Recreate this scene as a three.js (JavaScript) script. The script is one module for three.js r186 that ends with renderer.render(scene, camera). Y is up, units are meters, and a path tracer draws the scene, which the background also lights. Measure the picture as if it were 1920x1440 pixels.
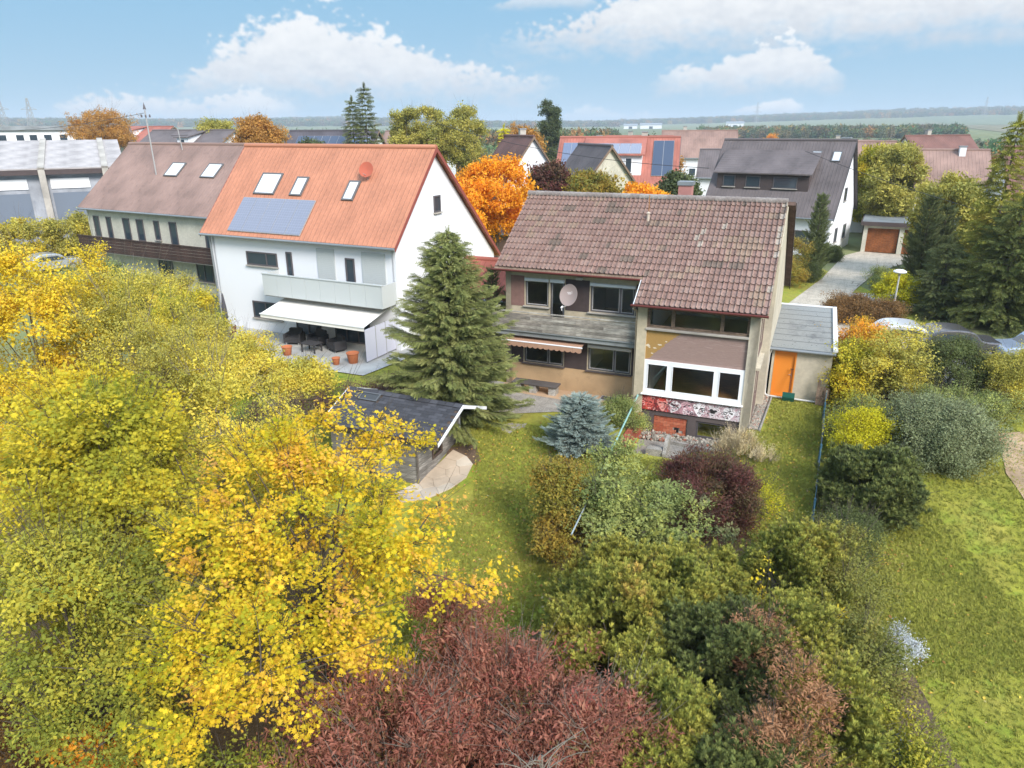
import * as THREE from 'three';
import { mergeGeometries } from 'three/addons/utils/BufferGeometryUtils.js';
import { ImprovedNoise } from 'three/addons/math/ImprovedNoise.js';
import { TessellateModifier } from 'three/addons/modifiers/TessellateModifier.js';

// ------------------------------------------------------------------ camera, sky, sun, exposure
const scene = new THREE.Scene();
const camera = new THREE.PerspectiveCamera(56.62, 4 / 3, 0.1, 12000);
camera.position.set(0, 11.37, 0);
camera.rotation.set(-0.3474, 0, -0.0056, 'YXZ');
camera.updateMatrixWorld();

const renderer = new THREE.WebGLRenderer({ antialias: true });
renderer.setSize(1024, 768);
renderer.toneMapping = THREE.LinearToneMapping;
renderer.toneMappingExposure = 1.5;
renderer.shadowMap.enabled = true;

const SUN_DIR = new THREE.Vector3(0.36, 0.56, 0.64).normalize();
const sun = new THREE.DirectionalLight(new THREE.Color(1.0, 0.94, 0.88), 3.5);
sun.position.set(SUN_DIR.x * 120, SUN_DIR.y * 120, SUN_DIR.z * 120 - 25);
sun.target.position.set(0, 0, -25);
sun.castShadow = true;
sun.shadow.radius = 42;
sun.shadow.mapSize.set(4096, 4096);
Object.assign(sun.shadow.camera, { left: -90, right: 90, top: 90, bottom: -90, near: 1, far: 320 });
scene.add(sun, sun.target);

function mulberry(a) { return () => { a |= 0; a = a + 0x6D2B79F5 | 0; let t = Math.imul(a ^ a >>> 15, 1 | a); t = t + Math.imul(t ^ t >>> 7, 61 | t) ^ t; return ((t ^ t >>> 14) >>> 0) / 4294967296; }; }
const perlin = new ImprovedNoise();
const n3 = (x, y, z) => perlin.noise(x, y, z);
function fbm(x, y, z, o = 4) { let s = 0, a = 0.5, f = 1; for (let i = 0; i < o; i++) { s += a * n3(x * f, y * f, z * f + i * 7.3); a *= 0.5; f *= 2.03; } return s; }
const lerp = (a, b, t) => a + (b - a) * t;
const sstep = (a, b, x) => { const t = Math.min(1, Math.max(0, (x - a) / (b - a))); return t * t * (3 - 2 * t); };

// sky: clear air and fair-weather cumulus all round, computed once as an equirectangular picture
function makeSky() {
  const W = 4096, Hh = 2048, d = new Float32Array(W * Hh * 4), rng = mulberry(77);
  const D = Math.PI / 180;
  // cumulus: [azimuth, base elevation, half width, height, seed, flatness] in degrees
  const clouds = [[-10.2, 2.5, 14, 5.8, 3, 1], [-23.2, 0.6, 8, 3.4, 11, 1], [17.0, 2.6, 6.6, 4.0, 19, 1], [21, 5.6, 22, 6.2, 27, 1],
    [18.6, 0.75, 2.6, 1.15, 37, 1], [7.5, 0.35, 4.2, 1.5, 41, 0.55], [8.2, 5.0, 1.4, 0.7, 43, 0.5], [-34.5, 8.3, 6, 1.6, 47, 0.8], [2.5, 8.0, 4, 1.5, 51, 0.6]];
  for (let a = 46; a < 316; a += 13 + rng() * 9) clouds.push([a > 180 ? a - 360 : a, 0.7 + rng() * 5, 6 + rng() * 10, 2.5 + rng() * 3, 60 + clouds.length * 3.7, 0.6 + rng() * 0.4]);
  for (let j = 0; j < Hh; j++) {
    const el = ((j + 0.5) / Hh - 0.5) * Math.PI, e = Math.max(0, el);
    const t = 1 - Math.exp(-e / D / 7), t2 = sstep(0, 75, e / D);
    let br = lerp(0.47, 0.225, t), bg = lerp(0.66, 0.505, t), bb = lerp(0.80, 0.77, t);
    br = lerp(br, 0.15, t2); bg = lerp(bg, 0.36, t2); bb = lerp(bb, 0.66, t2);
    for (let i = 0; i < W; i++) {
      let r = br, g = bg, b = bb;
      if (el > -0.01) {
        const phi = ((i + 0.5) / W - 0.5) * 2 * Math.PI; // atan2(z, x)
        const az = Math.atan2(Math.cos(phi), -Math.sin(phi)) / D, ed = el / D;
        const cx = Math.cos(phi), cz = Math.sin(phi);
        let cov = 0, lit = 1;
        for (const c of clouds) {
          let da = az - c[0]; if (da > 180) da -= 360; if (da < -180) da += 360;
          const px = da / c[2], py = (ed - c[1]) / c[3];
          if (Math.abs(px) > 1.25 || py < -0.35 || py > 1.3) continue;
          const n = fbm(da * 0.14 + c[4], ed * 0.3, c[4] * 1.3, 3), nb = fbm(da * 0.55 + c[4] * 2, ed * 1.1, c[4], 5), nf = fbm(da * 1.7 + c[4], ed * 2.6, c[4], 4);
          const top = Math.pow(Math.max(0, 1 - px * px), 0.7) * (0.72 + 0.28 * Math.sin(px * 3.1 + c[4])) + n * 0.4 + nb * 0.3 + nf * 0.1;
          const k = sstep(0.0, 0.17, top - py + nf * 0.22) * sstep(-0.28 + nb * 0.35, 0.22 + nb * 0.35, py + nf * 0.1) * sstep(1.2, 0.75, Math.abs(px) + n * 0.3) * c[5];
          if (k > cov) { cov = k; lit = sstep(-0.5, 0.95, py + nb * 0.7 + nf * 0.3 + n * 0.3); }
        }
        // scattered cloud layer overhead
        if (ed > 9) {
          const s = 1 / Math.sin(el), X = Math.cos(el) * cx * s, Z = Math.cos(el) * cz * s;
          const n = fbm(X * 0.8 + 3.1, Z * 0.8 + 9.7, 2.2, 5) + 0.25 * fbm(X * 3.1, Z * 3.1, 5, 3);
          const k = sstep(-0.18, 0.12, n) * sstep(9, 22, ed) * 0.94;
          if (k > cov) { cov = k; lit = 0.55 + 0.45 * sstep(0.35, 0.0, n); }
        }
        const wr = lerp(0.66, 0.96, lit), wg = lerp(0.70, 0.965, lit), wb = lerp(0.76, 0.97, lit);
        r = lerp(r, wr, cov * 0.95); g = lerp(g, wg, cov * 0.95); b = lerp(b, wb, cov * 0.95);
      }
      const kk = lerp(0.69, 1.5, sstep(9, 40, el / D)); r *= kk; g *= kk; b *= kk;  // sky above the view is made brighter than the visible band to lift shadows
      const o = (j * W + i) * 4; d[o] = r; d[o + 1] = g; d[o + 2] = b; d[o + 3] = 1;
    }
  }
  const t = new THREE.DataTexture(d, W, Hh, THREE.RGBAFormat, THREE.FloatType);
  t.mapping = THREE.EquirectangularReflectionMapping; t.magFilter = t.minFilter = THREE.LinearFilter; t.needsUpdate = true;
  return t;
}
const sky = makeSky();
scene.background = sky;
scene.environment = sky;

// ------------------------------------------------------------------ helpers
const names = new Map();
function numbered(n) { const k = names.get(n) || 0; names.set(n, k + 1); return k ? `${n}_${String(k).padStart(3, '0')}` : n; }
function tag(o, label, category, group, kind) { if (label) o.userData.label = label; if (category) o.userData.category = category; if (group) o.userData.group = group; if (kind) o.userData.kind = kind; return o; }
function thing(name, label, category, [x, y, z] = [0, 0, 0], turn = 0, group) {
  const o = new THREE.Group(); o.name = numbered(name); o.position.set(x, y, z); o.rotation.y = turn; scene.add(o);
  return tag(o, label, category, group);
}
function P(parent, name, geos, mat, kind, label) {
  const g = Array.isArray(geos) ? (geos.length > 1 ? mergeGeometries(geos.map(flat)) : geos[0]) : geos;
  const m = new THREE.Mesh(g, mat); m.name = parent === scene ? numbered(name) : name; m.castShadow = m.receiveShadow = true; parent.add(m);
  if (kind) m.userData.kind = kind; if (label) m.userData.label = label;
  return m;
}
function flat(g) { const o = g.index ? g.toNonIndexed() : g; for (const k of Object.keys(o.attributes)) if (!['position', 'normal', 'uv'].includes(k)) o.deleteAttribute(k); if (!o.attributes.uv) o.setAttribute('uv', new THREE.BufferAttribute(new Float32Array(o.attributes.position.count * 2), 2)); return o; }
function uvm(g0, ox = 0, oy = 0) { // texture coordinates in metres, projected along each face's main axis
  const g = g0.index ? g0.toNonIndexed() : g0, p = g.attributes.position, n = g.attributes.normal, uv = new Float32Array(p.count * 2);
  for (let i = 0; i < p.count; i++) {
    const ax = Math.abs(n.getX(i)), ay = Math.abs(n.getY(i)), az = Math.abs(n.getZ(i)), x = p.getX(i), y = p.getY(i), z = p.getZ(i);
    const [a, b] = ay >= ax && ay >= az ? [x, z] : ax >= az ? [z, y] : [x, y];
    uv[i * 2] = a + ox; uv[i * 2 + 1] = b + oy;
  }
  g.setAttribute('uv', new THREE.BufferAttribute(uv, 2)); return g;
}
// box by its limits
function bx(x0, x1, y0, y1, z0, z1) { return uvm(new THREE.BoxGeometry(x1 - x0, y1 - y0, z1 - z0).translate((x0 + x1) / 2, (y0 + y1) / 2, (z0 + z1) / 2)); }
// box with chamfered long edges, centred
function cbx(w, h, d, c = 0.01) {
  const s = new THREE.Shape(); const a = w / 2, b = h / 2;
  s.moveTo(-a + c, -b); s.lineTo(a - c, -b); s.lineTo(a, -b + c); s.lineTo(a, b - c); s.lineTo(a - c, b); s.lineTo(-a + c, b); s.lineTo(-a, b - c); s.lineTo(-a, -b + c);
  return uvm(new THREE.ExtrudeGeometry(s, { depth: d, bevelEnabled: false }).translate(0, 0, -d / 2));
}
// wall sheet in xy with rectangular holes, extruded along +z
function wallGeo(outline, holes, depth) {
  const s = new THREE.Shape(outline.map(p => new THREE.Vector2(p[0], p[1])));
  for (const [x0, x1, y0, y1] of holes) s.holes.push(new THREE.Path([[x0, y0], [x0, y1], [x1, y1], [x1, y0]].map(p => new THREE.Vector2(...p))));
  return uvm(new THREE.ExtrudeGeometry(s, { depth, bevelEnabled: false }));
}
function rectO(x0, x1, y0, y1) { return [[x0, y0], [x1, y0], [x1, y1], [x0, y1]]; }
// bar between two points
const V = (x, y, z) => new THREE.Vector3(x, y, z);
function bar(a, b, r0, r1 = r0, seg = 8) {
  const d = b.clone().sub(a), g = new THREE.CylinderGeometry(r1, r0, d.length(), seg, 1);
  g.applyQuaternion(new THREE.Quaternion().setFromUnitVectors(V(0, 1, 0), d.clone().normalize())); return g.translate((a.x + b.x) / 2, (a.y + b.y) / 2, (a.z + b.z) / 2);
}
function tube(pts, r, seg = 6, n = 0) { return new THREE.TubeGeometry(new THREE.CatmullRomCurve3(pts), n || pts.length * 3, r, seg); }
// frame of a rectangle in xy
function frameGeo(x0, x1, y0, y1, t, z0, z1) { return [bx(x0, x1, y0, y0 + t, z0, z1), bx(x0, x1, y1 - t, y1, z0, z1), bx(x0, x0 + t, y0 + t, y1 - t, z0, z1), bx(x1 - t, x1, y0 + t, y1 - t, z0, z1)]; }

// ------------------------------------------------------------------ textures and materials
const s2l = c => { c /= 255; return c <= 0.04045 ? c / 12.92 : ((c + 0.055) / 1.055) ** 2.4; };
const alb = (r, g, b, k = 0.8) => new THREE.Color(s2l(r) * k, s2l(g) * k, s2l(b) * k);
// tiling noise: value noise on a wrapped lattice
function tileNoise(seed) {
  const N = 64, rng = mulberry(seed), L = new Float32Array(N * N); for (let i = 0; i < N * N; i++) L[i] = rng();
  return (x, y, f) => { // x, y in 0..1, f whole number of cells
    const X = x * f, Y = y * f, xi = Math.floor(X), yi = Math.floor(Y), tx = X - xi, ty = Y - yi, sx = tx * tx * (3 - 2 * tx), sy = ty * ty * (3 - 2 * ty);
    const at = (a, b) => L[(((b % f) + f) % f % N) * N + (((a % f) + f) % f % N)];
    return lerp(lerp(at(xi, yi), at(xi + 1, yi), sx), lerp(at(xi, yi + 1), at(xi + 1, yi + 1), sx), sy);
  };
}
function tex(size, metres, fn, srgb = true) { // fn(x, y) -> [r, g, b] in 0..1, tiling
  const d = new Uint8Array(size * size * 4);
  for (let j = 0; j < size; j++) for (let i = 0; i < size; i++) {
    const c = fn(i / size, j / size), o = (j * size + i) * 4;
    for (let k = 0; k < 3; k++) d[o + k] = Math.max(0, Math.min(255, (Array.isArray(c) ? c[k] : c) * 255)); d[o + 3] = 255;
  }
  const t = new THREE.DataTexture(d, size, size); t.wrapS = t.wrapT = THREE.RepeatWrapping; t.magFilter = THREE.LinearFilter; t.minFilter = THREE.LinearMipmapLinearFilter; t.generateMipmaps = true;
  if (srgb) t.colorSpace = THREE.SRGBColorSpace; t.repeat.set(1 / metres, 1 / metres); t.needsUpdate = true; return t;
}
function again(t, metresX, metresY = metresX) { const c = t.clone(); c.repeat.set(1 / metresX, 1 / metresY); c.needsUpdate = true; return c; }
const nA = tileNoise(5), nB = tileNoise(9), nC = tileNoise(23);
const oct = (n, x, y, f, o) => { let s = 0, a = 0.5, w = 0; for (let i = 0; i < o; i++) { s += a * n(x, y, f); w += a; a *= 0.55; f *= 2; if (f > 64) f = 64; } return s / w; };
const rp = mulberry(31);
const T = {};
T.stucco = tex(512, 3.1, (x, y) => 0.80 + 0.16 * oct(nA, x, y, 4, 5) + 0.08 * (oct(nB, x, y, 32, 2) - 0.5) + (rp() - 0.5) * 0.05);
T.fine = tex(256, 0.6, (x, y) => 0.5 + 0.6 * (oct(nA, x, y, 16, 3) - 0.5) + (rp() - 0.5) * 0.35, false);
T.dirt = tex(512, 4.3, (x, y) => { const a = oct(nB, x, y, 3, 5), b = oct(nC, x, y, 16, 3); return 0.70 + 0.34 * a - 0.25 * Math.max(0, b - 0.62) + (rp() - 0.5) * 0.06; });
T.wood = tex(512, 1.6, (x, y) => { const g = nA(x, y, 3), s = oct(nB, (y * 1) % 1, x * 0.25, 48, 2); return 0.62 + 0.34 * s + 0.14 * (g - 0.5) + (rp() - 0.5) * 0.08; });
T.tile = tex(256, 1.1, (x, y) => { const a = oct(nA, x, y, 6, 4), b = oct(nB, x, y, 24, 2); const l = b > 0.72 ? 0.12 : 0; const c = 0.82 + 0.30 * (a - 0.4) + (rp() - 0.5) * 0.12; return [c + l, c + l * 1.1, c + l]; });
T.grass = tex(1024, 9.1, (x, y) => {
  const a = oct(nA, x, y, 5, 5), b = oct(nB, x, y, 40, 3), c = oct(nC, x, y, 13, 4), v = 0.80 + 0.20 * (b - 0.5) + (rp() - 0.5) * 0.18;
  const dry = sstep(0.40, 0.75, a), moss = sstep(0.5, 0.8, c);
  return [v * (0.93 + 0.07 * dry - 0.08 * moss), v * (0.95 + 0.02 * dry), v * (0.56 + 0.14 * dry - 0.04 * moss)];
});
T.gravel = tex(512, 1.5, (x, y) => { const b = oct(nB, x, y, 48, 2), a = oct(nA, x, y, 5, 4); return 0.86 + 0.3 * (b - 0.5) + 0.2 * (a - 0.5) + (rp() - 0.5) * 0.12; });
T.asph = tex(512, 2.7, (x, y) => 0.86 + 0.24 * (oct(nA, x, y, 4, 5) - 0.5) + (rp() - 0.5) * 0.16);
T.field = tex(512, 90, (x, y) => { const a = oct(nA, x, y, 6, 6), b = oct(nB, x, y, 20, 3); return [0.72 + 0.3 * (a - 0.5) + 0.1 * (b - 0.5), 0.74 + 0.22 * (a - 0.5) + 0.14 * (b - 0.5), 0.68 + 0.22 * (a - 0.5)]; });
T.rows = tex(128, 1, (x, y) => { const s = x; return s < 0.72 ? 0.35 : 0.35 + 0.65 * Math.sin((s - 0.72) / 0.28 * Math.PI); }, false);

const MT = {};
function mat(color, o = {}) { return new THREE.MeshStandardMaterial({ color, roughness: 0.9, ...o }); }
const stucco = (c, o = {}) => mat(c, { map: T.stucco, bumpMap: T.fine, bumpScale: 0.004, ...o });
MT.cream = stucco(alb(236, 220, 188));
MT.creamSide = stucco(alb(236, 224, 200));
MT.tan = stucco(alb(224, 188, 144), { map: T.dirt });
MT.brown = stucco(alb(150, 124, 116));
MT.brownRed = stucco(alb(170, 130, 118));
MT.brownDark = stucco(alb(96, 82, 80));
MT.plinth = stucco(alb(112, 100, 98), { map: T.dirt });
MT.white = mat(alb(246, 246, 246, 0.86), { roughness: 0.55 });
MT.whiteWall = mat(alb(244, 245, 248, 0.82), { bumpMap: T.fine, bumpScale: 0.002 });
MT.creamWall = stucco(alb(240, 234, 214, 0.82));
MT.sill = mat(alb(206, 198, 186), { map: T.dirt });
MT.darkFrame = mat(alb(96, 90, 92), { roughness: 0.6 });
MT.greyFrame = mat(alb(176, 174, 172), { roughness: 0.5 });
MT.oldWood = mat(alb(168, 142, 120), { map: T.wood, bumpMap: T.wood, bumpScale: 0.003 });
MT.bark = mat(alb(118, 106, 92), { map: T.wood, bumpMap: T.wood, bumpScale: 0.01 });
MT.barkPale = mat(alb(176, 164, 148), { map: T.wood });
MT.glass = new THREE.MeshPhysicalMaterial({ color: 0xffffff, transmission: 1, thickness: 0, roughness: 0.015, ior: 1.5 });
MT.farGlass = new THREE.MeshStandardMaterial({ color: alb(70, 82, 92), roughness: 0.08, metalness: 0.2 });
MT.zinc = mat(alb(176, 182, 186), { roughness: 0.5, metalness: 0.35, map: T.dirt });
MT.redMetal = mat(alb(122, 62, 56), { roughness: 0.5 });
MT.blackMetal = mat(alb(52, 50, 52), { roughness: 0.5 });
MT.innerWhite = mat(alb(240, 240, 234, 0.85));
MT.parquet = mat(alb(196, 148, 92), { map: T.wood, roughness: 0.45 });
MT.carpet = mat(alb(182, 180, 160));
MT.concrete = mat(alb(186, 180, 170), { map: T.gravel, bumpMap: T.fine, bumpScale: 0.004 });

// ------------------------------------------------------------------ the lie of the land and the house's axes
const TH = 0.3992, HX = -0.7548, HZ = -31.0941, CT = Math.cos(TH), ST = Math.sin(TH);
const HL = (u, y, v) => V(HX + u * CT + v * ST, y, HZ + u * ST - v * CT); // along the front, up, back
const vOf = (x, z) => (x - HX) * ST - (z - HZ) * CT, uOf = (x, z) => (x - HX) * CT + (z - HZ) * ST;
function hill(x, z) { // far rise of the country behind the village
  const d = Math.hypot(x, z); if (d < 350 || z > 0) return 0;
  const az = Math.atan2(x, -z) * 57.3;
  const right = sstep(2, 40, az), n = fbm(x * 0.0011, z * 0.0011, 3.3, 3);
  return sstep(350, 1500, d) * (3 + right * 6) + sstep(1700, 3600, d) * (18 + 26 * right + 24 * n + (az < -5 ? 16 : 0)) ;
}
function G(x, z) { return -1.0 * sstep(2, 10, -vOf(x, z)) + hill(x, z); }
// ------------------------------------------------------------------ ground, lawns, paving
MT.lawn = mat(alb(206, 200, 116, 0.86), { map: T.grass, bumpMap: again(T.fine, 0.5), bumpScale: 0.02, roughness: 1 });
MT.ground = mat(alb(170, 172, 120, 0.8), { map: again(T.field, 60), roughness: 1 });
MT.terrace = mat(alb(196, 186, 172), { map: T.gravel, bumpMap: T.gravel, bumpScale: 0.004 });
MT.slabTan = mat(alb(218, 182, 146), { map: T.dirt, bumpMap: T.fine, bumpScale: 0.003 });
MT.drive = mat(alb(228, 214, 192), { map: again(T.gravel, 2.3) });
MT.road = mat(alb(166, 162, 160), { map: T.asph });
MT.patioGrey = mat(alb(208, 206, 200), { map: T.dirt });
MT.soil = mat(alb(128, 104, 82), { map: T.gravel, bumpMap: T.gravel, bumpScale: 0.02 });
const inPit = (x, z) => { const u = uOf(x, z), v = vOf(x, z); return sstep(6.85, 7.1, u) * sstep(11.3, 10.9, u) * sstep(-4.3, -3.2, v) * sstep(0.6, 0.2, v); };
const GP = (x, z) => lerp(G(x, z), Math.min(-0.86, G(x, z) - 0.1), inPit(x, z));
function axis(a, b, step, lo, hi) { const o = []; for (let x = a; x <= b; x += step) o.push(x); let s = step; for (let x = b; x < hi;) { s *= 1.16; x += s; o.push(Math.min(x, hi)); } s = step; for (let x = a; x > lo;) { s *= 1.16; x -= s; o.unshift(Math.max(x, lo)); } return o; }
function gridMesh(name, xs, zs, hf, m) {
  const nx = xs.length, nz = zs.length, pos = new Float32Array(nx * nz * 3), uv = new Float32Array(nx * nz * 2), idx = [];
  for (let j = 0; j < nz; j++) for (let i = 0; i < nx; i++) { const k = j * nx + i; pos[k * 3] = xs[i]; pos[k * 3 + 1] = hf(xs[i], zs[j]); pos[k * 3 + 2] = zs[j]; uv[k * 2] = xs[i]; uv[k * 2 + 1] = zs[j]; if (i < nx - 1 && j < nz - 1) idx.push(k, k + nx, k + 1, k + 1, k + nx, k + nx + 1); }
  const g = new THREE.BufferGeometry(); g.setAttribute('position', new THREE.BufferAttribute(pos, 3)); g.setAttribute('uv', new THREE.BufferAttribute(uv, 2)); g.setIndex(idx); g.computeVertexNormals();
  return P(scene, name, g, m, 'structure');
}
gridMesh('ground', axis(-20, 26, 0.9, -5200, 5200), axis(-40, 6, 0.9, -5600, 160), (x, z) => GP(x, z) - 0.03 - (inPit(x, z) > 0 ? 0.5 : 0), MT.ground);
{ const xs = [], zs = []; for (let x = -17; x <= 26; x += 0.25) xs.push(x); for (let z = -60; z <= 3; z += 0.25) zs.push(z);
  gridMesh('lawn', xs, zs, (x, z) => GP(x, z) + 0.012 * fbm(x * 1.3, z * 1.3, 1, 2), MT.lawn); }
function sheet(name, poly, m, dy, edge = 1.0, iter = 7, par = scene) {
  const s = new THREE.Shape(poly.map(p => new THREE.Vector2(p[0], -p[1])));
  let g = new THREE.ShapeGeometry(s); g = g.toNonIndexed(); g = new TessellateModifier(edge, iter).modify(g);
  const p = g.attributes.position, uv = new Float32Array(p.count * 2);
  for (let i = 0; i < p.count; i++) { const x = p.getX(i), z = -p.getY(i); p.setXYZ(i, x, GP(x, z) + dy, z); uv[i * 2] = x; uv[i * 2 + 1] = z; }
  g.setAttribute('uv', new THREE.BufferAttribute(uv, 2)); g.deleteAttribute('normal'); g.computeVertexNormals();
  return P(par, name, g, m, par === scene ? 'structure' : undefined);
}
const hpoly = a => a.map(([u, v]) => { const p = HL(u, 0, v); return [p.x, p.z]; });
sheet('terrace', hpoly([[-1.6, 0.62], [6.62, 0.62], [6.62, -1.1], [5, -1.5], [3.6, -2.0], [2.2, -2.7], [0.9, -3.3], [-0.8, -3.5], [-1.6, -3.0]]), MT.terrace, 0.03);
sheet('terrace_edge_paving', hpoly([[0.2, 0.6], [6.6, 0.6], [6.6, -0.75], [3, -0.55], [0.2, -0.4]]), MT.slabTan, 0.036);
sheet('path', hpoly([[11.3, -0.8], [11.72, -0.8], [11.9, 3.5], [11.3, 3.5]]), MT.terrace, 0.03, 0.5).name = 'gravel_strip';
sheet('driveway', [[17.0, -36.5], [20.4, -37.5], [21.0, -44.7], [24.9, -50.9], [29.7, -57.6], [34.2, -61.5], [37, -65], [33.0, -67.6], [30.5, -65.4], [24.1, -54.9], [17.5, -45.3]], MT.drive, 0.04, 2.5);
sheet('street', [[18.6, -28.6], [22, -30.6], [60, -34], [60, -38.6], [22, -36.9], [19.6, -37]], MT.road, 0.03, 2.5);
sheet('garden_slab', [[24.1, -50.0], [28.3, -49.3], [26.6, -45.6], [23.0, -47.2]], MT.patioGrey, 0.045, 1.5);
sheet('garden_path', [[18.9, -25.4], [20.6, -25.6], [19.2, -22.0], [18.2, -19.2], [17.6, -17], [16.2, -17.6], [16.4, -20], [17.0, -22]], MT.slabTan, 0.03, 1);
sheet('neighbour_patio', [[-18.5, -41.4], [-13.0, -36.6], [-12.6, -34.9], [-7.2, -32.6], [-4.6, -36.6], [-5.3, -37.0], [-17.4, -42.6]], MT.patioGrey, 0.05, 1.5);
sheet('neighbour_lawn', [[-16.9, -37.5], [-13.2, -34.9], [-8.2, -32.6], [-7.4, -29.5], [-11.5, -28.4], [-17, -31]], mat(alb(170, 186, 74, 0.8), { map: T.grass, roughness: 1 }), 0.02, 1.5);
sheet('yard', [[-75, -95], [-50, -97], [-33, -82], [-36, -66], [-60, -70], [-80, -85]], MT.road, 0.03, 6);
// soil beds along the boundary
sheet('flower_bed', [[12.3, -25.8], [13.6, -28.6], [20, -31], [21, -27.6], [17.5, -26.4], [14.6, -24.0]], MT.soil, 0.02, 1);
sheet('planting_bed', [[-1.2, -8.6], [-1.6, -12.6], [1.4, -16.2], [1.0, -19.6], [3.2, -21.4], [7.2, -20.9], [7.6, -17.6], [9.2, -17.2], [9.6, -14], [8.8, -9], [6, -6.5], [1, -6.5]], MT.soil, 0.025, 1);
sheet('hedge_bed', [[-18, -6], [-18, -24], [-12, -25.5], [-7.2, -22.8], [-5.2, -19], [-4.4, -14.5], [-1.8, -12], [-1.6, -6]], mat(alb(122, 98, 62), { map: T.gravel, bumpMap: T.gravel, bumpScale: 0.03 }), 0.022, 1.2);
sheet('worn_patch', [[-0.5, -26.75], [-0.05, -26.95], [0.35, -26.8], [0.6, -26.85], [0.5, -26.5], [0.1, -26.35], [-0.1, -26.1], [-0.4, -26.35]], MT.terrace, 0.025, 0.3);
sheet('bare_patch', [[-2.4, -25.9], [-1.4, -25.4], [-1.2, -24.4], [-1.9, -23.9], [-2.6, -24.6]], MT.soil, 0.03, 0.5);

// ------------------------------------------------------------------ the house
const house = thing('detached_house', 'beige and brown two-storey house with brown tiled roof, wooden balcony and glazed front extension', 'house', [HX, 0, HZ], -TH);
const SL = 0.6735, SLA = Math.atan(SL), RIDGE = { y: 8.36, z: -4.18 };
const roofY = z => RIDGE.y - SL * Math.abs(z - RIDGE.z);
// walls (each one mesh), openings cut through
const FZ = -0.58, EZ = 0.7;
const upHoles = [[1.24, 2.34, 3.84, 5.0], [2.42, 3.08, 3.0, 5.0], [4.24, 6.18, 3.81, 5.0]];
const loHoles = [[1.19, 3.08, 1.18, 2.22], [4.22, 6.13, 1.17, 2.26]];
P(house, 'wall', wallGeo(rectO(0.3, 6.62, 1.13, 5.5), [...upHoles, ...loHoles], 0.3).translate(0, 0, FZ - 0.3), MT.cream);
P(house, 'wall', wallGeo(rectO(0.3, 6.62, -0.4, 1.13), [], 0.3).translate(0, 0, FZ - 0.3), MT.tan);
const zr = -10.6; // rear of the house
P(house, 'gable_wall', wallGeo([[0.58, -0.4], [-zr, -0.4], [-zr, roofY(zr) - 0.2], [4.18, 8.1], [0.58, roofY(-0.58) - 0.22]], [], 0.3).rotateY(Math.PI / 2).translate(0.3, 0, 0), MT.creamSide);
P(house, 'gable_wall', wallGeo([[-0.7, -0.9], [2.0, -0.9], [2.0, roofY(-2) - 0.2], [-0.7, roofY(0.7) - 0.22]], [[0.3, 1.3, 4.62, 5.2], [0.55, 1.5, 3.0, 4.2], [0.55, 1.5, 0.9, 2.1]], 0.3).rotateY(Math.PI / 2).translate(11.01, 0, 0), MT.creamSide);
P(house, 'gable_wall', wallGeo([[2.0, -0.4], [-zr, -0.4], [-zr, roofY(zr) - 0.2], [4.18, 8.14], [2.0, roofY(-2) - 0.1]], [], 0.61).rotateY(Math.PI / 2).translate(11.01, 0, 0), MT.creamSide);
P(house, 'wall', wallGeo(rectO(0.61, 11.0, -0.4, roofY(zr) - 0.2), [[1.2, 3.2, 0.9, 2.3], [4.2, 6.4, 0.9, 2.3], [7.4, 10.4, 0.9, 2.3]], 0.3).translate(0, 0, zr), MT.creamSide);
for (const [a, b] of [[1.2, 3.2], [4.2, 6.4], [7.4, 10.4]]) { const f = P(house, 'window', frameGeo(a, b, 0.9, 2.3, 0.07, zr + 0.1, zr + 0.18), MT.white); P(f, 'pane', bx(a + 0.07, b - 0.07, 0.97, 2.23, zr + 0.13, zr + 0.14), MT.glass); }  // unseen rear windows, added to bring more daylight into the ground-floor rooms
P(house, 'wall', bx(6.62, 6.92, -0.9, 4.85, FZ, 0.58), MT.cream);          // left cheek of the extension
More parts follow.
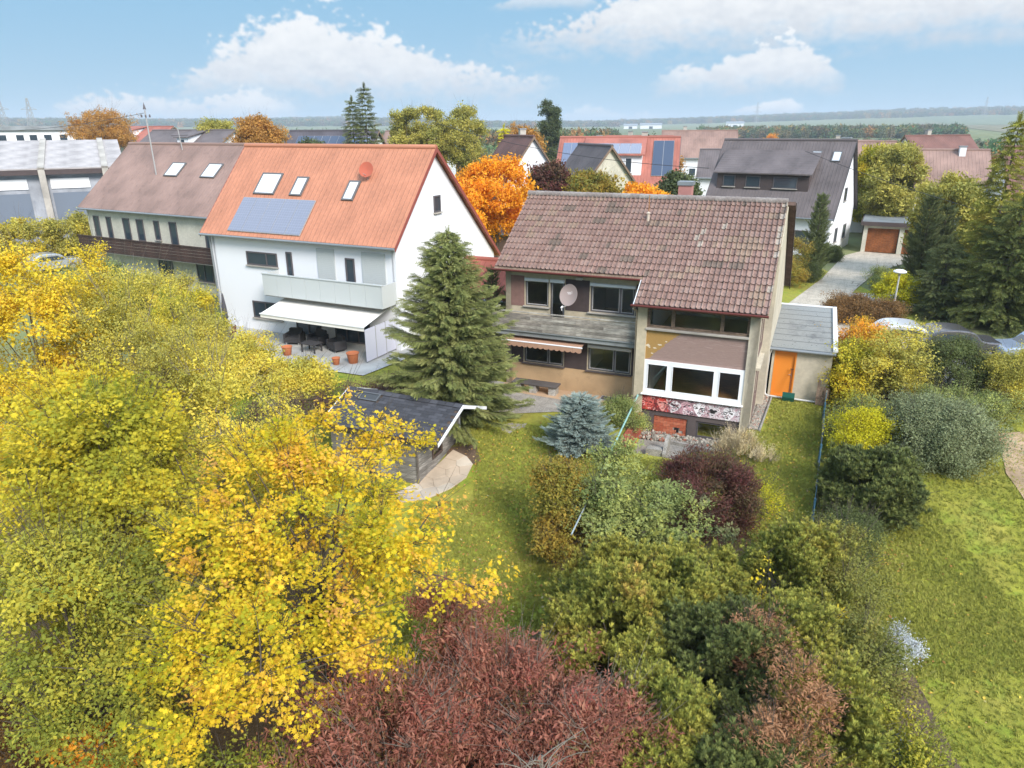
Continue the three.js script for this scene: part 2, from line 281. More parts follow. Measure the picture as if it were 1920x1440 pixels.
// extension front: pilasters, spandrels, plinth
P(house, 'pilaster', bx(6.62, 7.0, -0.9, 4.7, 0.58, EZ), MT.cream);
P(house, 'pilaster', bx(10.95, 11.31, -0.9, 4.7, 0.41, EZ), MT.creamSide);
P(house, 'lintel', bx(7.0, 10.95, 4.56, 4.78, 0.4, EZ - 0.02), MT.oldWood);
{ // spandrel with a patch where the brown paint has come off the ochre render
  const c = document.createElement('canvas'); c.width = 1024; c.height = 320; const k = c.getContext('2d'), r = mulberry(8);
  k.fillStyle = '#987f76'; k.fillRect(0, 0, 1024, 320);
  for (let i = 0; i < 2600; i++) { k.fillStyle = `rgba(${r() < 0.5 ? '255,245,235' : '40,30,28'},${0.02 + r() * 0.05})`; const s = 1 + r() * 9; k.fillRect(r() * 1024, r() * 320, s * (1 + r() * 6), s * 0.4); }
  k.fillStyle = '#a9854c'; k.beginPath(); k.moveTo(0, 0);
  for (let i = 0; i <= 30; i++) { const t = i / 30; k.lineTo(365 - 330 * Math.pow(t, 0.85) + (r() - 0.5) * 26, 12 + t * 300 + (r() - 0.5) * 10); }
  k.lineTo(0, 318); k.closePath(); k.fill();
  for (let i = 0; i < 500; i++) { k.fillStyle = `rgba(${r() < 0.5 ? '196,164,104' : '120,90,50'},${0.1 + r() * 0.15})`; const y = r() * 300, x = r() * (340 - y * 0.95); if (x > 0) k.fillRect(x, y, 2 + r() * 8, 2 + r() * 5); }
  k.fillStyle = '#d9cdb6'; for (const [x, y, w, h] of [[22, 170, 26, 20], [40, 186, 16, 12], [95, 190, 30, 10], [150, 150, 36, 10], [70, 250, 20, 10], [210, 110, 14, 8]]) { k.beginPath(); for (let a = 0; a < 7; a++) k.lineTo(x + Math.cos(a) * w * (0.5 + r() * 0.5), y + Math.sin(a) * h * (0.5 + r() * 0.5)); k.fill(); }
  k.strokeStyle = 'rgba(225,214,204,0.35)'; for (let i = 0; i < 26; i++) { k.lineWidth = 1 + r() * 2; const x = 300 + r() * 700, y = r() * 130; k.beginPath(); k.moveTo(x, y); k.lineTo(x + 20 + r() * 80, y + (r() - 0.5) * 20); k.stroke(); }
  const t = new THREE.CanvasTexture(c); t.colorSpace = THREE.SRGBColorSpace;
  const g = new THREE.BoxGeometry(3.95, 1.25, 0.3).translate(8.975, 2.985, 0.45);
  P(house, 'spandrel', g, mat(new THREE.Color(0.92, 0.92, 0.92), { map: t, bumpMap: again(T.fine, 1 / 6), bumpScale: 0.003 }));
}
P(house, 'plinth', wallGeo(rectO(7.0, 10.95, -0.95, 0.2), [[7.51, 8.92, -0.84, -0.03], [9.25, 10.5, -0.78, -0.03]], 0.2).translate(0, 0, 0.42), MT.plinth);
P(house, 'plinth', bx(11.02, 11.325, -0.95, 0.0, -1.9, 0.4), MT.plinth);
// interior: floors, ceilings, back walls (seen through the glass)
for (const [x0, x1, z1, y] of [[0.61, 6.9, -0.89, 0.22], [0.61, 6.9, -0.89, 2.9], [6.93, 11.0, 0.4, 2.88], [6.93, 11.0, 0.4, 0.2]])
  P(house, 'floor', bx(x0, x1, y - 0.24, y, y < 1 ? -10.28 : -5.2, z1), y < 1 && x0 > 6 ? MT.parquet : MT.carpet);
P(house, 'ceiling', bx(0.61, 11.0, 5.3, 5.42, -5.2, -0.89), MT.innerWhite);
P(house, 'ceiling', bx(6.93, 11.0, 4.72, 4.8, -0.88, 0.4), MT.innerWhite);
P(house, 'partition', bx(0.61, 11.0, 2.67, 5.3, -5.4, -5.21), MT.innerWhite);
P(house, 'ceiling', bx(0.61, 11.0, 2.6, 2.655, -10.28, -5.21), MT.innerWhite);
P(house, 'partition', bx(3.55, 3.67, 0.24, 5.28, -5.2, -0.9), MT.innerWhite);
P(house, 'partition', bx(6.915, 6.925, 0.24, 4.7, -5.2, -0.9), MT.innerWhite);
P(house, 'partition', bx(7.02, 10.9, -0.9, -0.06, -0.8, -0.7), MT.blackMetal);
// windows: frame, mullion, pane(s), sill
function win(par, x0, x1, y0, y1, z, fm, splits, t = 0.06, sillM, shutter) {
  const f = P(par, 'window', [...frameGeo(x0, x1, y0, y1, t, z - 0.08, z), ...splits.map(s => bx(s - t * 0.6, s + t * 0.6, y0 + t, y1 - t, z - 0.08, z - 0.002))], fm);
  const e = [x0 + t * 0.4, ...splits, x1 - t * 0.4];
  for (let i = 0; i < e.length - 1; i++) {
    const a = e[i] + (i ? t * 0.6 : t * 0.6), b = e[i + 1] - t * 0.6;
    P(f, 'sash', frameGeo(a, b, y0 + t, y1 - t, 0.028, z - 0.06, z + 0.012), shutter ? MT.greyFrame : fm);
    P(f, 'pane', bx(a + 0.028, b - 0.028, y0 + t + 0.028, y1 - t - 0.028, z - 0.045, z - 0.035), MT.glass);
  }
  if (sillM) P(f, 'sill', cbx(0.16, 0.06, x1 - x0 + 0.16, 0.012).rotateY(Math.PI / 2).translate((x0 + x1) / 2, y0 - 0.035, z + 0.09), sillM);
  if (shutter) P(f, 'shutter_box', cbx(0.14, 0.13, x1 - x0 + 0.02, 0.02).rotateY(Math.PI / 2).translate((x0 + x1) / 2, y1 + 0.02, FZ + 0.01), MT.white);
  return f;
}
win(house, 1.24, 2.34, 3.84, 5.0, FZ - 0.06, MT.darkFrame, [], 0.05, MT.sill, true);
win(house, 4.24, 6.18, 3.81, 5.0, FZ - 0.06, MT.darkFrame, [5.55], 0.07, MT.sill, true);
win(house, 1.19, 3.08, 1.18, 2.22, FZ - 0.06, MT.darkFrame, [2.35], 0.06, MT.plinth, true);
win(house, 4.22, 6.13, 1.17, 2.26, FZ - 0.06, MT.darkFrame, [5.4], 0.06, MT.plinth, true);
{ const d = P(house, 'balcony_door', frameGeo(2.42, 3.08, 3.0, 5.0, 0.06, FZ - 0.14, FZ - 0.06), MT.darkFrame);
  P(d, 'pane', bx(2.48, 3.02, 3.06, 4.94, FZ - 0.105, FZ - 0.095), MT.glass);
  P(d, 'sash', frameGeo(2.48, 3.02, 3.06, 4.94, 0.025, FZ - 0.09, FZ - 0.055), MT.greyFrame);
  P(d, 'shutter_box', bx(2.42, 3.08, 4.97, 5.1, FZ - 0.05, FZ + 0.08), MT.white);
  P(d, 'threshold', bx(2.38, 3.12, 2.9, 3.0, FZ - 0.1, FZ + 0.06), MT.sill); }
// brown painted panels between the windows
for (const [x0, x1, y0, y1, m] of [[0.56, 1.2, 3.8, 5.16, MT.brownRed], [3.12, 4.2, 3.78, 5.16, MT.brownDark], [6.22, 6.6, 3.78, 5.16, MT.brownDark], [0.56, 1.15, 1.14, 2.5, MT.brownDark], [3.12, 4.18, 1.14, 2.5, MT.brownDark], [6.17, 6.6, 1.14, 2.5, MT.brownDark]])
  P(house, 'painted_panel', bx(x0, x1, y0, y1, FZ - 0.05, FZ + 0.012), m);
// extension windows
win(house, 7.0, 10.95, 3.72, 4.56, 0.6, MT.oldWood, [8.03, 9.92], 0.07);
P(house, 'sill', cbx(0.2, 0.09, 4.0, 0.015).rotateY(Math.PI / 2).translate(8.97, 3.665, 0.64), MT.sill);
win(house, 6.985, 10.965, 0.93, 2.36, 0.67, MT.white, [8.05, 9.9], 0.15);
P(house, 'sill', cbx(0.17, 0.05, 4.06, 0.012).rotateY(Math.PI / 2).translate(8.975, 0.905, 0.73), MT.white);
win(house, 9.25, 10.5, -0.78, -0.03, 0.56, MT.darkFrame, [], 0.06, MT.plinth);
// windows, sills and brown panels on the flank
for (const [y0, y1, b0, b1, s] of [[4.62, 5.2, null, 0, 4.5], [3.0, 4.2, 2.75, 4.38, 2.4], [0.9, 2.1, 0.1, 2.3, 0]]) {
  const v0 = y0 > 4.5 ? 0.3 : 0.55, v1 = y0 > 4.5 ? 1.3 : 1.5;
  const f = P(house, 'window', frameGeo(v0, v1, y0, y1, 0.06, -0.05, 0.0).map(g => g.rotateY(Math.PI / 2).translate(11.26, 0, 0)), MT.darkFrame);
  P(f, 'pane', bx(11.2, 11.21, y0 + 0.06, y1 - 0.06, -v1 + 0.06, -v0 - 0.06), MT.glass);
  if (s) P(house, 'sill', bx(11.3, 11.47, s - 0.1, s, -1.95, 0.3), MT.creamSide);
  if (b0 !== null) P(house, 'painted_panel', wallGeo(rectO(0.05, 1.95, b0, b1), [[0.55, 1.5, y0, y1]], 0.03).rotateY(Math.PI / 2).translate(11.295, 0, 0), MT.brown);
}
// mural panel under the white window: a row of carnival masks in red, black and grey
{ const c = document.createElement('canvas'); c.width = 1536; c.height = 280; const k = c.getContext('2d'), r = mulberry(4);
  const gr = k.createLinearGradient(0, 0, 1536, 0); gr.addColorStop(0, '#8c2a26'); gr.addColorStop(0.22, '#7d3638'); gr.addColorStop(0.42, '#b58a90'); gr.addColorStop(1, '#cfc6ca'); k.fillStyle = gr; k.fillRect(0, 0, 1536, 280);
  const curl = (x, y, s, col, w) => { k.strokeStyle = col; k.lineWidth = w; k.beginPath(); for (let a = 0; a < 12; a++) { const t = a / 11 * 5.2, R = s * (1 - a / 14); k.lineTo(x + Math.cos(t + s) * R, y + Math.sin(t + s) * R * 0.8); } k.stroke(); };
  for (let i = 0; i < 320; i++) { const x = r() * 1536, red = x < 460; const cols = red ? ['#c8423a', '#e2685c', '#3a1614', '#6e221f', '#d98d80'] : ['#2a2628', '#e9e2e4', '#c79aa4', '#6b5f66', '#f3eef0', '#a8707c']; curl(x, r() * 280, 8 + r() * 34, cols[Math.floor(r() * cols.length)], 2 + r() * 6); }
  const face = (x0, y0, s, skin, dark) => { k.save(); k.translate(x0, y0); k.rotate((r() - 0.5) * 0.9); const x = 0, y = 0;
    k.fillStyle = skin; k.beginPath(); k.moveTo(x - 62 * s, y - 55 * s); k.quadraticCurveTo(x, y - 95 * s, x + 62 * s, y - 55 * s); k.quadraticCurveTo(x + 70 * s, y + 25 * s, x, y + 105 * s); k.quadraticCurveTo(x - 70 * s, y + 25 * s, x - 62 * s, y - 55 * s); k.fill();
    k.fillStyle = dark; for (const q of [-1, 1]) { k.beginPath(); k.ellipse(x + q * 28 * s, y - 12 * s, 19 * s, 9 * s, q * 0.25, 0, 7); k.fill(); k.beginPath(); k.moveTo(x + q * 8 * s, y - 34 * s); k.quadraticCurveTo(x + q * 34 * s, y - 58 * s, x + q * 58 * s, y - 34 * s); k.lineTo(x + q * 34 * s, y - 44 * s); k.fill(); }
    k.beginPath(); k.ellipse(x, y + 58 * s, 16 * s, 6 * s, 0, 0, 7); k.fill(); k.strokeStyle = dark; k.lineWidth = 3; k.beginPath(); k.moveTo(x + 4 * s, y - 10 * s); k.lineTo(x - 8 * s, y + 32 * s); k.lineTo(x + 6 * s, y + 34 * s); k.stroke(); k.restore();
  };
  face(110, 150, 1.25, '#d0655b', '#3a0f10'); face(330, 140, 1.35, '#dd9288', '#241012'); face(530, 160, 1.3, '#ded6d7', '#171517'); face(720, 140, 1.3, '#d8a8b0', '#2c2226');
  face(910, 150, 1.4, '#f4eff0', '#1c191b'); face(1130, 150, 1.3, '#d5cacd', '#222022'); face(1360, 165, 1.4, '#efeaec', '#242124');
  k.fillStyle = '#e04a3c'; k.beginPath(); k.ellipse(330, 62, 60, 34, 0, 0, 7); k.fill(); k.fillStyle = '#1f1b1d'; k.beginPath(); k.moveTo(440, 120); k.quadraticCurveTo(520, 190, 600, 120); k.quadraticCurveTo(520, 90, 440, 120); k.fill(); k.beginPath(); k.moveTo(1040, 150); k.quadraticCurveTo(1110, 240, 1180, 150); k.quadraticCurveTo(1110, 110, 1040, 150); k.fill();
  for (let i = 0; i < 260; i++) { const x = r() * 1536; curl(x, r() * 280, 10 + r() * 40, x < 400 ? ['#2b1214', '#d8483c', '#f0b0a6'][i % 3] : ['#2b272a', '#f4f0f1', '#b9868f', '#5b5257'][i % 4], 3 + r() * 7); }
  for (let i = 0; i < 900; i++) { k.fillStyle = `rgba(${r() < 0.5 ? '255,250,245' : '20,16,16'},0.10)`; k.fillRect(r() * 1536, r() * 280, 1 + r() * 5, 1 + r() * 5); }
  const t = new THREE.CanvasTexture(c); t.colorSpace = THREE.SRGBColorSpace;
  const side = mat(alb(120, 50, 50)), m = mat(new THREE.Color(0.9, 0.9, 0.9), { map: t, roughness: 0.7 });
  const g = new THREE.BoxGeometry(3.96, 0.68, 0.05).translate(8.975, 0.54, 0.66);
  P(house, 'mural_panel', g, m);
  P(house, 'mural_trim', bx(6.99, 10.96, 0.86, 0.88, 0.63, 0.695), side);
}
// bricked-up cellar opening: bricks laid one by one
{ const field = P(house, 'brick_infill', bx(7.5, 8.93, -0.85, -0.02, 0.44, 0.535), mat(alb(206, 192, 178), { map: T.gravel })), r = mulberry(12);
  const bm = [[214, 122, 88], [202, 108, 76], [222, 134, 100], [196, 100, 70]].map(c => mat(alb(...c), { map: T.tile, bumpMap: T.fine, bumpScale: 0.003 }));
  const bgeo = cbx(0.262, 0.108, 0.06, 0.006), hgeo = cbx(0.126, 0.108, 0.06, 0.006);
  for (let j = 0; j < 7; j++) for (let i = -1; i < 6; i++) {
    const x0 = 7.52 + i * 0.272 + (j % 2) * 0.136, y = -0.778 + j * 0.1165; let cx = x0 + 0.131, half = false;
    if (x0 < 7.515) { if (x0 < 7.3) continue; cx = x0 + 0.131 + 0.068; half = true; } if (x0 + 0.262 > 8.915) { if (x0 + 0.13 > 8.915) continue; cx = x0 + 0.063; half = true; }
    if (j >= 1 && j <= 2 && cx > 8.33 && cx < 8.63 && (half || Math.abs(cx - 8.48) < 0.14)) continue;
    const b = P(field, 'brick', half ? hgeo : bgeo, bm[Math.floor(r() * 4)]); b.position.set(cx, y, 0.528 + r() * 0.006);
  }
  P(field, 'vent_hole', [...frameGeo(8.40, 8.57, -0.7, -0.5, 0.012, 0.53, 0.566)], MT.blackMetal);
  P(field, 'vent_grille', bx(8.412, 8.558, -0.688, -0.512, 0.536, 0.541), mat(alb(36, 34, 34)));
}
// roof: boarding, then tiles
const roof = P(house, 'roof', [wallGeo([[-RIDGE.z, 8.30], [-1.16, roofY(1.16) - 0.06], [-1.16, roofY(1.16) - 0.13], [-RIDGE.z, 8.2]], [], 5.03).rotateY(Math.PI / 2).translate(6.53, 0, 0),
  wallGeo([[-RIDGE.z, 8.30], [0.0, roofY(0) - 0.06], [0.0, roofY(0) - 0.13], [-RIDGE.z, 8.2]], [], 6.53).rotateY(Math.PI / 2).translate(0, 0, 0)], MT.oldWood);
const rearM = mat(alb(150, 122, 112), { map: T.tile });
P(roof, 'rear_slope', wallGeo([[-RIDGE.z, 8.34], [11.4, roofY(-11.4)], [11.4, roofY(-11.4) - 0.12], [-RIDGE.z, 8.2]], [], 11.88).rotateY(Math.PI / 2), rearM);
P(roof, 'verge_board', [wallGeo([[-RIDGE.z, 8.3], [11.4, roofY(-11.4) - 0.03], [11.4, roofY(-11.4) - 0.3], [-RIDGE.z, 8.03]], [], 0.03).rotateY(Math.PI / 2).translate(11.89, 0, 0)], mat(alb(92, 74, 64), { map: T.wood }));
P(roof, 'verge_board', [wallGeo([[-RIDGE.z, 8.26], [-1.16, roofY(1.16) - 0.06], [-1.16, roofY(1.16) - 0.2], [-RIDGE.z, 8.1]], [], 0.025).rotateY(Math.PI / 2).translate(11.565, 0, 0)], mat(alb(200, 186, 160), { map: T.wood }));
P(roof, 'verge_board', [wallGeo([[-RIDGE.z, 8.26], [0, roofY(0) - 0.06], [0, roofY(0) - 0.2], [-RIDGE.z, 8.1]], [], 0.025).rotateY(Math.PI / 2).translate(-0.028, 0, 0)], mat(alb(160, 132, 112), { map: T.wood }));
P(roof, 'verge_board', [wallGeo([[0, roofY(0) - 0.06], [-1.16, roofY(1.16) - 0.06], [-1.16, roofY(1.16) - 0.22], [0, roofY(0) - 0.22]], [], 0.03).rotateY(Math.PI / 2).translate(6.5, 0, 0)], MT.white);
function tileGeo(wd, len, ht, ox) { // single-roll tile: x across, y up the slope, z out of the roof; the lower end lies on the course below
  const prof = [[0, 0.014], [0.09, 0.002], [0.62, 0.0], [0.70, 0.012], [0.77, ht * 0.85], [0.86, ht], [0.95, ht * 0.8], [1.02, 0.006]].map(([x, z]) => [x * wd, z]);
  const pos = [], uv = [], th = 0.03, lift = 0.055;
  const pt = (i, e) => [prof[i][0], e ? len : 0, prof[i][1] + (e ? 0 : lift)];
  const quad = (a, b, c, d) => { for (const p of [a, b, c, a, c, d]) { pos.push(...p); uv.push(p[0] + ox, p[1] + p[2]); } };
  for (let i = 0; i < prof.length - 1; i++) {
    const a = pt(i, 0), b = pt(i + 1, 0), c = pt(i + 1, 1), d = pt(i, 1); quad(a, b, c, d);
    quad([a[0], 0, a[2] - th], [b[0], 0, b[2] - th], b, a);
  }
  const g = new THREE.BufferGeometry(); g.setAttribute('position', new THREE.Float32BufferAttribute(pos, 3)); g.setAttribute('uv', new THREE.Float32BufferAttribute(uv, 2)); g.computeVertexNormals(); return g;
}
{ const r = mulberry(91), TW = 11.57 / 58, ROW = 6.437 / 17, geos = [0, 0.37, 0.71].map(o => tileGeo(TW, ROW + 0.045, 0.07, o));
  const cols = [[188, 152, 138], [182, 145, 131], [194, 160, 145], [175, 140, 126], [190, 160, 138], [152, 130, 115], [216, 198, 180]];
  const tm = cols.map(c => mat(alb(...c, 0.74), { map: T.tile, bumpMap: T.fine, bumpScale: 0.003, roughness: 0.85 }));
  const list = [], q = new THREE.Quaternion().setFromEuler(new THREE.Euler(-Math.PI / 2 + SLA, 0, 0)), up = V(0, Math.sin(SLA), -Math.cos(SLA)), out = V(0, Math.cos(SLA), Math.sin(SLA));
  for (let j = 0; j < 17; j++) for (let i = 0; i < 58; i++) {
    const x = i * TW, below = 17 - j; if (below > 13 && x < 6.52) continue;
    const p = V(x, RIDGE.y, RIDGE.z).addScaledVector(up, -ROW * below).addScaledVector(out, -0.045 + r() * 0.006); p.x += (r() - 0.5) * 0.006;
    const n = fbm(x * 0.45, below * 0.3, 4, 3), stain = fbm(x * 1.1 + 8, below * 0.5, 9, 2) > 0.24;
    let k = Math.floor(r() * 4); if (n > 0.12 && r() < 0.6) k = 4; if (stain && r() < 0.8) k = 5; if (x > 7.4 && x < 10.2 && below > 4 && below < 9 && r() < 0.10) k = 6; if (x > 11.2 && r() < 0.5) k = 6;
    list.push({ p, k, g: geos[Math.floor(r() * 3)], w: p.clone().applyAxisAngle(V(0, 1, 0), -TH).add(V(HX, 0, HZ)).distanceTo(camera.position) });
  }
  list.sort((a, b) => a.w - b.w);
  const rest = list.slice(300);
  for (const t of list.slice(0, 300)) { const m = P(roof, 'roof_tile', t.g, tm[t.k]); m.position.copy(t.p); m.quaternion.copy(q); m.rotateZ((r() - 0.5) * 0.02); }
  const im = new THREE.InstancedMesh(geos[0], mat(new THREE.Color(1, 1, 1), { map: T.tile, bumpMap: T.fine, bumpScale: 0.003, roughness: 0.85 }), rest.length), mm = new THREE.Matrix4();
  rest.forEach((t, i) => { mm.compose(t.p, q, V(1, 1, 1)); im.setMatrixAt(i, mm); im.setColorAt(i, alb(...cols[t.k], 0.74)); });
  im.name = 'upper_roof_tiles'; im.userData.kind = 'stuff'; im.castShadow = im.receiveShadow = true; roof.add(im);
  // dark moss tufts caught in the joints
  const moss = new THREE.InstancedMesh(new THREE.IcosahedronGeometry(0.03, 0), mat(alb(62, 58, 42)), 150);
  for (let i = 0; i < 150; i++) { const t = list[Math.floor(Math.pow(r(), 1.2) * list.length)], c = t.p.clone().addScaledVector(out, 0.045).add(V(TW * (0.6 + r() * 0.3), 0, 0)).addScaledVector(up, r() * 0.05); mm.compose(c, new THREE.Quaternion().setFromEuler(new THREE.Euler(r() * 6, r() * 6, 0)), V(0.6 + r(), 0.4 + r() * 0.4, 0.6 + r())); moss.setMatrixAt(i, mm); }
  moss.name = 'moss'; moss.userData.kind = 'stuff'; roof.add(moss);
  const rg = new THREE.CylinderGeometry(0.15, 0.135, 0.46, 10, 1, false, -Math.PI * 0.62, Math.PI * 1.24).rotateZ(Math.PI / 2).rotateX(0), rm = [[190, 178, 170], [178, 164, 156], [198, 190, 182]].map(c => mat(alb(...c, 0.7), { map: T.tile, side: THREE.DoubleSide }));
  rg.rotateX(-Math.PI / 2);
  for (let i = 0; i < 28; i++) { const m = P(roof, 'ridge_tile', rg, rm[Math.floor(r() * 3)]); m.position.set(0.2 + i * 0.413, RIDGE.y - 0.02 + r() * 0.008, RIDGE.z); }
}
// gutters, downpipes
function gutter(x0, x1, y, z, m) { return new THREE.CylinderGeometry(0.07, 0.07, x1 - x0, 10, 1, true, Math.PI / 2, Math.PI).rotateZ(Math.PI / 2).rotateX(-Math.PI / 2 * 0).translate((x0 + x1) / 2, y, z); }
MT.redMetal.side = THREE.DoubleSide;
{ const half = (x0, x1, y, z) => { const s = []; for (let i = 0; i <= 8; i++) { const a = Math.PI + i / 8 * Math.PI; s.push([Math.cos(a) * 0.075, Math.sin(a) * 0.075]); } for (let i = 8; i >= 0; i--) { const a = Math.PI + i / 8 * Math.PI; s.push([Math.cos(a) * 0.063, Math.sin(a) * 0.063]); } return wallGeo(s, [], x1 - x0).rotateY(Math.PI / 2).translate(x0, y, z); };
  P(house, 'gutter', half(-0.12, 6.5, roofY(0) - 0.03, 0.07), MT.redMetal);
  P(house, 'gutter', half(6.42, 11.6, roofY(1.16) - 0.03, 1.23), MT.redMetal);
  P(house, 'downpipe', tube([V(6.5, roofY(1.16) - 0.1, 1.2), V(6.52, 4.5, 1.0), V(6.56, 4.35, 0.66), V(6.57, 3.9, 0.62), V(6.57, 0.4, 0.62), V(6.57, -0.1, 0.62)], 0.045, 8, 40), mat(alb(196, 176, 146), { map: T.dirt })); }
// chimney, vent pipe
{ const c = P(house, 'chimney', bx(6.93, 7.5, 7.6, 8.86, -5.2, -4.62), mat(alb(226, 158, 148), { map: T.dirt }));
  P(c, 'chimney_cap', bx(6.88, 7.55, 8.86, 9.02, -5.25, -4.57), MT.zinc);
  const v = P(house, 'vent_pipe', [new THREE.CylinderGeometry(0.055, 0.07, 0.34, 10).translate(6.02, 7.62, -2.95), new THREE.ConeGeometry(0.1, 0.08, 10).translate(6.02, 7.83, -2.95)], mat(alb(206, 190, 172)));
  P(v, 'mast', bar(V(6.02, 7.4, -3.0), V(6.02, 8.55, -3.0), 0.018), mat(alb(176, 120, 66))); }
// balcony: slab, zinc edge, boards one by one, posts, rail
{ const b = P(house, 'balcony', bx(0.0, 6.6, 2.62, 2.84, FZ, 0.2), MT.concrete), r = mulberry(55);
  P(b, 'edge_flashing', [bx(0.0, 6.62, 2.66, 2.9, 0.2, 0.25), bx(0.0, 6.62, 2.86, 2.9, 0.25, 0.33)], mat(alb(196, 200, 200), { map: T.dirt, roughness: 0.5, metalness: 0.3 }));
  const bm = [[206, 198, 184], [194, 184, 170], [216, 208, 194], [182, 172, 160], [164, 156, 144]].map(c => mat(alb(...c, 0.85), { map: T.wood, bumpMap: T.wood, bumpScale: 0.004 }));
  for (let j = 0; j < 6; j++) { let x = 0.0; while (x < 6.55) { let w = Math.min(1.4 + r() * 2.2, 6.6 - x); if (6.6 - x - w < 0.6) w = 6.6 - x; const m = P(b, 'board', cbx(w - 0.008, 0.118, 0.024, 0.005), bm[Math.floor(r() * 5)]); m.position.set(x + w / 2, 2.975 + j * 0.127, 0.29 + (r() - 0.5) * 0.006); m.rotation.z = (r() - 0.5) * 0.004; x += w; } }
  for (let j = 0; j < 6; j++) { const m = P(b, 'board', cbx(0.82, 0.118, 0.024, 0.005), bm[Math.floor(r() * 5)]); m.rotation.y = Math.PI / 2; m.position.set(0.0, 2.975 + j * 0.127, -0.15); }
  for (const x of [0.06, 1.7, 3.3, 4.9, 6.5]) P(b, 'post', bx(x - 0.025, x + 0.025, 2.84, 3.68, 0.22, 0.27), MT.greyFrame);
  P(b, 'handrail', [cbx(6.66, 0.035, 0.09, 0.008).translate(3.3, 3.745, 0.28), cbx(0.09, 0.035, 0.8, 0.008).translate(0.0, 3.744, -0.17)], bm[2]); }
P(house, 'wall_lamp', cbx(0.3, 0.1, 0.12, 0.02).translate(3.75, 5.22, FZ + 0.07), mat(alb(214, 208, 200)));

// satellite dish
{ const p = HL(3.42, 4.55, 0.18), d = thing('satellite_dish', 'round pinkish grey satellite dish mounted beside the balcony door', 'satellite dish', [p.x, p.y, p.z], -TH);
  const c = document.createElement('canvas'); c.width = c.height = 256; const k = c.getContext('2d'); k.fillStyle = '#ffffff'; k.fillRect(0, 0, 256, 256);
  k.fillStyle = '#ab9993'; k.fillRect(0, 0, 256, 256); k.fillStyle = '#f2e9e7'; for (let i = 0; i < 6; i++) k.fillRect(96 + i * 10, 92, 7, 9 + (i % 2)); k.fillRect(106, 108, 44, 7); k.strokeStyle = '#f2e9e7'; k.lineWidth = 3; k.strokeRect(150, 86, 18, 24);
  const t = new THREE.CanvasTexture(c); t.colorSpace = THREE.SRGBColorSpace;
  const pts = []; for (let i = 0; i <= 14; i++) { const q = i / 14 * 0.43; pts.push(new THREE.Vector2(q, q * q * 0.42)); } for (let i = 14; i >= 0; i--) { const q = i / 14 * 0.43; pts.push(new THREE.Vector2(q, q * q * 0.42 - 0.012)); }
  const g = new THREE.LatheGeometry(pts, 36), pp = g.attributes.position, uv = g.attributes.uv; for (let i = 0; i < pp.count; i++) uv.setXY(i, 0.5 + pp.getX(i) / 0.86, 0.5 - pp.getZ(i) / 0.86);
  const r = P(d, 'reflector', g.rotateX(Math.PI / 2), mat(new THREE.Color(0.85, 0.85, 0.85), { map: t, roughness: 0.75, side: THREE.DoubleSide })); r.rotation.set(-0.36, -0.22, 0); r.scale.set(1, 1.1, 1);
  P(d, 'arm', bar(V(-0.02, -0.42, 0.05), V(-0.16, -0.44, 0.5), 0.014), MT.greyFrame); const h = P(d, 'receiver', [new THREE.CylinderGeometry(0.03, 0.045, 0.14, 10).rotateX(Math.PI / 2).translate(-0.16, -0.42, 0.5), bar(V(-0.16, -0.45, 0.5), V(-0.16, -0.57, 0.49), 0.018)], MT.white);
  P(d, 'mount', [bar(V(0, 0, -0.02), V(0.05, 0, -0.74), 0.022), bar(V(0.16, 0.82, -0.70), V(0.16, -0.5, -0.70), 0.02), bx(-0.05, 0.25, -0.1, 0.1, -0.79, -0.74)], MT.blackMetal);
}
// awning with scalloped valance under the balcony
{ const p = HL(0.5, 2.4, -0.25), a = thing('awning', 'rolled-in brown striped awning with scalloped valance below the wooden balcony', 'awning', [p.x, p.y, p.z], -TH);
  const c = document.createElement('canvas'); c.width = 512; c.height = 32; const k = c.getContext('2d'); k.fillStyle = '#c9a890'; k.fillRect(0, 0, 512, 32); for (let i = 0; i < 64; i++) { k.fillStyle = ['#8a5f4c', '#e3cdb8', '#a07a66'][i % 3]; k.fillRect(i * 8, 0, 3, 32); }
  const t = new THREE.CanvasTexture(c); t.colorSpace = THREE.SRGBColorSpace; t.wrapS = t.wrapT = THREE.RepeatWrapping; t.repeat.set(0.9, 1);
  const fm = mat(alb(250, 235, 225), { map: t, side: THREE.DoubleSide });
  const s = new THREE.Shape(); s.moveTo(0, 0); const N = 15, W = 3.72; s.lineTo(0, -0.16); for (let i = 0; i < N; i++) { const x0 = i * W / N, x1 = (i + 1) * W / N; s.quadraticCurveTo((x0 + x1) / 2, -0.29, x1, -0.16); } s.lineTo(W, 0);
  P(a, 'valance', new THREE.ExtrudeGeometry(s, { depth: 0.006, bevelEnabled: false, curveSegments: 5 }).translate(0, 0.02, 0.18), fm);
  P(a, 'front_rail', cbx(0.06, 0.05, 3.78, 0.012).rotateY(Math.PI / 2).translate(1.86, 0.045, 0.17), MT.white);
  P(a, 'fabric', wallGeo([[-0.17, 0.06], [0.7, 0.16], [0.7, 0.166], [-0.17, 0.068]], [], 3.7).rotateY(Math.PI / 2).translate(0.01, 0, 0), fm);
  P(a, 'roller', new THREE.CylinderGeometry(0.055, 0.055, 3.74, 12).rotateZ(Math.PI / 2).translate(1.86, 0.15, -0.68), MT.white);
  for (const x of [0.3, 3.4]) P(a, 'arm', bar(V(x, 0.1, -0.66), V(x, 0.03, 0.16), 0.02), MT.greyFrame);
  P(a, 'bracket', [bx(0.2, 0.4, 0.1, 0.225, -0.72, -0.5), bx(3.3, 3.5, 0.1, 0.225, -0.72, -0.5)], MT.greyFrame);
}
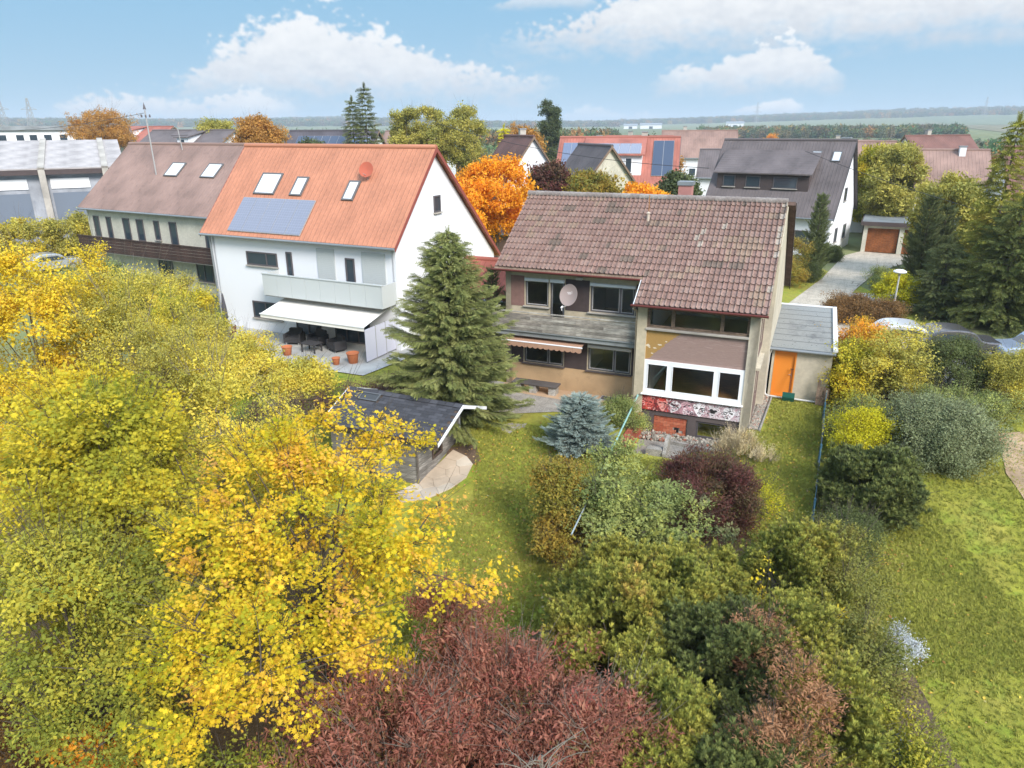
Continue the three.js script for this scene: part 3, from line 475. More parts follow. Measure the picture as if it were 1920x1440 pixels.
// bench of a stone slab on two walled blocks
{ const p = HL(1.0, 0.035, -0.05), b = thing('stone_bench', 'dark stone slab bench on two pale masonry blocks against the house wall', 'bench', [p.x, p.y, p.z], -TH);
  P(b, 'slab', cbx(0.6, 0.07, 2.15, 0.012).rotateY(Math.PI / 2).translate(1.02, 0.42, 0), mat(alb(112, 104, 100), { map: T.dirt }));
  const bm = [[206, 202, 192], [190, 184, 174], [216, 212, 204]].map(c => mat(alb(...c), { map: T.gravel })), r = mulberry(3);
  for (const x of [0.02, 0.75, 1.68]) { const q = P(b, 'block', bx(x, x + 0.34, 0, 0.384, -0.22, 0.2), MT.concrete); for (let j = 0; j < 4; j++) for (let i = 0; i < 2; i++) { const w = i ^ (j & 1) ? 0.2 : 0.125; const m = P(q, 'stone', cbx(w, 0.082, 0.03, 0.006), bm[Math.floor(r() * 3)]); m.position.set(x + (i ? 0.34 - w / 2 - 0.003 : w / 2 + 0.003), 0.048 + j * 0.094, 0.204); } }
}
// pillar at the terrace's edge, cellar grating, mat
{ const p = HL(-0.35, 0.0, -1.3), b = thing('masonry_pillar', 'low weathered block pillar half hidden by the green spruce', 'pillar', [p.x, p.y, p.z], -TH); const r = mulberry(7);
  P(b, 'core', bx(-0.18, 0.18, -0.05, 1.02, -0.45, 0.45), MT.concrete); P(b, 'coping', cbx(0.44, 0.06, 1.0, 0.01).translate(0, 1.05, 0), MT.sill);
  for (let j = 0; j < 7; j++) for (let i = 0; i < 3; i++) { const m = P(b, 'stone', cbx(0.285, 0.13, 0.03, 0.008), MT.concrete); m.rotation.y = Math.PI / 2; m.position.set(0.184, 0.09 + j * 0.142, -0.3 + i * 0.3 + (r() - 0.5) * 0.01); } }
{ const p = HL(5.45, 0.045, 0.32), g = thing('cellar_grating', 'grey steel grating let into the terrace by the house wall', 'grating', [p.x, p.y, p.z], -TH);
  P(g, 'frame', [...frameGeo(-0.5, 0.5, -0.32, 0.2, 0.03, 0, 0.03)].map(q => q.rotateX(-Math.PI / 2)), MT.greyFrame); for (let i = 0; i < 15; i++) { const m = P(g, 'bar', bx(-0.47, 0.47, 0, 0.02, -0.008, 0.008), MT.darkFrame); m.position.z = 0.285 - i * 0.0325; } }
{ const p = HL(6.28, 0.045, 0.25), g = thing('floor_hatch', 'small black hatch on the terrace in the corner by the extension', 'hatch', [p.x, p.y, p.z], -TH); P(g, 'lid', cbx(0.34, 0.03, 0.42, 0.008).translate(0, 0.015, 0), MT.blackMetal); P(g, 'lifting_ring', new THREE.TorusGeometry(0.03, 0.006, 6, 14).rotateX(Math.PI / 2).translate(0, 0.036, 0.1), MT.greyFrame); }
// ------------------------------------------------------------------ garage beside the house
{ const o = HL(11.72, 0, 3.42), g = thing('garage', 'flat-roofed beige garage with orange door beside the house', 'garage', [o.x, 0, o.z], -TH);
  const W = 2.42, D = 8.0, Hh = 2.2; MT.feltLap = mat(alb(148, 150, 148, 0.8), { map: T.asph });
  P(g, 'wall', wallGeo(rectO(0, W, -0.1, Hh), [[0.16, 0.96, 0.1, 2.1]], 0.2).translate(0, 0, -0.2), MT.creamSide);
  P(g, 'wall', [bx(0, 0.2, -0.1, Hh, -D, -0.2), bx(W - 0.2, W, -0.1, Hh, -D, -0.2), bx(0.2, W - 0.2, -0.1, Hh, -D, -D + 0.2)], MT.creamSide);
  const om = mat(alb(240, 146, 52, 0.82), { roughness: 0.5, bumpMap: T.fine, bumpScale: 0.001 });
  const d = P(g, 'door', bx(0.165, 0.955, 0.105, 2.095, -0.12, -0.07), om); P(d, 'handle', [bx(0.86, 0.9, 1.0, 1.16, -0.07, -0.055), bar(V(0.88, 1.08, -0.04), V(0.76, 1.08, -0.04), 0.01)], MT.greyFrame); P(d, 'door_frame', frameGeo(0.11, 1.01, 0.05, 2.15, 0.055, -0.06, 0.012), om);
  // felt roof: sheets with lap joints, stains and specks are the felt's own
  const c = document.createElement('canvas'); c.width = 512; c.height = 1024; const k = c.getContext('2d'), r = mulberry(66); k.fillStyle = '#979894'; k.fillRect(0, 0, 512, 1024);
  for (let i = 0; i < 5000; i++) { k.fillStyle = `rgba(${r() < 0.5 ? '40,44,46' : '235,240,242'},${r() * 0.09})`; const s = 2 + r() * 10; k.fillRect(r() * 512, r() * 1024, s, s * 0.7); }
  for (let i = 0; i < 60; i++) { k.fillStyle = `rgba(70,72,74,${0.05 + r() * 0.07})`; k.beginPath(); k.ellipse(120 + r() * 300, 380 + r() * 420, 10 + r() * 50, 10 + r() * 40, r() * 3, 0, 7); k.fill(); }
  for (let i = 0; i < 150; i++) { k.fillStyle = `rgba(34,36,36,${0.4 + r() * 0.5})`; k.beginPath(); k.ellipse(r() * 512, 40 + Math.pow(r(), 0.8) * 980, 1 + r() * 5, 1 + r() * 4, 0, 0, 7); k.fill(); }
  const t = new THREE.CanvasTexture(c); t.colorSpace = THREE.SRGBColorSpace;
  const top = new THREE.PlaneGeometry(W + 0.2, D + 0.3).rotateX(-Math.PI / 2).translate(W / 2, 0, -D / 2 + 0.02);
  const slope = y => y; const rg = P(g, 'roof', [bx(-0.1, W + 0.1, Hh + 0.004, Hh + 0.14, -D - 0.1, 0.17)], MT.zinc);
  P(rg, 'roofing_felt', top.translate(0, Hh + 0.145, 0), mat(new THREE.Color(0.8, 0.8, 0.8), { map: t, bumpMap: again(T.fine, 0.3), bumpScale: 0.004 }));
  for (let i = 1; i < 8; i++) P(rg, 'felt_lap', bx(-0.08, W + 0.0, Hh + 0.148, Hh + 0.154, -i * 1.0 - 0.04, -i * 1.0 + 0.04), MT.feltLap);
  P(rg, 'edge_trim', [cbx(0.2, 0.08, D + 0.3, 0.015).translate(W + 0.06, Hh + 0.19, -D / 2 + 0.02), cbx(0.14, 0.08, W + 0.2, 0.015).rotateY(Math.PI / 2).translate(W / 2 - 0.1, Hh + 0.19, -D - 0.06)], mat(alb(236, 238, 240, 0.85), { roughness: 0.5 }));
  P(rg, 'gutter', new THREE.CylinderGeometry(0.06, 0.06, W + 0.2, 10).rotateZ(Math.PI / 2).translate(W / 2, Hh + 0.05, 0.22), MT.zinc);
  P(g, 'downpipe', tube([V(-0.02, Hh, 0.2), V(-0.1, 2.0, 0.1), V(-0.12, 1.6, 0.08), V(-0.12, 0.4, 0.1), V(-0.08, 0.14, 0.2), V(0.3, 0.1, 0.26), V(1.2, 0.09, 0.26), V(2.1, 0.08, 0.26)], 0.045, 8, 60), mat(alb(214, 214, 212), { roughness: 0.5 }));
  const s = thing('snow_shovel', 'green snow shovel leaning against the orange garage door', 'shovel', (p => [p.x, 0.02, p.z])(HL(12.6, 0, 2.98)), -TH);
  P(s, 'blade', wallGeo([[0, 0], [0.02, 0], [0.10, 0.2], [0.06, 0.42], [0.04, 0.42], [0.075, 0.2]], [], 0.5).rotateY(Math.PI / 2 * -1).translate(0.25, 0, 0), mat(alb(28, 96, 84), { roughness: 0.45 }));
  P(s, 'shaft', bar(V(0, 0.3, 0), V(0, 1.35, -0.4), 0.016), mat(alb(110, 70, 48))); P(s, 'grip', bar(V(-0.07, 1.35, -0.4), V(0.07, 1.35, -0.4), 0.018), MT.blackMetal);
  const w = thing('wooden_pallet', 'weathered wooden boards leaning at the garage corner', 'boards', (p => [p.x, 0.02, p.z])(HL(13.95, 0, 3.0)), -TH);
  for (let i = 0; i < 4; i++) { const b = P(w, 'board', cbx(0.11, 0.75 + (i === 0 ? 0.35 : r() * 0.1), 0.02, 0.004), MT.oldWood); b.position.set(-0.2 + i * 0.125, 0.4 + (i === 0 ? 0.17 : 0), 0.0); b.rotation.x = -0.16; }
  P(w, 'batten', bx(-0.26, 0.24, 0.3, 0.37, 0.02, 0.045).translate(0, 0, 0.02), MT.oldWood);
}
// ------------------------------------------------------------------ cellar pit: brick cheek wall, concrete, rubble
{ const o = HL(7.0, 0, -0.72), w = thing('low_brick_wall', 'low red brick retaining wall beside the cellar pit', 'wall', [o.x, 0, o.z], -TH), r = mulberry(21);
  P(w, 'core', bx(-0.1, 0.1, -1.0, -0.02, 0.0, 3.9), mat(alb(190, 170, 150), { map: T.gravel }));
  const bm = [[200, 104, 74], [186, 92, 66], [212, 120, 88], [174, 88, 66]].map(c => mat(alb(...c), { map: T.tile })), bg = cbx(0.03, 0.066, 0.235, 0.005), tg = cbx(0.23, 0.06, 0.112, 0.006);
  for (let j = 0; j < 12; j++) for (let i = 0; i < 15; i++) { const m = P(w, 'brick', bg, bm[Math.floor(r() * 4)]); m.position.set(0.104, -0.94 + j * 0.077, 0.14 + i * 0.247 + (j % 2) * 0.12); }
  for (let i = 0; i < 31; i++) { const m = P(w, 'coping_brick', tg, bm[Math.floor(r() * 4)]); m.position.set(0, 0.012 + r() * 0.006, 0.07 + i * 0.123); } }
sheet('cellar_pit_floor', hpoly([[7.12, -0.75], [10.8, -0.75], [10.6, -1.35], [9.4, -1.9], [8.8, -2.9], [7.12, -3.0]]), MT.concrete, 0.02, 0.4);
{ const o = HL(8.05, -0.86, -2.55), b = thing('concrete_block_steps', 'pale concrete block steps in the cellar pit', 'steps', [o.x, o.y, o.z], -TH);
  P(b, 'step', cbx(0.62, 0.3, 0.34, 0.02).translate(0, 0.2, 0.25), MT.concrete); P(b, 'step', cbx(0.62, 0.16, 0.34, 0.02).translate(0, 0.1, -0.14), MT.concrete); P(b, 'wing_wall', wallGeo([[-0.4, -0.1], [0.5, -0.1], [0.5, 0.7], [0.1, 0.7], [-0.4, 0.25]], [], 0.14).rotateY(Math.PI / 2).translate(0.34, 0, 0.1), MT.concrete);
  const o2 = HL(9.3, -0.84, -1.55), s = thing('concrete_kerb', 'rounded concrete edging along the rubble strip below the brick infill', 'kerb', [o2.x, o2.y, o2.z], -TH - 0.12); P(s, 'kerbstone', cbx(0.9, 0.16, 0.14, 0.03).translate(-0.48, 0.06, 0), MT.concrete); P(s, 'kerbstone', cbx(0.9, 0.16, 0.14, 0.03).translate(0.46, 0.06, 0.02), MT.concrete); }
function scatter(name, label, cat, geo, m, n, at, col, parent = scene) { // uncountable small stuff
  const im = new THREE.InstancedMesh(geo, m, n), r = mulberry(n + name.length), mm = new THREE.Matrix4(), q = new THREE.Quaternion();
  for (let i = 0; i < n; i++) { const [x, y, z, s, tilt = 3] = at(r, i); q.setFromEuler(new THREE.Euler((r() - 0.5) * tilt, r() * 6.3, (r() - 0.5) * tilt)); mm.compose(V(x, y, z), q, Array.isArray(s) ? V(...s) : V(s, s, s)); im.setMatrixAt(i, mm); if (col) im.setColorAt(i, col(r, x, z)); }
  im.name = parent === scene ? numbered(name) : name; im.castShadow = im.receiveShadow = true; tag(im, label, cat, null, 'stuff'); parent.add(im); return im;
}
const stoneM = mat(new THREE.Color(1, 1, 1), { map: T.gravel });
const pebble = new THREE.IcosahedronGeometry(0.5, 1); { const p = pebble.attributes.position; for (let i = 0; i < p.count; i++) { const x = p.getX(i), y = p.getY(i), z = p.getZ(i), k = 1 + 0.35 * n3(x * 3, y * 3, z * 3); p.setXYZ(i, x * k, y * k * 0.6, z * k); } pebble.computeVertexNormals(); }
const stoneCol = r => { const v = 150 + r() * 80; return r() < 0.12 ? alb(190, 120, 96) : alb(v, v * 0.95, v * 0.87); };
scatter('rubble_stones', 'rubble and pebbles at the foot of the bricked-up cellar opening', 'rubble', pebble, stoneM, 900, r => { const u = 7.15 + r() * 3.4, v = -0.72 - r() * (0.75 - (u - 7.15) * 0.08), p = HL(u, 0, v); return [p.x, -0.82 + 0.08 * r() + 0.1 * Math.max(0, 0.4 - Math.abs(v + 0.75)), p.z, 0.05 + r() * 0.09]; }, stoneCol);
scatter('pebble_strip', 'pebbles in the drainage strip along the gable wall', 'pebbles', pebble, stoneM, 1500, r => { const v = -0.8 + r() * 4.2, u = 11.36 + r() * 0.3 + v * 0.04, p = HL(u, 0, v); return [p.x, 0.05, p.z, 0.05 + r() * 0.06]; }, stoneCol);
{ const a = HL(11.74, 0.05, -0.9), b = HL(11.92, 0.05, 3.2), k = thing('lawn_edging', 'narrow concrete edging between pebble strip and lawn', 'edging', [a.x, 0, a.z], -TH); for (let i = 0; i < 5; i++) { const m = P(k, 'edging_stone', cbx(0.06, 0.16, 0.8, 0.012), MT.concrete); m.position.set(0.02 + i * 0.036, 0.03, -0.42 - i * 0.815); m.rotation.y = -0.044; } }
// the long pale turquoise pole
{ const a = HL(6.82, 0.78, -0.8), b = V(1.62, 0.75, -17.1), d = b.clone().sub(a), p = thing('turquoise_pole', 'long thin turquoise metal pole slanting from the extension corner into the shrubs', 'pole', [b.x, b.y, b.z]);
  const at = t => d.clone().multiplyScalar(t - 1), tm = mat(alb(168, 214, 204), { roughness: 0.4, metalness: 0.2 });
  P(p, 'tube', bar(at(0), at(0.52), 0.036, 0.036, 10), tm); P(p, 'tube', bar(at(0.52), at(0.76), 0.03, 0.03, 10), mat(alb(206, 212, 220), { roughness: 0.35, metalness: 0.4 })); P(p, 'tube', bar(at(0.76), at(1), 0.026, 0.026, 10), mat(alb(196, 208, 212), { roughness: 0.35, metalness: 0.4 }));
  P(p, 'joint', [bar(at(0.51), at(0.525), 0.045), bar(at(0.755), at(0.77), 0.04)], MT.greyFrame); P(p, 'end_bracket', [bar(at(0.0).add(V(0, 0, 0)), at(0.0).add(V(0.05, 0.02, -0.2)), 0.03), new THREE.SphereGeometry(0.05, 10, 8).translate(at(0).x, at(0).y, at(0).z)], tm);
}
// ------------------------------------------------------------------ boundary fence with blue sheeting
{ const pts = [[13.35, -28.3], [12.7, -26.9], [11.75, -24.7], [10.95, -23.0], [10.25, -21.4], [9.6, -20.0], [9.05, -18.7], [8.5, -17.6]], f = thing('garden_fence', 'low blue and grey garden fence along the lawn strip', 'fence', [pts[0][0], 0, pts[0][1]]), r = mulberry(44), o = V(pts[0][0], 0, pts[0][1]);
  const bm = mat(alb(60, 104, 126), { roughness: 0.6 }), gm = MT.oldWood;
  pts.forEach(([x, z], i) => { const y = G(x, z); P(f, 'post', bx(-0.03, 0.03, -0.1, 0.75, -0.03, 0.03).translate(x - o.x, y, z - o.z), i % 2 ? bm : MT.concrete);
    if (i) { const [x0, z0] = pts[i - 1], y0 = G(x0, z0), a = Math.atan2(x - x0, z - z0), L = Math.hypot(x - x0, z - z0); for (let j = 0; j < 3; j++) { const m = P(f, 'rail', cbx(0.02, j ? 0.09 : 0.2, L - 0.02, 0.004), j === 0 ? MT.concrete : bm); m.position.set((x + x0) / 2 - o.x, (y + y0) / 2 + [0.06, 0.36, 0.62][j], (z + z0) / 2 - o.z); m.rotation.order = 'YXZ'; m.rotation.y = a; m.rotation.x = Math.atan2(y0 - y, L); } } });
}
// ------------------------------------------------------------------ garden shed
{ const RD = 0.417, s = thing('garden_shed', 'grey timber garden shed with dark shingled roof and white bargeboards', 'shed', [-1.8, -0.8, -24.2], -RD), r = mulberry(17);
  // local: x along the ridge (0 at the near gable, negative away), z towards the eave; ridge over z = 0
  const L = 5.0, RH = 2.56, RUN = 1.9, EH = 1.82, sl = Math.atan2(RH - EH, RUN), Ls = Math.hypot(RUN, RH - EH), X1 = -1.05, X0 = -4.8, ZW = 1.62;
  const wm = [[176, 170, 162], [190, 184, 176], [160, 154, 146], [150, 140, 130]].map(c => mat(alb(...c), { map: T.wood, bumpMap: T.wood, bumpScale: 0.004 })), dm = mat(alb(112, 92, 78), { map: T.wood });
  const core = P(s, 'wall', [bx(X0, X1 - 0.03, -0.3, 1.9, ZW - 0.08, ZW - 0.03), bx(X0, X1 - 0.03, -0.3, 1.9, -ZW, -ZW + 0.05), bx(X0, X0 + 0.05, -0.3, 1.9, -ZW + 0.05, ZW - 0.08), wallGeo([[-ZW + 0.04, -0.3], [ZW - 0.04, -0.3], [ZW - 0.04, 1.88], [0, 2.46], [-ZW + 0.04, 1.88]], [[-0.55, 0.1, 0.55, 1.5]], 0.05).rotateY(Math.PI / 2).translate(X1 - 0.06, 0, 0)], dm);
  for (let j = 0; j < 11; j++) { // cladding boards: long side, and the gable in two lengths beside the window
    const y = 0.0 + j * 0.172; const b = P(core, 'board', cbx(X1 - X0, 0.165, 0.024, 0.005), wm[Math.floor(r() * 3)]); b.position.set((X0 + X1) / 2, y, ZW - 0.012);
    const hw = Math.min(ZW, (2.46 - y) / 0.36); for (const [z0, z1] of y > 0.5 && y < 1.55 ? [[0.6, hw], [-hw, -0.15]] : [[-hw, hw]]) { const g = P(core, 'board', cbx(0.024, 0.165, z1 - z0, 0.005), wm[Math.floor(r() * 3)]); g.position.set(X1, y, (z0 + z1) / 2); }
  }
  P(s, 'corner_post', bx(X1 - 0.04, X1 + 0.03, -0.3, 1.85, ZW - 0.04, ZW + 0.03), wm[3]); P(s, 'corner_post', bx(X1 - 0.03, X1 + 0.04, -0.3, 1.85, -ZW - 0.02, -ZW + 0.05), MT.white);
  const w = P(s, 'window', frameGeo(-0.6, 0.15, 0.5, 1.52, 0.07, 0, 0.05).map(g => g.rotateY(Math.PI / 2).translate(X1, 0, 0)), dm); P(w, 'pane', bx(X1 - 0.03, X1 - 0.02, 0.56, 1.46, -0.08, 0.53), MT.glass);
  // roof planes and shingles
  const up = side => V(0, Math.sin(sl), -side * Math.cos(sl)), outv = side => V(0, Math.cos(sl), side * Math.sin(sl));
  const rf = P(s, 'roof', [1, -1].map(sd => wallGeo(sd > 0 ? [[0, RH], [-RUN, EH], [-RUN, EH - 0.05], [0, RH - 0.05]] : [[0, RH], [0, RH - 0.05], [RUN, EH - 0.05], [RUN, EH]], [], L).rotateY(Math.PI / 2).translate(-L, 0, 0)), dm);
  const sm = [[84, 84, 90], [78, 78, 84], [92, 92, 98], [72, 72, 77]].map(c => mat(alb(...c, 0.75), { map: T.asph, bumpMap: T.fine, bumpScale: 0.002 })), sg = cbx(0.326, 0.16, 0.008, 0.003), hg = cbx(0.16, 0.16, 0.008, 0.003);
  const rows = 14, rh = Ls / rows; let count = 0;
  for (let j = 0; j < rows; j++) { let x = -L + 0.0; const off = (j % 2) * 0.167; for (let i = 0; x < -0.02; i++) { const half = i === 0 && off > 0; const wdt = half ? 0.167 : 0.333; if (x + wdt > 0.02) break; const c = V(x + wdt / 2, EH, RUN).addScaledVector(up(1), rh * (j + 0.55)).addScaledVector(outv(1), 0.016 + r() * 0.002); x += wdt;
      if (j > 9 && j < 13 && c.x > -4.3 && c.x < -3.4) continue; const m = P(rf, 'shingle', half ? hg : sg, sm[Math.floor(r() * 4)]); m.position.copy(c); m.rotation.x = -(Math.PI / 2 - sl) - 0.045; count++; } }
  P(rf, 'rear_felt', wallGeo([[0, RH + 0.012], [0, RH + 0.004], [RUN, EH + 0.004], [RUN, EH + 0.012]], [], L).rotateY(Math.PI / 2).translate(-L, 0, 0), sm[2]);
  for (let i = 0; i < 15; i++) { const m = P(rf, 'ridge_shingle', hg, sm[Math.floor(r() * 4)]); m.scale.set(1.9, 1.3, 1); m.position.set(-0.18 - i * 0.33, RH + 0.018, 0.07); m.rotation.x = -(Math.PI / 2 - sl * 0.9); }
  { const k = P(rf, 'skylight', frameGeo(-0.42, 0.42, -0.21, 0.21, 0.05, 0, 0.05), mat(alb(96, 98, 100), { roughness: 0.5 })); const c = V(-3.85, EH, RUN).addScaledVector(up(1), rh * 11.7).addScaledVector(outv(1), 0.012); k.position.copy(c); k.rotation.x = -(Math.PI / 2 - sl); P(k, 'pane', bx(-0.37, 0.37, -0.16, 0.16, 0.02, 0.03), mat(alb(58, 60, 62), { roughness: 0.35 })); }
  for (const sd of [1, -1]) for (const x of [0.0, -L - 0.03]) P(s, 'bargeboard', wallGeo(sd > 0 ? [[0, RH + 0.04], [-RUN - 0.02, EH + 0.03], [-RUN - 0.02, EH - 0.1], [0, RH - 0.1]] : [[0, RH + 0.04], [0, RH - 0.1], [RUN + 0.02, EH - 0.1], [RUN + 0.02, EH + 0.03]], [], 0.03).rotateY(Math.PI / 2).translate(x, 0, 0), MT.white);
  P(s, 'rafter', [-1.2, 0, 1.2].map(z => bx(X1, -0.03, RH - 0.16 - Math.abs(z) * 0.39, RH - 0.07 - Math.abs(z) * 0.39, z - 0.03, z + 0.03)), dm);
  // open lean-to at the front-left, dark inside
  P(s, 'lean_to_post', bx(-3.0, -2.93, -0.3, 1.78, RUN - 0.2, RUN - 0.13), dm);
  P(s, 'eave_board', bx(-L, 0, EH - 0.13, EH - 0.01, RUN - 0.03, RUN), dm);
}
// crazy paving in front of the shed: every flag its own stone
{ const poly = [[-2.3, -25.2], [-1.75, -24.7], [-1.5, -24.2], [-1.7, -23.4], [-2.2, -22.8], [-3.0, -22.2], [-3.9, -22.0], [-4.2, -22.6], [-3.4, -23.3]], r = mulberry(29);
  const sites = [[-2.2, -24.8], [-1.8, -24.35], [-2.45, -24.3], [-1.75, -23.85], [-2.2, -23.8], [-2.75, -23.75], [-2.0, -23.3], [-2.6, -23.2], [-3.15, -23.1], [-2.4, -22.8], [-3.0, -22.6], [-3.5, -22.9], [-3.5, -22.4], [-4.0, -22.4]];
  const base = sheet('flagstone_paving', poly, mat(alb(150, 128, 104), { map: T.gravel }), 0.012, 0.4);
  const clip = (p, nx, nz, c) => { const o = []; for (let i = 0; i < p.length; i++) { const a = p[i], b = p[(i + 1) % p.length], da = a[0] * nx + a[1] * nz - c, db = b[0] * nx + b[1] * nz - c; if (da <= 0) o.push(a); if ((da < 0) !== (db < 0)) { const t = da / (da - db); o.push([a[0] + (b[0] - a[0]) * t, a[1] + (b[1] - a[1]) * t]); } } return o; };
  const fm = [[232, 216, 194], [226, 204, 178], [238, 228, 212], [218, 202, 182], [228, 218, 206]].map(c => mat(alb(...c), { map: T.dirt, bumpMap: T.fine, bumpScale: 0.004 }));
  sites.forEach((s, i) => { let p = poly.map(a => [...a]); sites.forEach((t, j) => { if (j === i || !p.length) return; const dx = t[0] - s[0], dz = t[1] - s[1], l = Math.hypot(dx, dz); p = clip(p, dx / l, dz / l, ((t[0] + s[0]) / 2 * dx + (t[1] + s[1]) / 2 * dz) / l - 0.010); }); if (p.length < 3) return;
    const g = uvm(new THREE.ExtrudeGeometry(new THREE.Shape(p.map(a => new THREE.Vector2(a[0], -a[1]))), { depth: 0.04, bevelEnabled: true, bevelSize: 0.008, bevelThickness: 0.008, bevelSegments: 1 }).rotateX(-Math.PI / 2)); const q = P(base, 'flagstone', g, fm[Math.floor(r() * 5)]); q.position.y = G(s[0], s[1]) + 0.012; const gx = (G(s[0] + 0.3, s[1]) - G(s[0] - 0.3, s[1])) / 0.6, gz = (G(s[0], s[1] + 0.3) - G(s[0], s[1] - 0.3)) / 0.6; g.translate(-s[0], 0, -s[1]); q.position.x = s[0]; q.position.z = s[1]; q.rotation.set(-Math.atan(gz), 0, Math.atan(gx)); });
}
// ------------------------------------------------------------------ neighbouring and distant houses
const COURSE = again(T.rows, 0.3, 1);
function courses(len, run, rise, n, m2) { // stepped courses of one roof slope, eave at z = 0 rising to -z
  const Ls = Math.hypot(run, rise), a = Math.atan2(rise, run), gs = [], c = Ls / n;
  for (let i = 0; i < n; i++) gs.push(new THREE.BoxGeometry(len, 0.03, c + 0.02).rotateX(a + 0.05).translate(len / 2, (i + 0.5) * c * Math.sin(a) + 0.02, -(i + 0.5) * c * Math.cos(a)));
  const g = mergeGeometries(gs.map(x => uvm(x))); return g;
}
function tileMat(c, k = 0.78) { return mat(alb(...c, k), { map: T.dirt, bumpMap: COURSE, bumpScale: 0.03, roughness: 0.85 }); }
function simpleWindow(par, x0, x1, y0, y1, z, fm, splits = [], face = 'front', ang = 0) {
  const turn = g => face === 'right' ? g.rotateY(Math.PI / 2) : face === 'left' ? g.rotateY(-Math.PI / 2) : g;
  const f = P(par, 'window', [...frameGeo(x0, x1, y0, y1, 0.08, -0.02, 0.05), ...splits.map(s => bx(s - 0.04, s + 0.04, y0 + 0.08, y1 - 0.08, -0.02, 0.046))].map(turn), fm);
  P(f, 'pane', turn(bx(x0 + 0.07, x1 - 0.07, y0 + 0.07, y1 - 0.07, -0.01, 0.012)), MT.farGlass); P(f, 'sill', turn(bx(x0 - 0.05, x1 + 0.05, y0 - 0.06, y0, 0, 0.14)), MT.sill);
  if (face === 'front') f.position.z = z; else f.position.x = z; return f;
}
function gabled(o) { // x along the eave, front at +z; o.v: rear run, o.hb: rear eave height
  const { L, he, hr, run } = o, rr = o.rear || run, hb = o.hb ?? he, y0 = o.base ?? -0.4, ov = 0.45, h = thing(o.name || 'house', o.label, 'house', [o.x, o.y || 0, o.z], -o.a, o.group);
  const wm = o.wall || MT.whiteWall, rm = o.roofM, sl = (hr - he) / run, slb = (hr - hb) / rr, D = run + rr - 2 * ov;
  // walls: eave line z = 0, front wall at z = -ov
  P(h, 'wall', bx(ov, L - ov, y0, he + sl * ov - 0.15, -ov - 0.25, -ov), wm); P(h, 'wall', bx(ov, L - ov, y0, hb + slb * ov - 0.15, -run - rr + ov, -run - rr + ov + 0.25), wm);
  for (const x of [0.3, L - 0.55]) P(h, 'gable_wall', wallGeo([[ov, y0], [run + rr - ov, y0], [run + rr - ov, hb + slb * ov - 0.15], [run, hr - 0.12], [ov, he + sl * ov - 0.15]], [], 0.25).rotateY(Math.PI / 2).translate(x, 0, 0), o.gableM || wm);
  const n = Math.max(6, Math.round(Math.hypot(run, hr - he) / 0.36));
  const rf = P(h, 'roof', courses(L, run, hr - he, n).translate(0, he, 0), rm); P(rf, 'rear_slope', courses(L, rr, hr - hb, 8).rotateY(Math.PI).translate(L, hb, -run - rr), rm);
  P(rf, 'ridge', new THREE.CylinderGeometry(0.14, 0.14, L, 8).rotateZ(Math.PI / 2).translate(L / 2, hr + 0.02, -run), o.ridgeM || rm);
  const vm = o.vergeM || MT.oldWood; for (const x of [-0.03, L]) P(rf, 'verge_board', wallGeo([[0, he + 0.04], [run, hr + 0.05], [run + rr, hb + 0.04], [run + rr, hb - 0.2], [run, hr - 0.22], [0, he - 0.2]], [], 0.04).rotateY(Math.PI / 2).translate(x, 0, 0), vm);
  P(rf, 'gutter', new THREE.CylinderGeometry(0.07, 0.07, L, 8).rotateZ(Math.PI / 2).translate(L / 2, he - 0.06, 0.06), o.gutM || MT.zinc);
  const A = Math.atan2(hr - he, run);
  for (const [u, v, w, l] of o.sky || []) { const k = P(rf, 'skylight', frameGeo(-w / 2, w / 2, -l / 2, l / 2, 0.09, 0, 0.09), mat(alb(110, 108, 108))); k.position.set(u, he + sl * v + 0.06, -v); k.rotation.x = -(Math.PI / 2 - A); P(k, 'pane', bx(-w / 2 + 0.08, w / 2 - 0.08, -l / 2 + 0.08, l / 2 - 0.08, 0.03, 0.07), mat(alb(236, 240, 244), { roughness: 0.15, metalness: 0.1 })); }
  for (const [u0, u1, v0, v1, m] of o.solar || []) { const q = P(rf, 'solar_array', bx(u0, u1, 0, (v1 - v0) / Math.cos(A), 0, 0.06), MT.greyFrame); q.position.set(0, he + sl * v0 + 0.07, -v0); q.rotation.x = -(Math.PI / 2 - A); const nn = Math.max(1, Math.round((u1 - u0) / 1.05)); for (let i = 0; i < nn; i++) P(q, 'panel', bx(u0 + (u1 - u0) / nn * i + 0.02, u0 + (u1 - u0) / nn * (i + 1) - 0.02, 0.03, (v1 - v0) / Math.cos(A) - 0.03, 0.06, 0.075), m || MT.panelM); }
  for (const [u, v, w, hh] of o.chim || []) { const y = hr - Math.abs(v - run) * (v < run ? sl : slb); const c = P(h, 'chimney', bx(u - w / 2, u + w / 2, y - 0.6, y + hh, -v - w / 2, -v + w / 2), o.chimM || MT.sill); P(c, 'chimney_cap', bx(u - w / 2 - 0.06, u + w / 2 + 0.06, y + hh, y + hh + 0.1, -v - w / 2 - 0.06, -v + w / 2 + 0.06), MT.zinc); }
  for (const [a, b, c, d, sp] of o.front || []) simpleWindow(h, a, b, c, d, -ov, o.frameM || MT.white, sp || []);
  for (const [a, b, c, d] of o.right || []) simpleWindow(h, a, b, c, d, L - 0.3, o.frameM || MT.white, [], 'right');
  for (const [a, b, c, d] of o.left || []) simpleWindow(h, -b, -a, c, d, 0.3, o.frameM || MT.white, [], 'left');
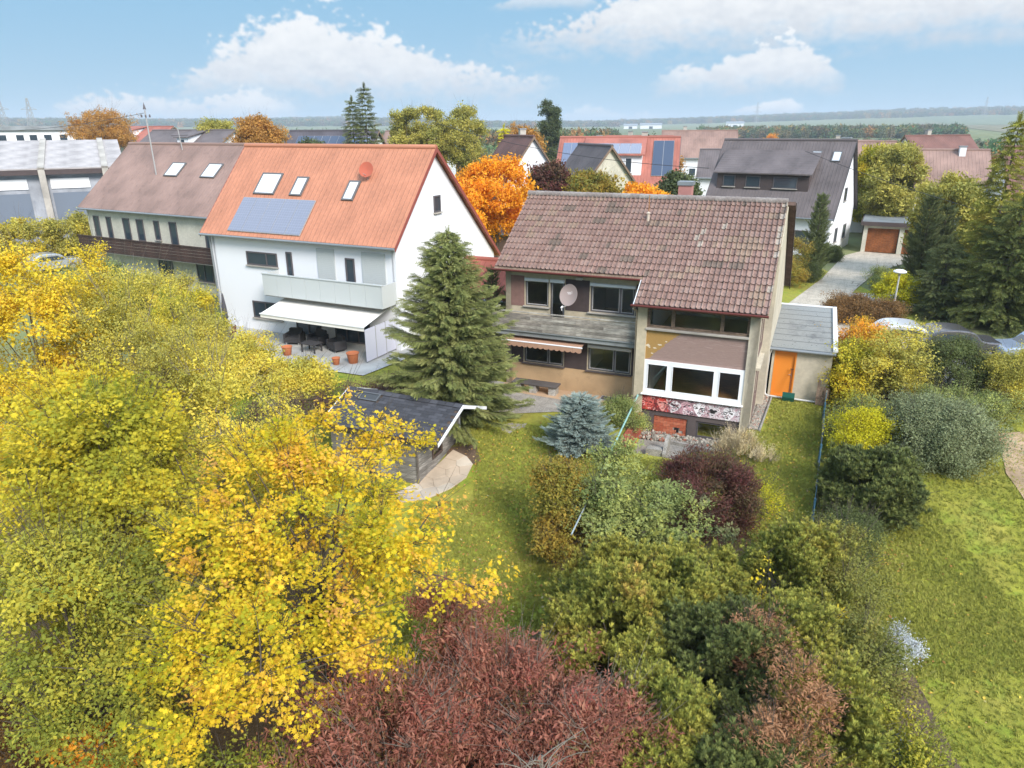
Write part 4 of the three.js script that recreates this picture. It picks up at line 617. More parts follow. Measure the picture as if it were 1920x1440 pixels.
  if (o.dormer) { const [u0, u1, v, dh, wins] = o.dormer, y = he + sl * v, zf = -v; const top = y + dh, vb = Math.min(run, (top + 0.35 - he) / sl + 1.2), yb = Math.min(hr - 0.05, he + sl * vb + 0.1);
    const d = P(h, 'dormer', [bx(u0, u1, y - 0.4, top, zf - 0.2, zf), ...[u0, u1 - 0.15].map(x => wallGeo([[v + 0.2, y], [v + 0.2, top], [vb, yb - 0.2], [vb, y]], [], 0.15).rotateY(Math.PI / 2).translate(x, 0, 0))], o.dormM || wm);
    P(d, 'dormer_roof', wallGeo([[v - 0.35, top - 0.02], [vb + 0.3, yb + 0.06], [vb + 0.3, yb + 0.18], [v - 0.35, top + 0.1]], [], u1 - u0 + 0.6).rotateY(Math.PI / 2).translate(u0 - 0.3, 0, 0), o.dormRoofM || rm);
    for (const [a, b] of wins) { const w = simpleWindow(h, a, b, y + 0.25, top - 0.2, zf, o.frameM || MT.white); } 
    if (o.dormSolar) { const aa = Math.atan2(yb - top, vb + 0.65 - v), q = P(d, 'solar_array', bx(u0 + 0.1, u1 - 0.1, 0, (vb - v) * 0.85, 0, 0.05), MT.greyFrame); q.position.set(0, top + 0.14, zf + 0.2); q.rotation.x = -(Math.PI / 2 - aa); const nn = 5; for (let i = 0; i < nn; i++) P(q, 'panel', bx(u0 + 0.12 + (u1 - u0 - 0.24) / nn * i, u0 + 0.08 + (u1 - u0 - 0.24) / nn * (i + 1), 0.03, (vb - v) * 0.85 - 0.03, 0.05, 0.06), MT.panelM); } }
  return h;
}
const cells = tex(256, 1, (x, y) => { const a = (x * 6) % 1, b = (y * 6) % 1; return a < 0.06 || b < 0.06 ? [0.95, 0.96, 1] : [0.78, 0.8, 0.84]; }); MT.panelM = mat(alb(176, 180, 192), { roughness: 0.25, metalness: 0.3, map: cells });
MT.panelD = mat(alb(96, 104, 120), { roughness: 0.25, metalness: 0.3 });
const orangeRoof = mat(alb(238, 160, 124, 0.74), { map: T.stucco, bumpMap: COURSE, bumpScale: 0.03, roughness: 0.85 }), brownRoof = tileMat([184, 150, 136], 0.74), greyRoof = tileMat([130, 119, 118], 0.74), redRoof = tileMat([206, 128, 110], 0.74), darkRoof = tileMat([104, 98, 104]), maroon = tileMat([146, 104, 94], 0.74);
// white house with the orange roof
const oh = gabled({ name: 'semi_detached_house', label: 'white rendered house with bright orange tiled roof and grey balcony', x: -18.13, z: -42.08, a: 0.455, L: 13.65, he: 5.6, hr: 10.3, run: 4.35, rear: 7.5, hb: 3.4, roofM: orangeRoof, vergeM: mat(alb(150, 78, 66)),
  sky: [[3.4, 2.42, 1.55, 1.5], [5.75, 2.35, 0.85, 1.3], [9.45, 2.25, 0.75, 1.3]], solar: [[2.1, 7.4, 0.14, 1.72]], front: [[3.0, 5.3, 3.92, 4.7, [4.5]], [5.98, 6.4, 3.2, 4.85], [10.1, 10.7, 3.0, 4.8], [3.0, 5.2, 0.8, 1.8, [4.0]], [6.2, 8.0, 0.1, 2.1, [7.1]], [9.0, 11.4, 0.1, 2.1, [9.8, 10.6]]], right: [[4.3, 5.0, 6.9, 7.8]], frameM: MT.darkFrame });
{ const gm = mat(alb(206, 210, 208), { roughness: 0.6 });
  const b = P(oh, 'balcony', bx(5.3, 13.2, 2.55, 2.75, -0.45, 0.75), MT.concrete); for (let i = 0; i < 8; i++) P(b, 'parapet_panel', bx(5.3 + i * 0.99, 5.3 + (i + 1) * 0.99 - 0.012, 2.6, 3.78, 0.75, 0.8), gm); P(b, 'side_panel', bx(5.25, 5.3, 2.6, 3.78, -0.44, 0.8), gm); P(b, 'side_panel', bx(13.22, 13.27, 2.6, 3.78, -0.44, 0.8), gm); P(b, 'handrail', bx(5.22, 13.3, 3.78, 3.83, 0.72, 0.84), gm);
  for (const [a, c] of [[8.2, 9.4], [11.2, 12.7]]) { const s = P(oh, 'roller_shutter', bx(a, c, 3.0, 5.2, -0.45, -0.4), gm); for (let i = 0; i < 22; i++) P(s, 'slat', bx(a + 0.02, c - 0.02, 3.02 + i * 0.099, 3.105 + i * 0.099, -0.4, -0.388), gm); }
  P(oh, 'downpipe', bar(V(0.38, 5.4, -0.3), V(0.38, 0, -0.38), 0.06), MT.zinc);
  const p = V(6.0, 0, 0).applyAxisAngle(V(0, 1, 0), -0.455).add(V(-18.13, 0, -42.08)), a = thing('patio_awning', 'wide white extended awning over the neighbouring patio', 'awning', [p.x, 2.3, p.z], -0.455), am = mat(alb(248, 244, 236, 0.86), { side: THREE.DoubleSide });
  P(a, 'fabric', wallGeo([[-2.0, -0.42], [0.35, 0.12], [0.35, 0.13], [-2.0, -0.41]], [], 6.9).rotateY(Math.PI / 2), am); P(a, 'valance', bx(0, 6.9, -0.62, -0.41, 2.0, 2.012), am); P(a, 'front_rail', bx(-0.02, 6.92, -0.44, -0.38, 2.0, 2.06), MT.white); P(a, 'cassette', cbx(0.2, 0.18, 7.0, 0.04).rotateY(Math.PI / 2).translate(3.45, 0.16, -0.35), MT.white); for (const x of [0.6, 6.3]) P(a, 'arm', bar(V(x, 0.02, -0.3), V(x, -0.44, 1.98), 0.03), MT.greyFrame);
  const q = V(13.0, 0, 2.1).applyAxisAngle(V(0, 1, 0), -0.455).add(V(-18.13, 0.05, -42.08)), s = thing('privacy_screen', 'pale grey panelled privacy screen at the end of the patio', 'screen', [q.x, 0.05, q.z], -0.455); for (let i = 0; i < 3; i++) { P(s, 'panel', bx(0, 0.04, 0.08, 1.75 - i * 0.0, -i * 0.86 - 0.82, -i * 0.86), mat(alb(216, 216, 230))); P(s, 'post', bx(-0.02, 0.06, 0, 1.8, -i * 0.86 - 0.85, -i * 0.86 - 0.82), MT.greyFrame); }
  // patio furniture
  const FP = (x, z) => { const v = V(x, 0, z).applyAxisAngle(V(0, 1, 0), -0.455).add(V(-18.13, 0, -42.08)); return [v.x, 0.05, v.z]; }, dk = mat(alb(62, 60, 62)), tc = mat(alb(196, 116, 74));
  const sofa = (x, z, t, lb) => { const f = thing('lounge_seat', lb, 'garden seat', FP(x, z), t - 0.455, 'dark seats under the white awning'); P(f, 'seat', cbx(0.75, 0.3, 0.7, 0.04).translate(0, 0.28, 0), dk); P(f, 'backrest', cbx(0.75, 0.45, 0.16, 0.05).translate(0, 0.6, -0.28), dk); for (const k of [-1, 1]) P(f, 'armrest', cbx(0.12, 0.5, 0.7, 0.03).translate(k * 0.43, 0.36, 0), dk); for (const k of [-1, 1]) for (const j of [-1, 1]) P(f, 'leg', bx(k * 0.36 - 0.02, k * 0.36 + 0.02, 0, 0.13, j * 0.3 - 0.02, j * 0.3 + 0.02), MT.greyFrame); };
  for (const [x, z, t] of [[7.2, 0.9, 0.3], [8.6, 0.6, -0.1], [10.2, 1.0, -0.4]]) sofa(x, z, t, 'dark upholstered garden seat under the white awning');
  const tb = thing('garden_table', 'dark low garden table between the seats under the awning', 'table', FP(9.1, 1.7), -0.455); P(tb, 'tabletop', cbx(1.0, 0.05, 0.7, 0.015).translate(0, 0.48, 0), dk); for (const k of [-1, 1]) for (const j of [-1, 1]) P(tb, 'leg', bx(k * 0.42 - 0.03, k * 0.42 + 0.03, 0, 0.455, j * 0.28 - 0.03, j * 0.28 + 0.03), dk);
  const potG = (s, h) => new THREE.LatheGeometry([[0, 0], [0.75, 0], [1, 0.92], [1.1, 0.92], [1.1, 1], [0.92, 1], [0.85, 0.85], [0, 0.85]].map(([a, b]) => new THREE.Vector2(a * s, b * h)), 20);
  for (const [x, z, s, lb] of [[8.3, 2.7, 0.26, 'terracotta pot standing in front of the dark garden seats'], [12.3, 2.3, 0.3, 'large terracotta pot beside the grey privacy screen'], [11.7, 2.9, 0.2, 'small terracotta pot near the patio edge']]) { const t = thing('plant_pot', lb, 'plant pot', FP(x, z)); P(t, 'pot', potG(s, s * 1.8), tc); }
  const pr = thing('closed_parasol', 'closed dark parasol standing at the corner of the white house', 'parasol', FP(2.2, 1.0)); P(pr, 'base', new THREE.CylinderGeometry(0.3, 0.34, 0.1, 20).translate(0, 0.05, 0), MT.concrete); P(pr, 'pole', bar(V(0, 0.1, 0), V(0, 2.4, 0), 0.025), dk); P(pr, 'canopy', new THREE.LatheGeometry([[0.05, 0.8], [0.16, 0.95], [0.13, 1.6], [0.05, 2.3], [0.01, 2.42]].map(a => new THREE.Vector2(...a)), 12), mat(alb(86, 84, 90), { side: THREE.DoubleSide }));
  const rt = thing('outdoor_dining_table', 'reddish wooden outdoor table near the closed parasol', 'table', FP(2.9, 2.6)); const rw = mat(alb(168, 98, 78), { map: T.wood }); for (let i = 0; i < 6; i++) P(rt, 'slat', cbx(1.3, 0.035, 0.14, 0.006).translate(0, 0.72, -0.4 + i * 0.15), rw); for (const k of [-1, 1]) for (const j of [-1, 1]) P(rt, 'leg', bx(k * 0.55 - 0.03, k * 0.55 + 0.03, 0, 0.7, j * 0.36 - 0.03, j * 0.36 + 0.03), rw);
  for (const [x, z, t] of [[1.9, 2.9, 1.4], [3.8, 2.2, -1.7]]) { const c = thing('garden_chair', 'reddish wooden garden chair drawn up to the outdoor dining table', 'chair', FP(x, z), t, 'chairs at the reddish table'); for (let i = 0; i < 4; i++) { P(c, 'seat_slat', cbx(0.46, 0.025, 0.1, 0.005).translate(0, 0.43, -0.16 + i * 0.11), rw); P(c, 'back_slat', cbx(0.46, 0.09, 0.02, 0.005).translate(0, 0.56 + i * 0.11, -0.23), rw); } for (const k of [-1, 1]) for (const j of [-1, 1]) P(c, 'leg', bx(k * 0.2 - 0.02, k * 0.2 + 0.02, 0, j < 0 ? 0.95 : 0.418, j * 0.2 - 0.02, j * 0.2 + 0.02), rw); }
  // roof dish
  const ds = V(10.2, 0, -2.75).applyAxisAngle(V(0, 1, 0), -0.455).add(V(-18.13, 8.62, -42.08)), dd = thing('satellite_dish', 'red satellite dish on the orange tiled roof', 'satellite dish', [ds.x, ds.y, ds.z], -0.3); P(dd, 'reflector', new THREE.LatheGeometry([[0, 0], [0.2, 0.02], [0.42, 0.09], [0.42, 0.1], [0.2, 0.035], [0, 0.015]].map(a => new THREE.Vector2(...a)), 24).rotateX(1.2).translate(0, 0.55, 0), mat(alb(196, 104, 80))); P(dd, 'mast', bar(V(0, -0.1, -0.05), V(0, 0.6, -0.05), 0.025), MT.greyFrame); P(dd, 'arm', bar(V(0, 0.25, 0), V(0, 0.4, 0.45), 0.015), MT.greyFrame);
}
// brown-roofed half of the pair
const bh = gabled({ name: 'terraced_house', label: 'cream house with faded brown roof and long dark balcony', x: -33.6, z: -56.7, a: 0.5, L: 16.4, he: 5.6, hr: 10.15, run: 5.3, roofM: brownRoof, wall: MT.creamWall, sky: [[7.9, 3.2, 1.5, 1.4], [11.9, 3.2, 1.5, 1.4]], front: [[1.0, 1.7, 3.4, 5.0], [2.6, 3.2, 3.2, 5.0], [4.6, 5.4, 2.9, 5.0], [6.2, 7.0, 3.4, 5.0], [8.2, 8.8, 3.6, 5.0], [9.9, 10.7, 2.9, 5.0], [13.6, 14.4, 3.2, 5.0], [12.2, 13.9, 0.9, 2.3, [13.0]], [8.0, 9.6, 0.9, 2.2, [8.8]]], frameM: MT.darkFrame });
{ const wm = mat(alb(92, 66, 56), { map: T.wood }), b = P(bh, 'balcony', bx(0.5, 16.0, 2.45, 2.6, -0.45, 0.7), MT.concrete); for (let j = 0; j < 5; j++) for (let i = 0; i < 4; i++) P(b, 'board', cbx(3.86, 0.2, 0.03, 0.006).translate(2.44 + i * 3.87, 2.62 + j * 0.215, 0.72), wm); P(b, 'handrail', bx(0.45, 16.05, 3.6, 3.66, 0.66, 0.78), wm); }
// houses behind
gabled({ label: 'red-roofed white house with solar panels over a wide dormer', x: 4.0, z: -73.0, a: 0.22, L: 12.2, he: 5.0, hr: 10.2, run: 5.2, roofM: redRoof, vergeM: MT.darkFrame, dormer: [3.0, 8.6, 1.7, 1.9, [[3.6, 4.3], [4.7, 5.4], [5.8, 6.5], [7.0, 7.7]]], dormSolar: true, dormRoofM: redRoof, solar: [[0.5, 2.2, 0.8, 4.6], [9.6, 11.6, 1.6, 4.8, MT.panelD]], right: [[2.5, 3.6, 2.8, 4.4], [6.5, 7.6, 2.8, 4.4]], chim: [[8.6, 5.6, 0.6, 0.9], [4.0, 5.8, 0.5, 0.7]] });
gabled({ label: 'white house with grey-brown tiled roof and broad dark dormer above the driveway', x: 18.6, z: -71.5, a: 0.62, L: 12.3, he: 3.4, hr: 9.95, run: 5.0, roofM: greyRoof, vergeM: MT.blackMetal, dormer: [0.8, 9.4, 1.6, 1.5, [[1.4, 2.6], [3.6, 5.0], [6.2, 8.4]]], dormM: MT.brownDark, frameM: MT.darkFrame, sky: [[9.2, 3.9, 0.9, 1.1], [11.0, 3.9, 0.8, 1.1]], front: [[9.0, 10.2, 0.9, 2.2]], right: [[2.6, 3.6, 1.0, 2.3], [6.0, 7.2, 1.0, 2.3], [4.4, 5.4, 4.6, 5.8]], chim: [[11.3, 5.4, 0.7, 0.7]], chimM: MT.darkFrame });
gabled({ label: 'white gabled house with steep maroon roof behind the orange autumn tree', x: -4.6, z: -78.5, a: 1.25, L: 9, he: 4.6, hr: 10.4, run: 4.2, roofM: maroon, left: [[2.2, 3.0, 3.0, 4.2], [4.6, 5.4, 6.0, 7.0]], front: [[2, 3, 2.6, 3.8]], chim: [[5, 4.4, 0.6, 0.9]] });
gabled({ label: 'small white house with dark steep roof beyond the maroon-roofed house', x: -3.6, z: -112.0, a: 1.2, L: 9, he: 5.2, hr: 9.8, run: 3.6, roofM: darkRoof, left: [[2.2, 3.0, 4.0, 5.2]], chim: [[6, 3.4, 0.6, 1.0]] });
gabled({ label: 'cream gabled house with grey roof left of the solar-panelled house', x: 3.2, z: -70.5, a: 1.3, L: 8, he: 5.4, hr: 9.7, run: 3.4, roofM: greyRoof, wall: MT.creamWall, left: [[2.2, 3.0, 4.0, 5.2]] });
gabled({ label: 'house with grey-pink tiled roof behind the orange-roofed house', x: -18.0, z: -112.0, a: 0.12, L: 8.5, he: 6.6, hr: 10.3, run: 4.5, roofM: brownRoof, left: [[3, 4, 6, 7]], chim: [[6, 5, 0.5, 0.8]] });
gabled({ label: 'long house with dark grey roof and solar panels behind the orange roof', x: -29.0, z: -92.0, a: 0.2, L: 12.0, he: 7.4, hr: 10.9, run: 4.5, roofM: darkRoof, solar: [[1.6, 8.2, 0.8, 3.6, MT.panelD], [9.0, 11.4, 0.8, 3.4]] });
gabled({ label: 'house with grey-brown roof and two small white gables behind the brown roof', x: -55, z: -108, a: 0.35, L: 15, he: 8.2, hr: 11.0, run: 5, roofM: greyRoof, dormer: [8, 10, 1.2, 1.2, [[8.4, 9.4]]] });
gabled({ label: 'far house with red roof and pale dormer near the street lamp mast', x: -82, z: -152, a: 0.4, L: 14, he: 8.6, hr: 11.6, run: 5, roofM: redRoof, dormer: [2.2, 6.8, 1.2, 1.6, [[2.7, 3.5], [4.3, 5.1], [5.5, 6.3]]], solar: [[1, 7, 3.4, 4.8, MT.panelM]], right: [[3, 4, 5, 6.4]] });
gabled({ label: 'far white house with grey roof, gable turned towards the industrial hall', x: -74.5, z: -133, a: -0.7, L: 8, he: 8.2, hr: 11.5, run: 3.6, roofM: greyRoof, right: [[2.6, 3.4, 8.6, 9.6], [4, 4.8, 8.6, 9.6]] });
gabled({ label: 'house with weathered brown roof behind the yellow-green trees on the right', x: 35.5, z: -81, a: 0.32, L: 6.2, he: 5.8, hr: 9.5, run: 4.4, roofM: brownRoof, right: [[3, 4, 4, 5.2]] });
gabled({ label: 'house with mottled brown roof and white chimney beyond the tall conifer', x: 38.6, z: -70.5, a: 0.35, L: 6.6, he: 5.6, hr: 8.9, run: 4.4, roofM: brownRoof, chim: [[4.2, 3.9, 0.55, 0.7]], chimM: MT.white, front: [[1.4, 3.2, 3.4, 4.9, [2.3]]] });
gabled({ label: 'house with reddish tiled roof half hidden behind the tall conifer', x: 41.5, z: -61, a: 0.35, L: 10, he: 4.6, hr: 9.4, run: 5.0, roofM: maroon });
gabled({ label: 'white bungalow with grey roof behind the brown hedge and garage', x: 24.5, z: -98, a: 0.3, L: 9, he: 4.8, hr: 8.2, run: 4.4, roofM: greyRoof, right: [[3, 4, 3, 4.2]] });
[[-62, -150, 0.2, redRoof, 'far red-roofed house left of the brown autumn tree'], [-36, -130, -0.3, darkRoof, 'far dark-roofed house between the skyline spruce and brown tree'], [-30, -165, 0.5, brownRoof, 'far brown-roofed house behind the long dark roof'], [-22, -140, 0.1, greyRoof, 'far grey-roofed house behind the birches'], [14, -120, 0.4, redRoof, 'far red-roofed house beyond the solar-panelled house'], [26, -130, 0.2, brownRoof, 'far brown-roofed house beyond the grey dormer roof'], [44, -110, 0.3, brownRoof, 'far brown-roofed house above the yellow-green willow'], [58, -105, -0.2, maroon, 'far maroon-roofed house near the scrub slope'], [-100, -175, 0.6, greyRoof, 'far grey-roofed house at the foot of the pylon'], [36, -150, -0.3, greyRoof, 'far grey-roofed house before the green field']].forEach(([x, z, a, m, lb], i) => gabled({ label: lb, x, z, a, L: 9 + (i % 3) * 2, he: 5 + (i % 2), hr: 9 + (i % 3) * 0.7, run: 4.4, roofM: m, front: [[2, 3.2, 3, 4.3], [5, 6.2, 3, 4.3]], right: [[3, 4, 3, 4.2]], chim: [[4, 4.6, 0.6, 0.9]] }));
// garden outbuilding with red tiles between the two houses
gabled({ name: 'outbuilding', label: 'low outbuilding with red tiled roof between white house and beige house', x: -3.6, z: -38.6, a: 0.42, L: 4.4, he: 2.6, hr: 4.3, run: 2.3, roofM: tileMat([206, 116, 96]), wall: MT.creamWall });
gabled({ name: 'outbuilding', label: 'long low outbuilding with grey roof behind the white house', x: -7.5, z: -62, a: 0.35, L: 9, he: 3.0, hr: 4.4, run: 3, roofM: greyRoof, wall: MT.brown });
// white block and industrial hall on the left
{ const b = thing('office_block', 'long white flat-roofed block with a row of windows beyond the hall', 'building', [-90.4, 0, -131], 0.55); P(b, 'wall', bx(0, 15, -1, 11.1, -10, 0), MT.whiteWall); P(b, 'roof', bx(-0.5, 15.5, 11.1, 11.8, -10.5, 0.5), MT.zinc); for (const x of [1.2, 3.8, 5.8, 8.0, 10.4, 12.8]) simpleWindow(b, x, x + 1.3, 9.2, 10.4, 0, MT.white); 
  const h = thing('industrial_hall', 'industrial hall with pinkish roof, dark fascia and white frames', 'building', [-64.5, 0, -85.4], 0.5); P(h, 'wall', bx(0, 17.5, -0.5, 6.2, -16, -1), mat(alb(190, 194, 202), { map: T.dirt })); P(h, 'roof', wallGeo([[0, 6.6], [16, 9.6], [16, 9.85], [0, 6.85]], [], 18).rotateY(Math.PI / 2), mat(alb(204, 196, 192), { map: T.dirt })); P(h, 'fascia', bx(0, 18, 6.1, 6.7, -0.3, 0.05), MT.brownDark);
  for (const x of [2.2, 8.6, 15.4]) { const pf = P(h, 'portal_frame', bx(x, x + 0.7, -0.5, 6.95, -0.9, 0.25), MT.sill); P(pf, 'roof_rib', wallGeo([[-0.25, 6.7], [16, 9.86], [16, 10.1], [-0.25, 6.95]], [], 0.7).rotateY(Math.PI / 2).translate(x, 0, 0), MT.sill); } for (const [a, c] of [[3.4, 7.2], [9.6, 13.8]]) { const s = P(h, 'sign_panel', bx(a, c, 4.4, 5.6, -0.98, -0.86), MT.white); P(h, 'gate', bx(a, c, 0, 3.9, -0.99, -0.9), mat(alb(120, 130, 144), { roughness: 0.4 })); }
}
// double garage with wooden doors at the end of the driveway
{ const g = thing('double_garage', 'flat-roofed double garage with two reddish wooden doors at the end of the driveway', 'garage', [33.0, 0, -67.6], -0.48); P(g, 'wall', [bx(0, 0.35, 0, 2.5, -5.5, 0), bx(3.0, 3.4, 0, 2.5, -5.5, 0), bx(6.0, 6.4, 0, 2.5, -5.5, 0), bx(0.35, 6.0, 2.25, 2.5, -5.5, -0.02), bx(0.35, 6.0, 0, 2.25, -5.5, -5.3)], MT.creamWall); P(g, 'roof', bx(-0.3, 6.7, 2.5, 2.85, -5.8, 0.4), MT.brownDark); P(g, 'roofing_felt', bx(-0.2, 6.6, 2.85, 2.88, -5.7, 0.3), MT.zinc); const wm = mat(alb(186, 112, 62), { map: T.wood }); for (const x of [0.36, 3.41]) { const d = P(g, 'door', bx(x, x + 2.58, 0.02, 2.24, -0.3, -0.25), MT.oldWood); for (let i = 0; i < 12; i++) P(d, 'board', bx(x + i * 0.215, x + i * 0.215 + 0.205, 0.03, 2.23, -0.25, -0.22), wm); } }
// ------------------------------------------------------------------ street furniture, cars, pylons, wires
{ const l = thing('street_lamp', 'slim grey street lamp with white disc head beside the brown hedge', 'street lamp', [22.9, 0, -41.7]); P(l, 'pole', bar(V(0, 0, 0), V(0, 3.1, 0), 0.06, 0.045), mat(alb(196, 196, 192), { roughness: 0.5 })); P(l, 'lamp_head', new THREE.LatheGeometry([[0, 0], [0.2, 0.02], [0.36, 0.08], [0.36, 0.16], [0.2, 0.24], [0, 0.26]].map(a => new THREE.Vector2(...a)), 24).translate(0, 3.05, 0), MT.white); P(l, 'collar', bar(V(0, 2.95, 0), V(0, 3.07, 0), 0.08), MT.greyFrame); }
function car(x, y, z, a, color, label, group, van) {
  const c = thing('parked_car', label, 'car', [x, y, z], a, group), m = new THREE.MeshPhysicalMaterial({ color, roughness: 0.35, metalness: 0.3, clearcoat: 0.8, clearcoatRoughness: 0.1 });
  const prof = van ? [[-2.3, 0.35], [2.2, 0.35], [2.28, 0.75], [2.1, 0.98], [1.55, 1.1], [1.0, 1.75], [-2.1, 1.8], [-2.3, 1.2]] : [[-2.05, 0.32], [2.08, 0.32], [2.14, 0.62], [1.95, 0.82], [1.0, 0.92], [0.35, 1.38], [-1.0, 1.42], [-1.65, 1.0], [-2.08, 0.9], [-2.12, 0.55]];
  const sh = new THREE.Shape(); sh.moveTo(...prof[0]); sh.lineTo(...prof[1]); sh.splineThru(prof.slice(2).map(p => new THREE.Vector2(...p))); P(c, 'body', new THREE.ExtrudeGeometry(sh, { depth: 1.46, bevelEnabled: true, bevelSize: 0.08, bevelThickness: 0.14, bevelSegments: 5, curveSegments: 30 }).translate(0, 0, -0.73), m);
  const gl = van ? [[-1.9, 1.15], [1.25, 1.15], [0.92, 1.6], [-1.9, 1.62]] : [[-1.45, 0.96], [0.85, 0.95], [0.28, 1.3], [-0.95, 1.33]]; const gs = new THREE.Shape(gl.map(p => new THREE.Vector2(...p))); for (const s of [-1, 1]) P(c, 'side_window', new THREE.ExtrudeGeometry(gs, { depth: 0.02, bevelEnabled: false }).translate(0, 0, s > 0 ? 0.855 : -0.875), MT.farGlass);
  const [w0, w1] = van ? [[1.62, 1.14], [1.06, 1.74]] : [[1.06, 0.95], [0.42, 1.38]]; P(c, 'windscreen', wallGeo([[w0[0] + 0.06, w0[1]], [w1[0] + 0.07, w1[1]], [w1[0] + 0.085, w1[1] + 0.01], [w0[0] + 0.075, w0[1] + 0.02]], [], 1.3).translate(0, 0, -0.65), MT.farGlass); P(c, 'rear_window', wallGeo(van ? [[-2.3, 1.25], [-2.19, 1.65], [-2.22, 1.66], [-2.385, 1.25]] : [[-1.06, 1.40], [-1.62, 1.04], [-1.66, 1.07], [-1.10, 1.445]], [], 1.26).translate(0, 0, -0.63), MT.farGlass);
  for (const sx of [-1.32, 1.32]) for (const s of [-1, 1]) { const w = P(c, 'wheel', new THREE.CylinderGeometry(0.31, 0.31, 0.2, 20).rotateX(Math.PI / 2).translate(sx, 0.31, s * 0.78), MT.blackMetal); P(w, 'rim', new THREE.CylinderGeometry(0.19, 0.19, 0.02, 14).rotateX(Math.PI / 2).translate(sx, 0.31, s * 0.885), MT.greyFrame); }
  for (const s of [-1, 1]) { P(c, 'headlight', cbx(0.06, 0.12, 0.3, 0.02).translate(2.17, 0.68, s * 0.55), MT.white); P(c, 'tail_light', cbx(0.05, 0.14, 0.24, 0.02).translate(van ? -2.36 : -2.17, 0.8, s * 0.58), mat(alb(170, 30, 26), { roughness: 0.3 })); }
  return c;
}
car(22.9, 0.03, -35.4, -0.12, alb(96, 92, 94), 'dark grey car with pale roof parked behind the round bushes');
car(26.6, 0.03, -34.2, Math.PI - 0.12, alb(170, 182, 200), 'silver blue car parked on the street at the frame edge');
car(20.9, 0.04, -36.3, -0.2, alb(236, 236, 238), 'white car parked beyond the garage in front of the brown hedge');
for (const [x, z, a, c, lb] of [[-57.0, -79.5, 0.7, [240, 240, 244], 'white car parked before the industrial hall'], [-60.5, -77.0, 0.7, [70, 90, 160], 'blue car parked before the industrial hall'], [-52.5, -81.5, 0.7, [150, 156, 164], 'grey car parked before the industrial hall'], [-64.0, -75.5, 0.7, [200, 210, 214], 'pale silver car parked before the industrial hall']]) car(x, 0.03, z, a, alb(...c), lb);
car(-39.0, 0.0, -60.4, 0.9, alb(196, 200, 204), 'silver car parked by the long hedge near the cream house');
function mastThing(x, y, z, h, label, spread, arms) { const t = thing('power_pylon', label, 'pylon', [x, y, z], 0.3), s = spread; const gs = []; for (const a of [-1, 1]) for (const b of [-1, 1]) gs.push(bar(V(a * s, 0, b * s), V(a * s * 0.12, h, b * s * 0.12), h * 0.007, h * 0.005, 4)); P(t, 'leg', gs, MT.greyFrame); const br = []; for (let i = 0; i < 8; i++) { const f0 = i / 8, f1 = (i + 1) / 8, k0 = s * (1 - 0.88 * f0), k1 = s * (1 - 0.88 * f1); for (const q of [-1, 1]) { br.push(bar(V(-k0, h * f0, q * k0), V(k1, h * f1, q * k1), h * 0.004, h * 0.004, 4), bar(V(k0, h * f0, q * k0), V(-k1, h * f1, q * k1), h * 0.004, h * 0.004, 4)); } } P(t, 'lattice', br, MT.greyFrame); for (const [f, w] of arms) P(t, 'cross_arm', [bar(V(-w, h * f, 0), V(w, h * f, 0), h * 0.006, h * 0.006, 4), bar(V(-w, h * f, 0), V(0, h * (f + 0.07), 0), h * 0.004, h * 0.004, 4), bar(V(w, h * f, 0), V(0, h * (f + 0.07), 0), h * 0.004, h * 0.004, 4)], MT.greyFrame); }
mastThing(-480, 2, -762, 38, 'tapered lattice pylon on the far left skyline', 4.5, [[0.72, 7]]); mastThing(-500, 2, -750, 38, 'lattice pylon cut by the frame edge', 4.5, [[0.72, 7]]);
mastThing(770, 14, -2380, 62, 'tall lattice pylon standing before the small white cloud', 5, [[0.55, 16], [0.75, 12]]); mastThing(1320, 22, -2120, 58, 'faint lattice pylon on the wooded ridge', 5, [[0.55, 15], [0.75, 11]]);
{ const p = thing('roof_mast', 'thin electricity mast with insulators behind the brown roof', 'mast', [-26.8, 5, -56.2]); P(p, 'pole', bar(V(0, 0, 0), V(-0.1, 7.6, 0), 0.06, 0.05), MT.greyFrame); P(p, 'insulator', [-0.3, 0, 0.3].map(d => new THREE.CylinderGeometry(0.05, 0.07, 0.2, 8).translate(-0.1 + d, 7.2, 0)), MT.darkFrame); P(p, 'cap', new THREE.ConeGeometry(0.12, 0.5, 8).translate(-0.1, 7.9, 0), MT.darkFrame);
  const q = thing('roof_mast', 'white electricity mast with crossbar standing on the brown roof ridge', 'mast', [-25.2, 6, -57.6]); P(q, 'pole', bar(V(0.3, 0, 0), V(-0.1, 5.3, 0), 0.05, 0.035), MT.greyFrame); P(q, 'crossbar', bar(V(-0.7, 4.8, 0), V(0.6, 4.85, 0), 0.03), MT.darkFrame);
  const w = (a, b, sag, label) => { const pts = []; for (let i = 0; i <= 12; i++) { const t = i / 12, v = a.clone().lerp(b, t); v.y -= sag * 4 * t * (1 - t); pts.push(v); } const m = P(scene, 'power_line', new THREE.TubeGeometry(new THREE.CatmullRomCurve3(pts), 30, 0.018, 4), MT.blackMetal); tag(m, label, 'cable'); };
  w(V(23.0, 9.4, -58.5), V(33, 4.9, -33.8), 0.5, 'black overhead cable crossing in front of the tall conifers'); w(V(-6, 11.6, -62), V(12, 8.9, -45), 0.6, 'black overhead cable in front of the orange tree and solar house');
  w(V(-27, 12.4, -56.2), V(-75, 11.6, -100), 0.8, 'overhead cable running left from the electricity mast'); }
